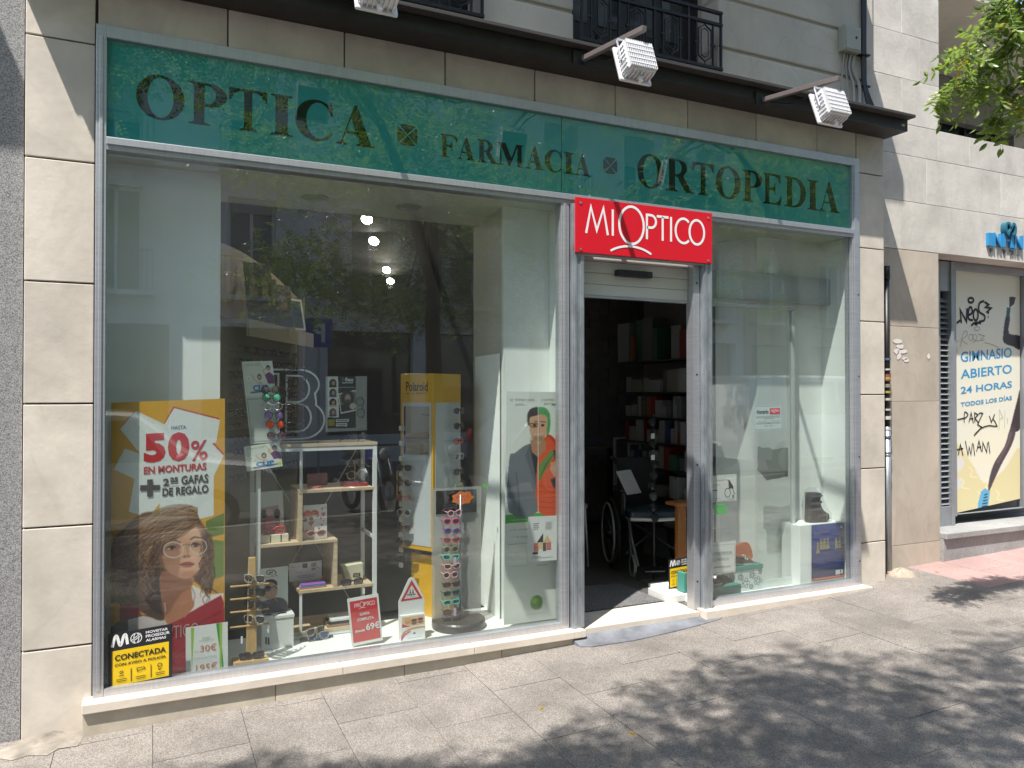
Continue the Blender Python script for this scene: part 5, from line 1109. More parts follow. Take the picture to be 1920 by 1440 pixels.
# card of women in pink, white block, red sunglasses
t, bd = sheet('photo_card', 'white photo card of women in pink on the left shelf', 'photo card', (472,1014), (533,1008), (469,924), .52, .004)
cv = Canvas(60,84,(206,208,206)); cv.poly([(.28,.34),(.86,.30),(.88,1),(.28,1)],(170,150,146)); cv.ell(.40,.46,.10,.12,(50,34,32)); cv.ell(.56,.44,.10,.11,(200,170,150)); cv.ell(.80,.48,.10,.14,(40,30,30)); cv.poly([(.30,.62),(.45,.60),(.46,1),(.28,1)],(160,60,70)); cv.poly([(.46,.56),(.62,.52),(.74,.80),(.72,1),(.46,1)],(206,130,150)); cv.poly([(.74,.64),(.88,.62),(.88,1),(.74,1)],(180,50,60)); bd.paint(cv)
x0,x1,z0,z1 = rect(487,1006,541,1024,.45)
MB().box(x0,x1,.45,.53,.6095,.6095+.045).build('block_stand', mat('cream_block', (.66,.64,.52), .5), None, bevel=.002, label='cream block stand on the middle shelf under the red sunglasses', category='stand')
for k in (.35,.72): MB().box(x0+(x1-x0)*k,x0+(x1-x0)*k+.006,.4485,.4498,.610,.6545).build('slot', M_bp, bpy.data.objects['block_stand'])
specs('glossy red sunglasses on the cream block stand', ((x0+x1)/2,.47,.678), 0, 'way', F_red, L_pink, rim=.004, scale=1.05, style='folded')
# heart card and pink glasses
t, bd = sheet('heart_card', 'white rounded card with a red heart and small hearts on the middle shelf', 'card', (569,1012), (613,1008), (569,948), .47, .003, mat('clear_print_back', (.7,.68,.66), .5))
cv = Canvas(60,84,(224,222,218))
def hrt(x, y, s, c): cv.ell(x-s*.45,y,s*.55,s*.55,c); cv.ell(x+s*.45,y,s*.55,s*.55,c); cv.poly([(x-s*.95,y+s*.15*cv.asp),(x+s*.95,y+s*.15*cv.asp),(x,y+s*1.5*cv.asp)],c)
hrt(.32,.28,.33,(196,60,50)); hrt(.30,.30,.24,(214,110,70)); cv.poly([(0,.34),(.58,.30),(.56,.46),(0,.50)],(222,220,214)); cv.ell(.08,.42,.09,.08,(30,30,30)); cv.ell(.32,.40,.09,.08,(30,30,30)); cv.line([(.1,.41),(.3,.39)],.02,(30,30,30))
for x, y, s in ((.80,.12,.05),(.85,.28,.09),(.74,.40,.05),(.86,.48,.03),(.78,.60,.05),(.66,.70,.05),(.14,.76,.10),(.92,.10,.03)): hrt(x,y,s,(190,60,60))
bd.paint(cv)
specs('pink clear sunglasses in front of the heart card', at(593,1000,.43), 6, 'oval', F_rose, L_brown, rim=.004, scale=.95, style='folded')
MB().box(*rect(570,1005,613,1013,.44)[:2],.43,.50,.6095,.622).build('acrylic_foot', M_clear, None, label='low clear acrylic foot under the pink glasses', category='stand')
# red stand with spectacles, top right shelf
x0,x1,z0,z1 = rect(646,902,690,915,.46)
t = thing('book_stand', 'dark red block stand with spectacles on the upper right shelf', 'stand', ((x0+x1)/2,.5,.915)); MB().box(x0,x1,.46,.58,.9145,.936).build('block', mat('dark_red_block', (.28,.02,.025), .5), t, bevel=.002); MB().tube([((x0+x1)/2,.50,.936),((x0+x1)/2,.50,1.075)],.003,8).build('rod', F_gold, t)
specs('thin gold spectacles high on the stand of the upper right shelf', ((x0+x1)/2,.48,1.06), 8, 'round', F_gold, L_clear, rim=.0016, kind='spectacles'); specs('gold spectacles low on the stand of the upper right shelf', ((x0+x1)/2+.005,.47,.985), 14, 'aviator', F_gold, L_clear, rim=.0018, kind='spectacles')
t, bd = sheet('small_red_card', 'faded rose card lying back on the upper shelf behind the spectacles', 'card', (576,912), (614,909), (576,889), .55, .003, mat('faded_rose', (.30,.14,.15), .6))
b = MB(); 
for k in range(3): b.tube([at(583+k*6,919-k*2,.43)+Vector((0,0,.004)), at(590+k*6,914,.43)+Vector((0,0,.006)), at(597+k*4,917,.43)+Vector((0,0,.004))],.0022,5)
b.build('glasses_strap', F_red, None, label='thin red glasses cord lying on the upper shelf board', category='cord')
# M card on a white box, text card, books, cream box
x0,x1,z0,z1 = rect(489,1158,552,1212,.30); 
t = thing('white_box', 'white cardboard box with a lid on the platform below the tall white card', 'box', ((x0+x1)/2,.36,.03)); MB().box(x0+.004,x1-.004,.30,.42,.0305,z1-.02).build('box_body', M_paper, t, bevel=.003); MB().box(x0,x1,.296,.424,z1-.019,z1).build('lid', M_paper, t, bevel=.003)
t, bd = sheet('emblem_card', 'tall white photo card with an M emblem standing on the white box', 'photo card', (487,1159), (540,1152), (487,1067), .37, .004)
cv = Canvas(66,110,(216,217,214)); q6 = lambda x, y: bd.cd(400+x/6, 1020+y/6); cv.line(smoothpts([q6(650+52*math.cos(a), 318+26*math.sin(a)) for a in [k*math.pi/6 for k in range(13)]],2),.03,(40,40,42))
cv.poly(smoothpts([q6(*p) for p in [(580,420),(640,398),(700,410),(718,460),(716,560),(690,600),(610,620),(575,560)]],3,True),(186,150,134),soft=1); cv.poly(smoothpts([q6(*p) for p in [(575,450),(600,408),(660,396),(712,420),(716,470),(680,440),(620,430)]],3,True),(50,40,40)); cv.ell(*q6(612,500),.12,.10,(30,30,32)); cv.poly(smoothpts([q6(*p) for p in [(560,660),(640,620),(720,600),(820,640),(830,800),(560,800)]],3,True),(104,94,100),soft=1); cv.line([q6(610,362),q6(690,360)],.02,(90,90,90)); bd.paint(cv)
bd.text([bd.tx('M', 400+630/6, 1020+305/6, 400+668/6, 1020+334/6)], M_bp, bold=.04)
specs('large dark sunglasses on the white box before the emblem card', at(516,1158,.33), 0, 'aviator', F_blk, L_dark, scale=1.05, style='folded')
t, bd = sheet('text_card', 'small white card with printed pictures on the lower right shelf', 'card', (542,1091), (603,1084), (542,1057), .55, .004)
bd.strokes('small_print', [[(.08,.78),(.20,.78)],[(.24,.78),(.36,.78)],[(.20,.47),(.42,.47)],[(.25,.25),(.80,.25)],[(.30,.15),(.76,.15)],[(.70,.60),(.92,.62)]], .003, M_gt2); bd.poly('picture', [(.41,.68),(.56,.68),(.56,.92),(.41,.92)], M_bp); bd.strokes('picture', [arc(.72,.80,.03,.09,0,360,10),arc(.80,.80,.03,.09,0,360,10),[(.68,.60),(.72,.52),(.76,.60),(.80,.52)]], .004, M_bp)
x0,x1,z0,z1 = rect(563,1098,613,1112,.42)
for k, (n_, c) in enumerate((('orange',(.6,.22,.08)),('blue',(.05,.3,.5)),('violet',(.28,.12,.45)))): MB().box(x0+.004*k,x1-.002*k,.43,.53,.3195+.0085*k,.3275+.0085*k).build('thin_case', mat(n_+'_case', c, .35), None, bevel=.002, label='thin %s glasses case in the flat pile on the lower shelf' % n_, category='case', group='coloured cases on the lower shelf')
x0,x1,z0,z1 = rect(643,1059,681,1090,.50)
t = thing('cream_holder', 'cream tapered box with a black label on the lower right shelf', 'box', ((x0+x1)/2,.55,.32)); MB().prism([(x0+.02,.3195),(x1,.3195),(x1,z1),(x0-.005,z1-.01)],.50,.58).build('box_body', mat('cream_card', (.62,.58,.45), .6), t, bevel=.004)
bd = Board((x0+.5*(x1-x0),.4995,.345),(.045,0,0),(0,0,.024),t); bd.poly('label', [(0,0),(1,0),(1,1),(0,1)], M_bp); bd.strokes('label_print', [[(.12,.2),(.12,.8)],[(.30,.8),(.30,.2),(.42,.2),(.42,.8)],[(.58,.2),(.58,.8)],[(.85,.8),(.70,.8),(.70,.2),(.85,.2)]], .0025, mat('cream_print', (.5,.45,.3)))
specs('dark angular sunglasses with a price tag on the lower right shelf', at(661,1092,.41), 4, 'aviator', F_blk, L_grad, scale=1.0, style='folded')
MB().box(.0,.014,0,.001,-.035,0).build('price_tag', M_paper, None, label='small white price tag hanging below the lower right shelf', category='tag').location = at(680,1103,.39)
b = MB(); rr2 = np.random.default_rng(3)
for k, (u, v, f_, l_) in enumerate(((583,1200,F_teal,L_dark),(597,1192,F_hav,L_blue),(607,1200,F_teal,L_blue),(592,1183,F_hav,L_dark))):
    specs('patterned teal sunglasses in the heap on the bottom shelf, %s' % ['front left','middle','front right','top'][k], at(u, v, .35), -10+12*k, 'way', f_, l_, rim=.0042, tilt=-25+8*k, style='folded', group='heap of teal sunglasses')
x0,x1,z0,z1 = rect(612,1182,655,1200,.45)
for k, (n_, c) in enumerate((('brown',(.3,.2,.13)),('black',(.03,.03,.03)),('white',(.65,.65,.66)))): MB().box(x0+.01*k,x1+.1-.01*k,.42,.54,.0745+.016*k,.0895+.016*k).build('flat_case', mat(n_+'_flat_case', c, .4), None, bevel=.003, label='%s flat case in the pile on the bottom shelf under gold sunglasses' % n_, category='case', group='pile of flat cases')
specs('gold rimmed sunglasses on the flat cases of the bottom shelf', at(632,1168,.44), 0, 'round', F_gold, L_brown, rim=.0018, scale=1.05)
# ================================================================ wooden stand with five sunglasses
wx, wy = .50, .12
t = thing('wooden_stand', 'honey coloured wooden stand with pegs at the front left of the platform', 'stand', (wx,wy,.03), rotz=0)
MB().prism([(wx-.028,.055),(wx+.028,.055),(wx+.020,.60),(wx-.016,.60)],wy-.014,wy+.014).build('post', M_oak2, t, bevel=.002); MB().box(wx-.095,wx+.085,wy-.045,wy+.05,.0305,.055).build('base', M_oak2, t, bevel=.003)
zs = [at(463,v,.10).z for v in (1092,1116,1140,1168)]
for z in zs: MB().cyl((wx-.11,wy-.02,z-.015),(wx+.09,wy-.01,z-.02),.005).build('peg', M_oak2, t)
for z, f_, nm in zip(zs, (F_hav,F_blk,F_blk,F_hav), ('pale tortoise sunglasses, topmost on the wooden stand','black sunglasses, second from the top on the wooden stand','black sunglasses, third from the top on the wooden stand','pale tortoise sunglasses with a tag, lowest on the wooden stand')):
    specs(nm, (wx+.012,wy-.035,z+.018), -38, 'way', f_, L_dark, rim=.0042, scale=1.0, group='sunglasses on the wooden stand')
specs('dark sunglasses lying folded on the base of the wooden stand', (wx,wy-.03,.075), -6, 'way', F_blk, L_dark, rim=.004, style='folded')
for dx, dz, m in ((-.06,-.06,M_paper),(.075,-.02,M_paper),(.065,-.08,M_bp),(.078,-.085,M_bp)): MB().box(wx+dx,wx+dx+.010,wy-.06,wy-.0595,zs[3]+dz-.035,zs[3]+dz+.004).build('price_tag', m, t)
# ================================================================ yellow tower
M_ytow = mat('tower_yellow', (.68,.37,.012), .35); M_ins = mat('tower_insert', (.50,.53,.54), .3); M_mirror = mat('mirror', (.75,.75,.75), .02, metal=1)
th = -60; cx, cy, sd = 1.700, .625, .285
tw = thing('eyewear_tower', 'tall yellow eyewear tower lettered Polaroid holding rows of sunglasses', 'display tower', (cx,cy,.03), rotz=R(th))
h = sd/2; K = dict(local=True)
MB().box(-h,h,-h,h,.44,1.59).build('tower_body', M_ytow, tw, bevel=.004, **K)
MB().box(-h+.05,h-.03,-h+.05,h-.03,.0,.40).build('lower_column', M_ytow, tw, bevel=.004, **K); MB().box(-h+.06,h-.06,-h+.06,h-.06,.401,.439).build('collar', M_bp, tw, **K)
# left visible face looks along (-y) local, right visible face looks along (+x) local
MB().box(-h+.022,h-.014,-h-.003,-h-.0003,.47,1.40).build('insert_panel', M_ins, tw, **K); MB().box(h+.0003,h+.003,-h+.022,h-.014,.47,1.40).build('insert_panel', M_ins, tw, **K)
MB().box(-h+.035,h-.03,-h-.005,-h-.0033,1.06,1.375).build('mirror', M_mirror, tw, **K)
MB().tube([(-h-.002,-h+.0,.96),(-h-.03,-h,.94),(-h-.03,-h,.78),(-h-.002,-h,.76)],.005,6).build('side_handle', M_ytow, tw, **K)
V_, F_, _ = textmesh('Polaroid', .015); MB().add([(-h+.05+x*.19, -h-.001, 1.475+y*.062) for x, y in V_], F_).build('lettering', M_bp, tw, **K)
for k, c in enumerate(((.5,.02,.02),(.5,.2,.02),(.55,.45,.05),(.05,.3,.1),(.03,.1,.5))): MB().box(-h+.055+k*.014,-h+.065+k*.014,-h-.0015,-h-.0005,1.455,1.463).build('colour_chip', mat('chip_%d' % k if False else 'chip_colour'+'abcde'[k], c), tw, **K)
V_, F_, _ = textmesh('eyewear'); MB().add([(-h+.14+x*.09, -h-.001, 1.453+y*.013) for x, y in V_], F_).build('lettering', M_bp, tw, **K)
def tl(x, y, z): a = R(th); return Vector((cx+x*math.cos(a)-y*math.sin(a), cy+x*math.sin(a)+y*math.cos(a), .03+z))
ords = ['topmost','second','third','fourth','fifth','sixth','seventh','eighth','ninth','tenth']
for k, (f_, l_, sh, nm) in enumerate(((F_blk,L_dark,'way','black'),(F_blk,L_dark,'way','black'),(F_blk,L_red,'way','red mirrored'),(F_silver,L_dark,'round','thin metal'),(F_blk,L_dark,'way','black'),(F_olive,L_yel,'round','yellow green'),(F_aqua,L_dark,'way','aqua'),(F_blue,L_blue,'round','blue'),(F_blk,L_dark,'way','black'),(F_blk,L_dark,'way','black'))):
    z = 1.345-.1005*k; specs('%s sunglasses, %s in the right column of the yellow tower' % (nm, ords[k]), tl(h+.05, h-.075, z), 34, sh, f_, l_, rim=.003, group='sunglasses on the yellow tower', scale=.9, style='folded')
    MB().box(h+.004,h+.02,h-.035,h-.015,z-.02,z+.02).box(-h+.005,-h+.03,-h-.02,-h-.004,z-.13,z-.10).build('nose_holder', M_wshelf, tw, **K)
for k, (f_, l_, sh, nm) in enumerate(((F_blk,L_dark,'way','black'),(F_brown,L_brown,'way','brown'),(F_rose,L_pink,'way','clear rose'),(F_silver,L_dark,'round','thin dark'),(F_wine,L_brown,'round','dark wine'),(F_blk,L_dark,'way','black'),(F_blk,L_dark,'way','black'),(F_blk,L_dark,'way','black'))):
    z = .975-.098*k if k < 6 else .975-.098*k
    if z < .33: break
    specs('%s sunglasses, %s in the left column of the yellow tower' % (nm, ords[k]), tl(-h+.075, -h-.05, max(z,.34)), -50, sh, f_, l_, rim=.003, group='sunglasses on the yellow tower', scale=.9, style='folded')
# ================================================================ children's stand
sx, sy = 1.755, .25
cs = thing('clear_stand', 'clear acrylic stand with a round dark foot full of children sunglasses', 'display stand', (sx,sy,.03))
MB().lathe([(.165,.031),(.168,.045),(.168,.075),(.160,.085)],(sx,sy,0),40).build('foot', mat('dark_turned_foot', (.05,.045,.04), .35), cs, smooth=False)
MB().tube([(sx,sy-.03,.085),(sx,sy-.03,.86)],.006,10).build('pole', M_galv, cs, smooth=True)
MB().box(sx-.175,sx+.155,sy+.005,sy+.009,.095,.90).build('acrylic_panel', mat('satin_acrylic', (.55,.56,.54), .25, alpha=.42), cs)
MB().box(sx-.15,sx+.12,sy+.001,sy+.004,.74,.885).build('mirror', mat('dark_mirror', (.25,.25,.26), .05, metal=1), cs)
kids = [(F_lpink,L_grad,'round','pale pink round','topmost'),(F_pink,L_dark,'way','bright pink','second from the top'),(F_viol,L_dark,'round','violet round','third from the top'),(F_red,L_brown,'cat','red','fourth from the top'),(F_olive,L_dark,'round','olive round','fifth from the top'),(F_turq,L_dark,'cat','turquoise','sixth from the top'),(F_lpink,L_brown,'cat','pale pink cat-eye','seventh from the top'),(F_lpink,L_dark,'round','pink and white round','eighth from the top'),(F_wine,L_brown,'rect','wine red','fifth from the bottom'),(F_teal,L_dark,'rect','dark teal','fourth from the bottom'),(F_turq,L_dark,'rect','turquoise','third from the bottom'),(F_brown,L_brown,'aviator','brown','second from the bottom'),(F_blk,L_dark,'way','black','lowest')]
for (u, v), (f_, l_, sh, nm, pos) in zip(((855,962),(849,978),(850,996),(849,1013),(848,1030),(848,1045),(850,1062),(847,1078),(849,1096),(849,1112),(849,1129),(850,1148),(850,1163)), kids):
    p = at(u-2, v, sy-.05); specs('%s children sunglasses, %s on the clear stand' % (nm, pos), p, -6+rnd.uniform(-6,6), sh, f_, l_, rim=.0040, scale=.80, roll=rnd.uniform(-3,3), group='children sunglasses on the clear stand')
for v in (1045,1140): MB().box(-.009,.009,0,.002,-.05,.0).build('price_tag', mat('pale_tag_print', (.5,.42,.55), .4), cs, local=True).location = at(853, v, sy-.075)-cs.location
tg = thing('orange_tag', 'orange cloud shaped handwritten tag clipped to the top of the clear stand', 'tag', at(866,935,sy-.03))
o = at(846,950,sy-.03); U = at(888,946,sy-.03)-o; bd = Board(o, U, (0,0,.095), tg)
cl = [(.5+.46*(1+.10*math.cos(7*a))*math.cos(a), .5+.42*(1+.10*math.cos(7*a))*math.sin(a)) for a in [k*2*math.pi/56 for k in range(56)]]
bd.flat('cloud', fill2d([cl]), mat('orange_card', (.75,.17,.015), .6), off=0, ex=.002); bd.strokes('handwriting', [[(.2,.62),(.25,.55),(.3,.66),(.36,.56),(.42,.64),(.5,.58),(.58,.66),(.66,.58),(.76,.66)],[(.42,.30),(.46,.42),(.46,.26)],[(.55,.42),(.62,.42),(.57,.26)]], .003, M_red, off=.003)
MB().add([(0,0,0),(.03,0,.02),(.045,0,-.03)],[(0,1,2)]).build('green_leaf_clip', mat('green_card', (.15,.5,.08), .6), tg, local=True).location = U*.9+Vector((0,0,.07))
# ================================================================ angled side display wall at the back left
P0 = Vector((.47,1.18,0)); dv = Vector((.476,.88,0)); nv = Vector((.88,-.476,0))
wl = thing('side_display_wall', 'angled beige display wall with a brown top behind the window at the left', 'display wall', P0)
M_beige = mat('beige_laminate', (.42,.385,.31), .6); M_brownp = mat('brown_laminate', (.16,.085,.035), .6)
def wq(n, s0, s1, z0, z1, d, th, m, bev=0):
    b = MB(); a = P0+dv*s0+nv*(d-th); c = P0+dv*s1+nv*(d-th); e = P0+dv*s1+nv*d; f = P0+dv*s0+nv*d
    b.add([(p.x,p.y,z) for z in (z0,z1) for p in (a,c,e,f)], [(3,2,1,0),(4,5,6,7),(0,1,5,4),(1,2,6,5),(2,3,7,6),(3,0,4,7)]).build(n, m, wl, bevel=bev)
wq('wall_panel',-.25,1.36,-.02,1.96,0,.05,M_beige); wq('ledge',-.05,1.3,1.955,1.985,.16,.20,M_beige); wq('ledge_front',-.05,1.3,1.87,1.955,.16,.02,M_beige)
b = MB(); pts = [(-.25,1.99),(1.36,1.99),(1.36,2.30)]+[(1.36-1.6*k/10, 2.30+.18*math.sin(k/10*1.9)) for k in range(1,11)]
b.add([tuple(P0+dv*a+nv*(-.003 if True else 0)+Vector((0,0,z))) for a, z in pts]+[tuple(P0+dv*a-nv*.05+Vector((0,0,z))) for a, z in pts],[tuple(range(len(pts))),tuple(range(2*len(pts)-1,len(pts)-1,-1))]+[(i,len(pts)+i,len(pts)+(i+1)%len(pts),(i+1)%len(pts)) for i in range(len(pts))]).build('curved_top', M_brownp, wl)
wq('end_panel',1.36,1.40,-.02,2.30,.05,.12,M_brownp)
for k, (s_, w_, h_, c_) in enumerate(((.05,.15,.40,(60,60,60)),(.21,.17,.42,(170,140,124)),(.40,.13,.34,(120,110,104)),(.55,.20,.32,(150,120,100)),(.78,.10,.26,(200,200,196)),(.92,.16,.26,(50,64,96)))):
    o = P0+dv*s_+nv*.11+Vector((0,0,1.987)); t = thing('portrait_card', ['dark photo card','photo card of a dark haired woman','narrow photo card','photo card of a couple','plain white card','dark blue photo card'][k]+' leaning on the ledge of the angled display wall', 'photo card', o)
    bd = Board(o, Vector((.80,.60,0))*w_, Vector((-.03,.04,h_)), t); b = MB(); b.add([bd.P(x,y,z) for x,y,z in ((0,0,0),(1,0,0),(1,1,0),(0,1,0),(0,0,-.004),(1,0,-.004),(1,1,-.004),(0,1,-.004))],[(0,1,2,3),(7,6,5,4),(0,4,5,1),(1,5,6,2),(2,6,7,3),(3,7,4,0)]).build('card', M_paper, t)
    cv = Canvas(30,60,tuple(int(x*.55) for x in c_)); 
    if k in (0,1,2,3): cv.ell(.5,.42,.42,.55,(34,27,25),1,.2); cv.ell(.52,.42,.24,.36,(150,112,92),1,.3); cv.ell(.4,.38,.09,.08,(30,26,26)); cv.ell(.66,.38,.09,.08,(30,26,26)); cv.ell(.54,.55,.1,.05,(150,70,66)); cv.poly([(0,.8),(1,.72),(1,1),(0,1)],(46,42,44))
    if k == 5: cv.line([(.1,.05),(.9,.05),(.9,.95),(.1,.95),(.1,.05)],.14,(214,214,212))
    bd.paint(cv)
for r_ in range(11):
    z = 1.80-.088*r_
    wq('peg_rail',.0,1.3,z-.03,z-.026,.02,.02,M_galv)
    for k in range(8):
        if (r_*5+k*3) % 11 == 0: continue
        p = P0+dv*(.06+.158*k)+nv*.045+Vector((0,0,z))
        specs('eyeglasses %s from the left in the %s row of the angled side display wall' % ((ords+['eleventh'])[k].replace('topmost','first'), (ords+['eleventh'])[r_]), p, math.degrees(math.atan2(dv.y,dv.x))-180+rnd.uniform(-5,5)+180, ['rect','round','way'][(r_+k)%3], [F_blk,F_blk,F_brown,F_wine,F_blue][(r_*3+k)%5], None, rim=.0024, parts=False, kind='spectacles', group='eyeglasses on the side display wall')
# ceiling spots of the shop, lit
M_spot = mat('lit_spot', (1,1,1), emit=((1,.93,.8), 22))
for i, (u, v) in enumerate(((688,411),(701,452),(725,506),(732,527))):
    p = atz(u, v, 2.93); t = thing('ceiling_spot', 'lit round ceiling spotlight in the shop, %s of four counted from the window' % ['first','second','third','farthest'][i], 'spotlight', p, group='lit ceiling spotlights'); t.rotation_euler = (R(-38), R(26), 0); t.scale = (.72,)*3
    ld = bpy.data.lights.new('spot_lamp', 'SPOT'); ld.energy = 7; ld.spot_size = R(110); ld.spot_blend = .8; ld.color = (1,.9,.74); ld.shadow_soft_size = .05; lo = bpy.data.objects.new('spot_lamp', ld); col.objects.link(lo); lo.location = p+Vector((0,0,-.06)); lo.rotation_euler = (P0+Vector((.2,.3,1.0))-lo.location).to_track_quat('-Z','Y').to_euler()
    MB().lathe([(.075,.012),(.078,.0),(.066,-.002),(.06,.010)],(0,0,0),24).build('housing', M_black, t, local=True); MB().lathe([(.064,-.001),(.064,-.004)],(0,0,0),24).build('lamp_face', M_spot, t, local=True); MB().tube([(0,0,.01),(0,0,.07)],.012,8).build('stem', M_black, t, local=True)
# ================================================================ narrow right window
op = thing('door_operator', 'long ribbed aluminium sliding door operator behind the narrow window', 'door operator', (4.4,.2,2.1))
x0,x1,z0,z1 = rect(1343,505,1566,572,.22); M_rib = mat('ribbed_aluminium', (.42,.46,.45), .45, metal=.35)
MB().box(x0,x1,.22,.30,z0,z1-.0).build('housing', M_rib, op, bevel=.004)
for k in range(3): MB().box(x0,x1,.2165,.2195,z1-.012-.014*k,z1-.006-.014*k).build('rib', M_rib, op)
for k in range(2): MB().box(x0,x1,.2165,.2195,z0+.008+.014*k,z0+.014+.014*k).build('rib', M_rib, op)
xa,xb,za,zb = rect(1327,566,1490,583,.17); MB().box(3.515,xb,.165,.20,za-.0,zb).build('carrier_rail', M_rib, op, bevel=.003)
lf = thing('sliding_door_leaf', 'open sliding glass door leaf with a thin frame behind the narrow window', 'door', (4.0,.17,.03))
MB().box(3.52,xb-.03,.178,.184,.09,za-.002).build('glass_pane', M_clear, lf); MB().box(xb-.03,xb,.17,.195,.0305,za-.002).box(3.52,xb-.031,.17,.195,.0305,.085).build('frame', mat('pale_frame', (.62,.66,.64), .35, metal=.3), lf, bevel=.002)
q3 = lambda x, y: at(1310+x/3.6, 740+y/3.6, .168)
pts = [(400,350),(415,352),(430,360),(470,356),(500,370),(530,368),(560,358),(603,357),(605,480),(603,552),(570,556),(540,566),(500,570),(460,579),(440,555),(420,530),(395,505),(401,470),(396,420)]
V = [q3(*p) for p in pts]; MB().add(V+[v+Vector((0,.0015,0)) for v in V], [tuple(range(len(V))), tuple(range(2*len(V)-1,len(V)-1,-1))]).build('torn_film_patch', mat('grey_film', (.22,.235,.215), .7), lf)
MB().prism([(0,0),(.10,0),(.085,.06),(.01,.06)],.0,.06).build('white_holder', M_white, op, local=True).location = at(1438,512,.24)-op.location
# notices
t, bd = sheet('opening_hours_notice', 'small white Horario notice with a red logo on the narrow window', 'notice', (1414,807.5), (1466.5,805), (1414,761), .0145, .0012)
cv = Canvas(70,62,(206,218,214)); cv.poly([(.06,.42),(.94,.42),(.94,.52),(.06,.52)],(170,182,180)); cv.poly([(.06,.68),(.94,.68),(.94,.76),(.06,.76)],(170,182,180)); bd.paint(cv)
dots = []
for k in range(22): a = .03+.94*k/21; dots += [[(a-.012,.03),(a+.012,.03)],[(a-.012,.97),(a+.012,.97)]]
for k in range(18): a = .04+.92*k/17; dots += [[(.02,a-.012),(.02,a+.012)],[(.98,a-.012),(.98,a+.012)]]
bd.strokes('dotted_border', dots, .003, M_bp); bd.text([('Horario',.09,.66,.50,.84)], M_bp, bold=.03); bd.poly('red_logo', [(.55,.64),(.92,.64),(.92,.88),(.55,.88)], M_redp); logo(bd, .59*bd.w, .74*bd.h, .30*bd.w, .0022, M_wp)
bd.text([('Lunes a viernes',.35,.45,.68,.50),('9:30 - 14:00',.14,.355,.40,.39),('17:00 - 20:30',.62,.355,.90,.39),('Sábado',.43,.255,.58,.295),('10:00 - 14:00',.36,.15,.64,.19)], M_bp)
t, bd = sheet('wheelchair_notice', 'white notice with a small wheelchair picture low on the narrow window by the door', 'notice', (1328,943), (1381,938.5), (1328,892), .0145, .0012)
w_ = arc(.68,.32,.10,.17,0,360,18); bd.strokes('wheelchair_picture', [w_, [(.72,.80),(.74,.55),(.86,.50),(.90,.30),(.95,.26)],[(.70,.80),(.66,.78)],[(.72,.62),(.84,.60)], arc(.88,.18,.025,.05,0,360,10)], .005, M_bp); bd.poly('seat_picture', [(.72,.48),(.88,.46),(.88,.54),(.75,.78),(.70,.78)], M_bp)
bd.strokes('small_print', [[(.05,.80),(.55,.80)],[(.05,.64),(.40,.64)],[(.05,.56),(.20,.56)],[(.18,.14),(.40,.14)],[(.70,.10),(.93,.10)]], .0035, M_gt2); bd.strokes('blue_print_line', [[(.05,.44),(.32,.44)]], .006, mat('blue_print2', (.02,.12,.4))); bd.strokes('green_line', [[(.0,.86),(.62,.86)],[(.02,.06),(.95,.06)]], .003, M_gt)
t, bd = sheet('green_note', 'bright green handwritten note under the wheelchair notice', 'note', (1341,964.5), (1363.5,963), (1338,946), .0145, .001, mat('green_note_paper', (.10,.55,.13), .6)); bd.strokes('handwriting', [[(.2,.75),(.35,.80),(.4,.68),(.55,.80),(.7,.72)],[(.25,.5),(.4,.56),(.5,.45),(.75,.52)],[(.55,.22),(.62,.32),(.75,.25)]], .002, M_grnp)
t, bd = sheet('service_notice', 'white framed notice reading LE ATENDEMOS EN LA FARMACIA', 'notice', (1326,1078), (1379,1072), (1326,1022), .0145, .0015)
bd.strokes('thin_frame', [[(.03,.04),(.97,.04),(.97,.96),(.03,.96),(.03,.04)]], .002, M_gt2); bd.text([('LE ATENDEMOS EN',.08,.62,.88,.73),('LA FARMACIA',.20,.42,.76,.52)], M_gt2); bd.poly('green_arrow', [(.22,.22),(.27,.26),(.27,.24),(.82,.24),(.82,.20),(.27,.20),(.27,.18)], M_gt)
b = MB(); b.add([at(1326,1019,.0145),at(1379,1013.5,.0145),at(1379,1017,.0145),at(1326,1022,.0145)],[(3,2,1,0)]).build('torn_paper_strip', M_paper, None, label='torn white strip of paper above the farmacia notice', category='paper')
alarm('smallest alarm notice in the lower left corner of the narrow window', (1326.5,1115), (1338,1113.5), (1326.5,1092), .0145, False)
# pedestal, boot, poster
x0,x1,z0,z1 = rect(1498,985,1585,1090,.10)
MB().box(x0,4.90,.09,.28,.0305,z1).build('white_pedestal', M_white, None, bevel=.004, label='white box pedestal carrying the boot in the narrow window', category='pedestal')
t, bd = sheet('footwear_poster', 'dark blue poster with a row of boots and an orange foot on the pedestal', 'poster', (1522,1090), (1583.5,1081.5), (1522,985), .083, .002, mat('blue_poster', (.01,.03,.15), .4))
cv = Canvas(64,108,(28,52,120)); cv.grad((34,70,150),(18,30,78)); cv.poly([(0,.955),(1,.955),(1,1),(0,1)],(214,92,50))
for k in range(6):
    x = .18+.10*k if k < 4 else .30+.11*k; y = .34+(.06 if k in (0,) else 0)+(k>3)*.01; cv.poly([(x-.03,y-.08),(x+.035,y-.08),(x+.04,y+.05),(x+.07,y+.10),(x-.04,y+.12)],(150,140,100)); cv.line([(x-.02,y-.04),(x+.03,y-.04)],.02,(90,86,70)); cv.line([(x-.02,y+.02),(x+.03,y+.02)],.02,(90,86,70))
for y in (.165,.18,.20): cv.line([(.08,y),(.30,y)],.012,(110,130,180))
for y in (.60,.63,.68,.71,.74,.77): cv.line([(.16,y),(.85,y-.01)],.012,(90,110,170),.7)
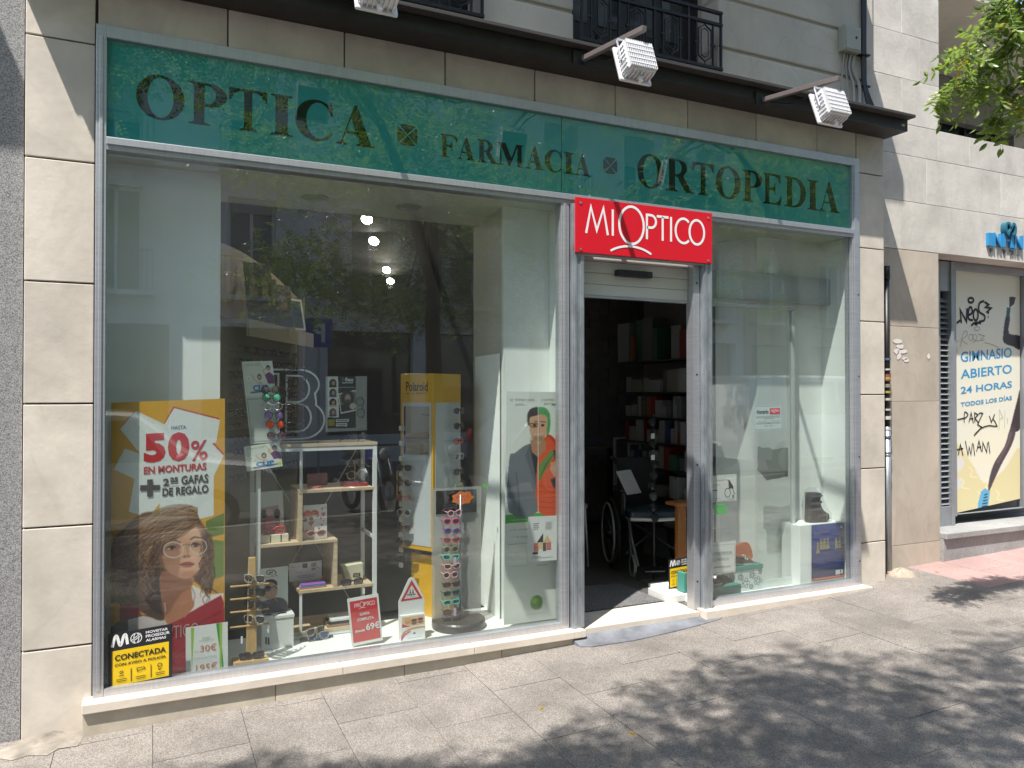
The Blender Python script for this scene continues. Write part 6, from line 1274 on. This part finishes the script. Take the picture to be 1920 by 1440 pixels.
cv.poly([(.72,.86),(.95,.85),(.95,.93),(.72,.94)],(214,220,224)); cv.line([(.88,.87),(.88,.91)],.03,(30,30,40)); cv.ell(.90,.08,.03,.03,(190,200,220)); cv.line([(.10,.97),(.85,.965)],.015,(230,190,170)); bd.paint(cv)
bd.text([('Mantén tu Calidad',.07,.845,.50,.872)], M_or)
bt = thing('orthopaedic_boot', 'black orthopaedic boot wrapped in clear plastic on the white pedestal', 'boot', at(1530,985,.17))
bc = at(1530,984,.17); bo = Vector((bc.x, .17, z1+.001)); M_boot = mat('black_boot_fabric', (.022,.023,.026), .75, noise=.5, scale=25, bump=.8, bscale=30)
V = []; secs = [(-.085,.0),(-.088,.03),(-.082,.07),(-.075,.12),(-.07,.17),(-.07,.225)]
b = MB()
prof = [(0,.10,-.095,.045),(.02,.125,-.10,.055),(.055,.115,-.098,.055),(.085,.06,-.095,.052),(.12,.03,-.09,.050),(.17,.022,-.088,.048),(.225,.03,-.085,.05)]
n = 16; VV = []
for z, fx_, bk, w_ in prof:
    for k in range(n):
        a = 2*math.pi*k/n; ex = .75; cx_ = (fx_+bk)/2; rx_ = (fx_-bk)/2
        VV.append(tuple(bo+Vector((cx_+math.copysign(abs(math.cos(a))**ex,math.cos(a))*rx_, math.copysign(abs(math.sin(a))**ex,math.sin(a))*w_, z))))
FF = [(i*n+k, i*n+(k+1)%n, (i+1)*n+(k+1)%n, (i+1)*n+k) for i in range(len(prof)-1) for k in range(n)]+[tuple(range(n-1,-1,-1)), tuple((len(prof)-1)*n+k for k in range(n))]
b.add(VV, FF).build('boot_shell', M_boot, bt, smooth=True)
for z, x_ in ((.05,.03),(.10,-.03),(.15,-.032),(.20,-.03)): MB().tube([tuple(bo+Vector((x_-.065,-.05,z))),tuple(bo+Vector((x_,-.062,z+.004))),tuple(bo+Vector((x_+.05,-.035,z+.006)))],.010,6).build('strap', mat('dark_strap', (.05,.05,.055), .5), bt)
b = MB(); VV = []; rr3 = np.random.default_rng(2); prof2 = [(0,.14,-.11,.07),(.06,.14,-.12,.075),(.12,.09,-.13,.07),(.18,.06,-.11,.065),(.235,.05,-.10,.06),(.27,.02,-.07,.03)]; n = 22
for z, fx_, bk, w_ in prof2:
    for k in range(n):
        a = 2*math.pi*k/n; j = 1+rr3.uniform(-.10,.10); VV.append(tuple(bo+Vector(((fx_+bk)/2+math.cos(a)*(fx_-bk)/2*j, math.sin(a)*w_*j, z+rr3.uniform(-.008,.008)*(z > 0)))))
b.add(VV, [(i*n+k, i*n+(k+1)%n, (i+1)*n+(k+1)%n, (i+1)*n+k) for i in range(len(prof2)-1) for k in range(n)]).build('plastic_bag', glassmat('thin_plastic', (.93,.94,.95), rough=.12), bt)
# shoe boxes and shoes at the lower left of the narrow window
x0,x1,z0,z1 = rect(1378,1063,1430,1110,.16)
sb = thing('patterned_shoe_box', 'white shoe box with dark flowers and a green lid in the narrow window', 'shoe box', ((x0+x1)/2,.22,.03)); M_lid = mat('green_lid', (.06,.24,.20), .5)
MB().box(x0+.006,x1-.004,.16,.32,.0305,z1-.033).build('box_body', mat('pale_box', (.55,.60,.58), .6), sb, bevel=.002); MB().box(x0,x1,.154,.326,z1-.032,z1).build('lid', M_lid, sb, bevel=.002)
bd = Board((x0+.006,.1597,.0305),(x1-x0-.01,0,0),(0,0,z1-.064),sb); L = []
for cx_, cy_, r_ in ((.18,.70,.10),(.36,.38,.15),(.62,.74,.11),(.82,.42,.14),(.58,.18,.08),(.12,.22,.09),(.92,.84,.07)):
    for k in range(5): a = k*2*math.pi/5; L.append(arc(cx_+.7*r_*math.cos(a), cy_+1.1*r_*math.sin(a), r_*.33, r_*.55, 0, 360, 8))
bd.strokes('flower_print', L, .003, mat('petrol_print', (.03,.12,.13)))
def shoe(p, m, m2, label, rot=0, s=1.0, name='shoe'):
    t = thing(name, label, 'shoe', p, rotz=rot); n = 14; VV = []
    pr_ = [(0,.14,-.12,.042),(.018,.145,-.125,.045),(.040,.12,-.122,.040),(.062,.05,-.12,.034),(.078,-.0,-.122,.03)]
    for z, f_, b_, w_ in pr_:
        for k in range(n):
            a = 2*math.pi*k/n; VV.append(((f_+b_)/2+math.cos(a)*(f_-b_)/2, math.sin(a)*w_*(.9 if math.cos(a) < 0 else 1), z))
    VV = [(x*s,y*s,z*s) for x,y,z in VV]
    F1 = [(i*n+k, i*n+(k+1)%n, (i+1)*n+(k+1)%n, (i+1)*n+k) for i in range(1, len(pr_)-1) for k in range(n)]+[tuple((len(pr_)-1)*n+k for k in range(n))]
    MB().add(VV, F1).build('upper', m, t, smooth=True, local=True); MB().add(VV[:2*n], [(k,(k+1)%n,n+(k+1)%n,n+k) for k in range(n)]+[tuple(range(n-1,-1,-1)),tuple(range(n,2*n))]).build('sole', m2, t, local=True)
    MB().tube([(.03*s,-.03*s,.058*s),(.055*s,0,.066*s),(.03*s,.03*s,.058*s)],.004*s,5).tube([(.05*s,-.03*s,.05*s),(.075*s,0,.057*s),(.05*s,.03*s,.05*s)],.004*s,5).build('lace', M_paper, t, local=True)
M_soleW = mat('pale_sole', (.6,.58,.52), .6); M_brs = mat('rust_leather', (.35,.10,.03), .5); M_drk = mat('dark_canvas', (.05,.045,.035), .7)
shoe(((x0+x1)/2-.04,.20,z1+.001), M_drk, M_soleW, 'dark canvas shoe with a pale sole on the patterned shoe box', -.2, .75); shoe(((x0+x1)/2+.0,.27,z1+.001), M_brs, M_brs, 'rust brown leather shoe behind the dark one on the patterned shoe box', -.1, .8)
bx_ = at(1392,1050,.30); MB().prism(smoothpts([(0,0),(.16,0),(.17,.06),(.13,.13),(.05,.13),(0,.10)],3,True),-.006,.006).build('orange_card', mat('orange_board', (.75,.16,.02), .6), None, label='rounded orange card standing behind the shoes in the narrow window', category='card').location = (bx_.x-.07,.31,z1+.001)
xg0,xg1,_,zg_ = rect(1327,1100,1376,1110,.14); MB().box(3.53,xg1+.05,.12,.30,.0305,.10).build('shoe_box', M_lid, None, bevel=.003, label='dark green shoe box in the lower left corner of the narrow window', category='shoe box')
shoe((3.66,.19,.101), mat('brown_suede', (.12,.07,.04), .9), M_soleW, 'brown suede shoe under the farmacia notice, left one', -.3, .8); shoe((3.82,.20,.101), M_drk, M_drk, 'dark shoe under the farmacia notice, right one', .3, .75)
wr = thing('wire_rack', 'thin white wire rack behind the green note in the narrow window', 'rack', (3.72,.36,.1)); b = MB(); wx_ = at(1331,980,.36).x
for k in range(4): b.tube([(wx_+.035*k,.36,.10),(wx_+.035*k,.36,.62)],.0025,5)
for k in range(5): b.tube([(wx_-.01,.36,.14+.11*k),(wx_+.12,.36,.14+.11*k)],.002,5)
b.build('wires', M_wshelf, wr)
# ================================================================ inside the open door
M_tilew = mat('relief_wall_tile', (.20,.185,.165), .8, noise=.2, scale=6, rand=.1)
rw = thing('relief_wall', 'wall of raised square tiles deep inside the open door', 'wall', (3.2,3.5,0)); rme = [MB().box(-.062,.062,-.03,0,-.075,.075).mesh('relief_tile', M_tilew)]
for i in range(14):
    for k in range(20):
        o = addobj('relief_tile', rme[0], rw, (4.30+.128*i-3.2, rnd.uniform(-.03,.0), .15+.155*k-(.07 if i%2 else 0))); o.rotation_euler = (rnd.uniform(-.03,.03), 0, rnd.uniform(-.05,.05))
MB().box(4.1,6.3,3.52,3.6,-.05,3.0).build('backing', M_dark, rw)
sh_ = thing('pharmacy_shelves', 'tall dark shelves packed with medicine boxes along the right wall inside the door', 'shelves', (4.0,1.2,0))
SX = 3.98
MB().box(SX+.28,SX+.30,.72,1.85,-.02,2.5).build('back_panel', M_dark, sh_)
MB().box(SX,SX+.28,.70,.72,-.02,2.5).build('side_panel', M_dark, sh_)
levels = [.35,.60,.84,1.06,1.28,1.50,1.78]
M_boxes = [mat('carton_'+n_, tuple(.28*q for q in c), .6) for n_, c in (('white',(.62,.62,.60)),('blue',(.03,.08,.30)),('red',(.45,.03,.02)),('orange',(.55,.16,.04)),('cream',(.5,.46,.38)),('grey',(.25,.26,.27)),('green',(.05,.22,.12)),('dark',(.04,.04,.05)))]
nb = 0
def NTH(n): return '%d%s' % (n, 'st' if n%10 == 1 and n != 11 else 'nd' if n%10 == 2 and n != 12 else 'rd' if n%10 == 3 and n != 13 else 'th')
for li, z in enumerate(levels):
    MB().box(SX,SX+.28,.72,1.85,z-.012,z).build('shelf_board', M_black, sh_); y = .75; len_ = 0
    while y < 1.75:
        w_ = rnd.uniform(.03,.10) if li < 5 else rnd.uniform(.05,.22); h_ = rnd.uniform(.09,.20) if li < 6 else rnd.uniform(.22,.38); d_ = rnd.uniform(.0,.04)
        mi = M_boxes[0] if rnd.random() < (.42 if li < 6 else .15) else M_boxes[rnd.choice([0,1,2,3,4,5,6,7,5,4,2])]
        if rnd.random() < .90 and nb < 260:
            len_ += 1
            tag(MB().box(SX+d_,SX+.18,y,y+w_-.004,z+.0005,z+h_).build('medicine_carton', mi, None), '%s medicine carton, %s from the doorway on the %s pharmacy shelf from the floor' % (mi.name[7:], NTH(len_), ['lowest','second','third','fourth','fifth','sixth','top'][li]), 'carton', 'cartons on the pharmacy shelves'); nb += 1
        y += w_+.003
mt = MB().box(2.50,3.32,.262,.84,.0035,.012).build('entrance_mat', speckle('grey_mat', (.10,.10,.105), (.05,.05,.05), (.2,.2,.2), 260, .4, .95, 0, .1), None, bevel=.003, label='dark grey entrance mat just inside the open door', category='mat')
MB().box(3.33,3.50,.20,.46,.0035,.055).build('marble_block', mat('white_marble', (.66,.66,.64), .4, noise=.15, scale=7), None, bevel=.004, label='white stone slab inside the door carrying the alarm notice', category='slab')
alarm('alarm notice standing on the white slab inside the door', (1254,1108), (1294,1100), (1254,1050), .36, True)
MB().box(at(1279,1080,.24).x,3.50,.22,.30,.056,.20).build('small_green_bin', M_lid, None, bevel=.006, label='small green box beside the alarm notice inside the door', category='box')
ws = thing('wooden_display_leg', 'orange brown wooden stand just inside the right door jamb', 'stand', (3.50,.62,.0)); M_ow = mat('orange_wood', (.34,.13,.035), .4, noise=.2, scale=9, stretch=(6,6,1))
p0 = at(1268,948,.62); p1 = at(1284,1080,.62)
MB().box(p0.x,p1.x,.60,.64,.003,p0.z).build('leg', M_ow, ws, bevel=.004); MB().box(p0.x-.05,p1.x+.08,.56,.70,p0.z+.001,p0.z+.03).build('top', M_ow, ws, bevel=.012)
# wheelchair
def wheelchair(x, y, rz, label):
    t = thing('wheelchair', label, 'wheelchair', (x, y, .003), rotz=rz); K = dict(local=True); M_fr = mat('dark_chrome', (.12,.12,.13), .3, metal=.8); M_hr = mat('grey_handrim', (.35,.36,.36), .4, metal=.3); M_cush = mat('blue_grey_vinyl', (.05,.07,.085), .35)
    for s in (-1, 1):
        w_ = MB().tube([(s*.29, .16+.285*math.cos(a), .285+.285*math.sin(a)) for a in [2*math.pi*k/32 for k in range(32)]], .015, 6, closed=True).build('rear_wheel', M_tyre, t, smooth=True, **K)
        MB().tube([(s*.325, .16+.25*math.cos(a), .285+.25*math.sin(a)) for a in [2*math.pi*k/32 for k in range(32)]], .009, 6, closed=True).build('handrim', M_hr, w_, smooth=True, **K); b = MB()
        for k in range(14): a = k*math.pi*2/14; b.tube([(s*.29,.16,.285),(s*.29,.16+.27*math.cos(a),.285+.27*math.sin(a))],.0025,4)
        b.cyl((s*.25,.16,.285),(s*.33,.16,.285),.02).build('spokes', M_fr, w_, **K)
        c_ = MB().tube([(s*.22, -.30+.08*math.cos(a), .095+.08*math.sin(a)) for a in [2*math.pi*k/20 for k in range(20)]], .014, 6, closed=True).build('caster', mat('grey_caster', (.28,.28,.27), .6), t, smooth=True, **K)
        MB().lathe([(.068,-.008),(.068,.008)],(s*.22,-.30,.095),18,'x').build('caster_disc', M_black, c_, **K)
        MB().tube([(s*.22,-.30,.10),(s*.235,-.28,.22),(s*.235,-.25,.45)],.012,8).tube([(s*.24,.22,.12),(s*.24,.22,.86),(s*.24,.32,.90)],.012,8).tube([(s*.24,.22,.46),(s*.24,-.26,.46),(s*.24,-.36,.30),(s*.22,-.48,.13)],.012,8).tube([(s*.255,.2,.66),(s*.255,-.12,.66),(s*.255,-.16,.62),(s*.255,-.16,.47)],.011,8).build('side_frame', M_fr, t, smooth=True, **K)
        MB().box(s*.255-.025,s*.255+.025,-.12,.16,.668,.69).build('armrest', M_black, t, bevel=.008, **K); MB().cyl((s*.24,.30,.895),(s*.24,.40,.91),.018).build('grip', M_black, t, **K)
        MB().box(s*.11-.08,s*.11+.08,-.56,-.42,.10,.115).build('footplate', M_black, t, bevel=.006, **K)
        MB().box(s*.265-.01,s*.265+.01,-.14,.18,.48,.65).build('side_guard', M_black, t, bevel=.004, **K)
    MB().box(-.225,.225,-.26,.20,.455,.52).build('seat', M_cush, t, bevel=.025, **K); MB().tube([(-.23,-.262,.462),(0,-.272,.455),(.23,-.262,.462)],.014,8).build('seat_edge_piping', M_paper, t, smooth=True, **K)
    MB().box(-.23,.23,.195,.235,.50,.93).build('backrest', M_black, t, bevel=.012, **K)
    MB().tube([(-.23,-.1,.15),(.23,.1,.44)],.010,6).tube([(.23,-.1,.15),(-.23,.1,.44)],.010,6).build('cross_brace', M_fr, t, **K)
    return t
cst = atz(1187,1083,.003)
wheelchair(cst.x+.31, cst.y+.21, R(-20), 'black wheelchair with a blue grey seat facing the open door')
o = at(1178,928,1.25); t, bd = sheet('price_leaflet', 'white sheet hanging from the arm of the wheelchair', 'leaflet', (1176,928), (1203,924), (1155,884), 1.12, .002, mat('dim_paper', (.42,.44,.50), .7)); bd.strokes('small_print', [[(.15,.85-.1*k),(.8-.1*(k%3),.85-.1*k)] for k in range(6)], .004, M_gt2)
# walking frames, stool, white frames, table with trays
def walker(x, y, rz, label, w=.42, h=.82):
    t = thing('walking_frame', label, 'walking frame', (x, y, .003), rotz=rz, group='walking frames inside the door'); K = dict(local=True); m = mat('satin_tube', (.42,.43,.44), .35, metal=.7)
    for s in (-1, 1): MB().tube([(s*w/2,-.22,0),(s*w/2*.9,-.06,h*.97),(s*w/2*.9,.06,h),(s*w/2*.9,.10,h*.97),(s*w/2,.2,0)],.012,8).build('side_frame', m, t, smooth=True, **K); MB().cyl((s*w/2*.9,-.06,h+.005),(s*w/2*.9,.10,h+.005),.018).build('grip', mat('blue_grip', (.02,.05,.16), .6), t, **K)
    MB().tube([(-w/2*.95,-.10,h*.68),(-.12,-.16,h*.60),(.12,-.16,h*.60),(w/2*.95,-.10,h*.68)],.010,8).tube([(-w/2*.95,-.12,h*.42),(w/2*.95,-.12,h*.42)],.010,8).build('front_brace', m, t, smooth=True, **K)
cw = atz(1122,985,.003); walker(3.22,1.95,R(20),'folding walking frame with blue grips standing left of the wheelchair')
t = thing('shower_stool', 'cream topped stool in front of the walking frame inside the door', 'stool', (3.22,1.55,.003)); MB().box(3.05,3.39,1.42,1.70,.50,.55).build('seat', mat('cream_plastic', (.45,.42,.34), .5), t, bevel=.02)
for a in (3.07,3.37):
    for b_ in (1.44,1.68): MB().tube([(a,b_,.50),(a+(a-3.22)*.2,b_,.003)],.010,8).build('leg', MATS['satin_tube'], t)
for k, (u0,v0,u1,v1,Y) in enumerate(((1152,820,1204,900,2.3),(1179,830,1237,905,2.2))):
    x0,x1,z0,z1 = rect(u0,v0,u1,v1,Y); z0 -= .25; MB().box(x0,x0+.022,Y,Y+.022,z0,z1).box(x1-.022,x1,Y,Y+.022,z0,z1).box(x0+.022,x1-.022,Y,Y+.022,z1-.022,z1).build('white_stand_frame', mat('dim_white_metal', (.5,.5,.47), .5), None, label=['left and farther','right and nearer'][k]+' of the two white rectangular frames behind the wheelchair', category='frame', group='white frames behind the wheelchair')
t = thing('low_table', 'low dark table with two round trays behind the wheelchair', 'table', (3.9,2.6,0)); MB().box(3.45,4.3,2.4,2.9,.93,.96).build('table_top', mat('brown_table', (.16,.11,.07), .6), t, bevel=.004)
for a in (3.48,4.27): MB().box(a-.02,a+.02,2.45,2.49,0,.93).build('leg', M_black, t)
for nm, c, x_ in (('red',(.45,.02,.02),3.80),('blue',(.03,.12,.35),4.0)): MB().lathe([(.10,0),(.14,.012),(.14,.018),(.09,.01)],(x_,2.55,.962),24).build('round_tray', mat(nm+'_tray', c, .4), None, label='round %s tray on the low table behind the wheelchair' % nm, category='tray')
# hanging goods on a stand at the right jamb
t = thing('goods_stand', 'narrow stand of hanging black goods and tags beside the right door jamb', 'stand', (3.62,.85,0)); MB().cyl((3.66,.85,0),(3.66,.85,1.32),.012).build('pole', M_black, t)
for k in range(10): z = 1.26-.085*k; MB().ball((3.64+rnd.uniform(-.02,.02),.83,z),(.035,.03,.035),8,5).build('hanging_item', [M_black,M_boot,M_black,MATS['carton_grey']][k%4], t); MB().box(3.60,3.635,.80,.801,z-.045,z-.005).build('item_tag', M_paper if k%2 else MATS['carton_blue'], t) if k in (1,3) else None
# ================================================================ gym poster and letters
t, bd = sheet('gym_poster', 'cream gym poster reading GIMNASIO ABIERTO 24 HORAS with black graffiti and a runner', 'poster', (1788,963), (1912.5,935), (1788,507), .45, .02, mat('poster_edge', (.5,.5,.44), .6))
cv = Canvas(130,470,(222,222,208)); g6 = lambda x, y: bd.cd(1660+x/4, 380+y/4); g7 = lambda x, y: bd.cd(1660+x/3.6, 700+y/3.6)
cv.poly([(0,.30),(1,.24),(1,1),(0,1)],(224,222,204),soft=8); cv.poly(smoothpts([(0,.72),(.25,.80),(.45,.90),(.75,.86),(1,.78),(1,1.02),(0,1.02)],4,True),(216,206,160),soft=4); cv.ell(.55,.74,.36,.40,(228,224,200),.8,.15); cv.ell(.06,.80,.09,.12,(214,214,214),.9,.3); cv.ell(.05,.88,.07,.09,(212,212,214),.9,.3)
for x, y in ((.10,.86),(.22,.82),(.45,.88),(.62,.94),(.35,.93)): cv.line(smoothpts([(x,y),(x+.05,y+.02),(x+.02,y+.04),(x+.12,y+.05)],3),.015,(232,226,180),.8)
sk = (46,38,40)
cv.poly(smoothpts([g6(*p) for p in [(905,850),(935,860),(925,980),(1010,1000),(1010,1100),(960,1080),(890,1050),(885,980)]],3,True),sk,soft=1); cv.poly([g6(*p) for p in [(930,705),(978,708),(965,760),(930,790)]],(50,44,48)); cv.poly([g6(*p) for p in [(912,785),(940,790),(930,862),(904,855)]],(44,82,96))
cv.poly(smoothpts([g7(*p) for p in [(912,110),(888,190),(855,320),(845,380),(880,395),(914,350)]],3,True),(60,48,52),soft=1); cv.poly(smoothpts([g7(*p) for p in [(845,365),(880,385),(850,490),(775,630),(708,780),(693,795),(704,700),(738,600),(806,490)]],3,True),(74,62,66),soft=1); cv.line([g7(848,400),g7(830,470),g7(760,600)],.035,(120,104,108),.6,4)
cv.poly([g7(*p) for p in [(672,775),(706,800),(690,930),(625,945),(625,880),(645,800)]],(92,168,206)); 
for k in range(5): cv.line([g7(655+k*4,900-k*20),g7(685,895-k*20)],.02,(40,50,64))
bd.paint(cv)
M_bl = mat('blue_sign_print', (.035,.27,.52), .45)
G = lambda s, u0, vt, vb, u1, vt1, vb1: (s, *bd.c(u0, vb), *bd.c(u1, vt1))
for g_ in (G('GIMNASIO',1801,655,680,1897,651,676), G('ABIERTO',1801,685,711,1897,683,710), G('24 HORAS',1801,717,739,1897,714,737), G('TODOS LOS DÍAS',1801,746,763,1897,740,759)): bd.text([g_], M_bl, bold=.02)
S6 = lambda P_: [bd.c(1660+a/4, 380+b_/4) for a, b_ in P_]; S7 = lambda P_: [bd.c(1660+a/3.6, 700+b_/3.6) for a, b_ in P_]
el = lambda cx_, cy_, rx_, ry_: [(cx_+rx_*math.cos(a), cy_+ry_*math.sin(a)) for a in [k*math.pi/8 for k in range(17)]]
M_graf = mat('graffiti_black', (.012,.012,.014), .6)
bd.strokes('graffiti', [S6([(568,905),(560,805),(606,892),(612,792)]),S6(smoothpts([(622,845),(650,825),(642,785),(624,800),(622,870),(655,882)],3)),S6(el(676,842,18,42)),S6(smoothpts([(738,738),(705,755),(700,815),(742,848),(738,884),(700,892)],3)),S6([(742,745),(772,765),(752,785),(790,792),(762,820),(775,830)]),S6(el(640,732,20,18)),S6(smoothpts([(642,925),(662,905),(690,900),(716,906)],3)),S6([(668,912),(690,914)]),S6([(534,905),(560,882)]),S6([(768,856),(772,860)])], .022, M_graf)
bd.strokes('graffiti', [S7([(484,312),(540,300)]),S7(smoothpts([(530,332),(533,262),(556,278),(536,302)],3)),S7([(562,332),(577,266),(592,336)]),S7([(566,308),(592,304)]),S7([(602,332),(600,266),(624,280),(602,302),(630,336)]),S7(smoothpts([(628,272),(656,270),(620,345),(648,362),(596,420),(640,372),(700,352),(752,356),(722,302)],2)),S7([(700,286),(714,330),(736,276)]),S7([(476,516),(524,506)]),S7([(490,552),(505,480),(522,554)]),S7([(538,456),(556,552),(564,496),(576,550),(586,470)]),S7([(592,476),(601,554)]),S7([(614,528),(630,455),(646,526)]),S7([(618,500),(645,495)]),S7([(652,530),(656,466),(682,532),(688,468)]),S7([(694,460),(704,540)])], .011, M_graf)
bd.strokes('faint_graffiti', [S6(smoothpts([(560,1080),(575,1000),(600,960),(612,990),(575,1030),(612,1060)],3)),S6(el(640,1010,16,24)),S6(el(668,1010,14,22)),S6([(690,985),(740,1000),(705,1035),(740,1030)]),S6([(520,1060),(548,1035)]),S6([(530,1170),(535,1080)]),S6(el(685,945,22,14)),S6(smoothpts([(650,1050),(680,1035),(700,1040)],3)),S6(smoothpts([(740,1050),(800,1065),(850,1090)],3)),S7([(765,380),(768,245),(790,300),(770,310)]),S7([(805,250),(802,370)]),S7([(820,300),(822,340)])], .004, mat('graffiti_grey', (.22,.22,.20), .7))
il = thing('gym_letters', 'bright blue raised letters INFIN on the pale wall at the right edge', 'letters', (7.1,.19,2.85))
M_ilt = mat('blue_letter_face', (.03,.25,.52), .4)
def raised(chs, Y0, dep, m, nm, bold):
    for ch, u0, u1, vt, vb in chs:
        a = at(u0, vb, .19-dep); e = at(u1, vt, .19-dep); bd = Board((a.x,.189,a.z),(e.x-a.x,0,0),(0,0,e.z-a.z),il); V_, F_, _ = textmesh(ch, bold); bd.flat(nm, (V_, F_), m, off=0, ex=dep)
raised([('I',1854,1861,437,460),('N',1864,1879,438,461.5),('F',1882,1894,439.5,463),('I',1896,1901,441,464.5),('N',1903,1919,442,466)], 0, .026, M_ilt, 'blue_letter', .01)
raised([('F',1858,1862,466,473),('I',1871,1872.5,467.5,474.5),('T',1882,1887,468.5,475.5),('N',1895,1900,470,477),('E',1908,1912,471,478)], 0, .012, mat('grey_letter', (.12,.12,.13), .5), 'grey_letter', .03)
bd = Board((at(1884,446,.15).x,.189,at(1898,443,.15).z),(.16,0,0),(0,0,.13),il); V_, F_ = ribbon([(a*.16, b_*.13) for a, b_ in smoothpts([(.5,.5),(.35,.85),(.12,.8),(.08,.4),(.25,.12),(.5,.5),(.75,.88),(.92,.6),(.88,.2),(.65,.15)],5)], .022)
bd.flat('loop_emblem', ([(a/.16, b_/.13) for a, b_ in V_], F_), mat('teal_emblem', (.02,.13,.19), .4), off=0, ex=.05)
# ================================================================ pipe, junction box, cables, marks
dp = thing('drainpipe', 'narrow drainpipe covered in stickers in the corner beside the right stone pier', 'drainpipe', (5.40,.13,0))
xp = at(1664,900,.13).x; zs_ = at(1664,800,.13).z
MB().cyl((xp,.13,.02),(xp,.13,zs_),.026,n=14).build('lower_pipe', M_galv, dp, smooth=True); MB().cyl((xp,.13,zs_),(xp,.13,2.42),.022,n=14).build('upper_pipe', M_black, dp, smooth=True); MB().cyl((xp,.13,2.42),(xp,.13,2.53),.028,n=14).build('pipe_head', M_black, dp, smooth=True)
cols = [(.45,.45,.43),(.12,.2,.1),(.35,.28,.06),(.28,.07,.05),(.5,.5,.48),(.07,.11,.18),(.2,.2,.2)]
for k in range(20):
    z = .8+rnd.uniform(0,1.35); h_ = rnd.uniform(.008,.03); MB().lathe([(.0285+k*.00012,z),(.0285+k*.00012,z+h_)],(xp,.13,0),14).build('sticker', mat('sticker_'+'abcdefg'[k%7], cols[k%7], .6), dp)
b = MB().ball((xp+.06,.05,-.01),(.12,.11,.08),18,10); b.V = [(x+rnd.uniform(-.012,.012),y+rnd.uniform(-.012,.012),z+rnd.uniform(-.01,.01)) for x,y,z in b.V]; b.build('pipe_foot_mortar', mat('old_mortar', (.34,.28,.22), .95, noise=.35, scale=12, bump=1, bscale=25), dp, smooth=True)
jb = thing('junction_box', 'grey junction box on the upper wall above the canopy end', 'junction box', (4.98,.09,4.28)); x0,x1,z0,z1 = rect(1584,37,1615,100,.03)
MB().box(x0,x1,.03,.098,z0,z1-.03).build('box_body', mat('grey_green_plastic', (.36,.37,.32), .5), jb, bevel=.008); MB().box(x0+.01,x1-.01,.024,.0295,z0+.015,z1-.05).build('cover', MATS['grey_green_plastic'], jb, bevel=.002); MB().lathe([(.012,.022),(.012,.0238)],((x0+x1)/2+.03,0,z1-.12),12,'y').build('lock', M_black, jb)
cb = thing('cable_bundle', 'black and grey cables running down the wall beside the junction box', 'cables', (5.1,.08,3.6))
for k in range(4):
    x = at(1617+k*2, 50, .07).x; MB().tube(smoothpts([(x,.07,6.0),(x+.005,.075,4.6),(x-.004,.07,4.1),(x+.004,.06,3.9),(x+.02+.02*k,.0,3.64)],4),.009,6).build('black_cable', M_black, cb, smooth=True)
for k in range(4):
    x = x0+.04+.035*k; MB().tube(smoothpts([(x,.07,z0),(x-.01,.08,z0-.12),(x+.03*(k-1.5),.06,z0-.26),(x-.10+.02*k,.0,3.66)],4),[.006,.005,.01,.014][k] if k < 4 else .006,6).build('grey_cable', mat('grey_cable_sheath', (.33,.32,.30), .6), cb, smooth=True)
for z in (3.93,4.18): MB().box(5.07,5.19,.055,.0995,z,z+.012).build('cable_clip', M_black, cb)
b = MB(); rr4 = np.random.default_rng(8)
for u, v, w_, h_ in ((1683,640,10,5),(1688,650,8,5),(1692,659,10,4),(1681,658,5,6),(1700,676,5,4),(1686,668,4,8),(1741,668,3,6),(1697,672,6,3)):
    q = [at(u+w_*math.cos(a)*(.7+.5*rr4.random()), v+h_*math.sin(a)*(.6+.6*rr4.random()), .1885) for a in [k*math.pi/6 for k in range(12)]]; b.add(q, [tuple(range(11,-1,-1))])
b.build('paint_smears', mat('old_white_paint', (.72,.66,.62), .8), gym, kind='stuff')
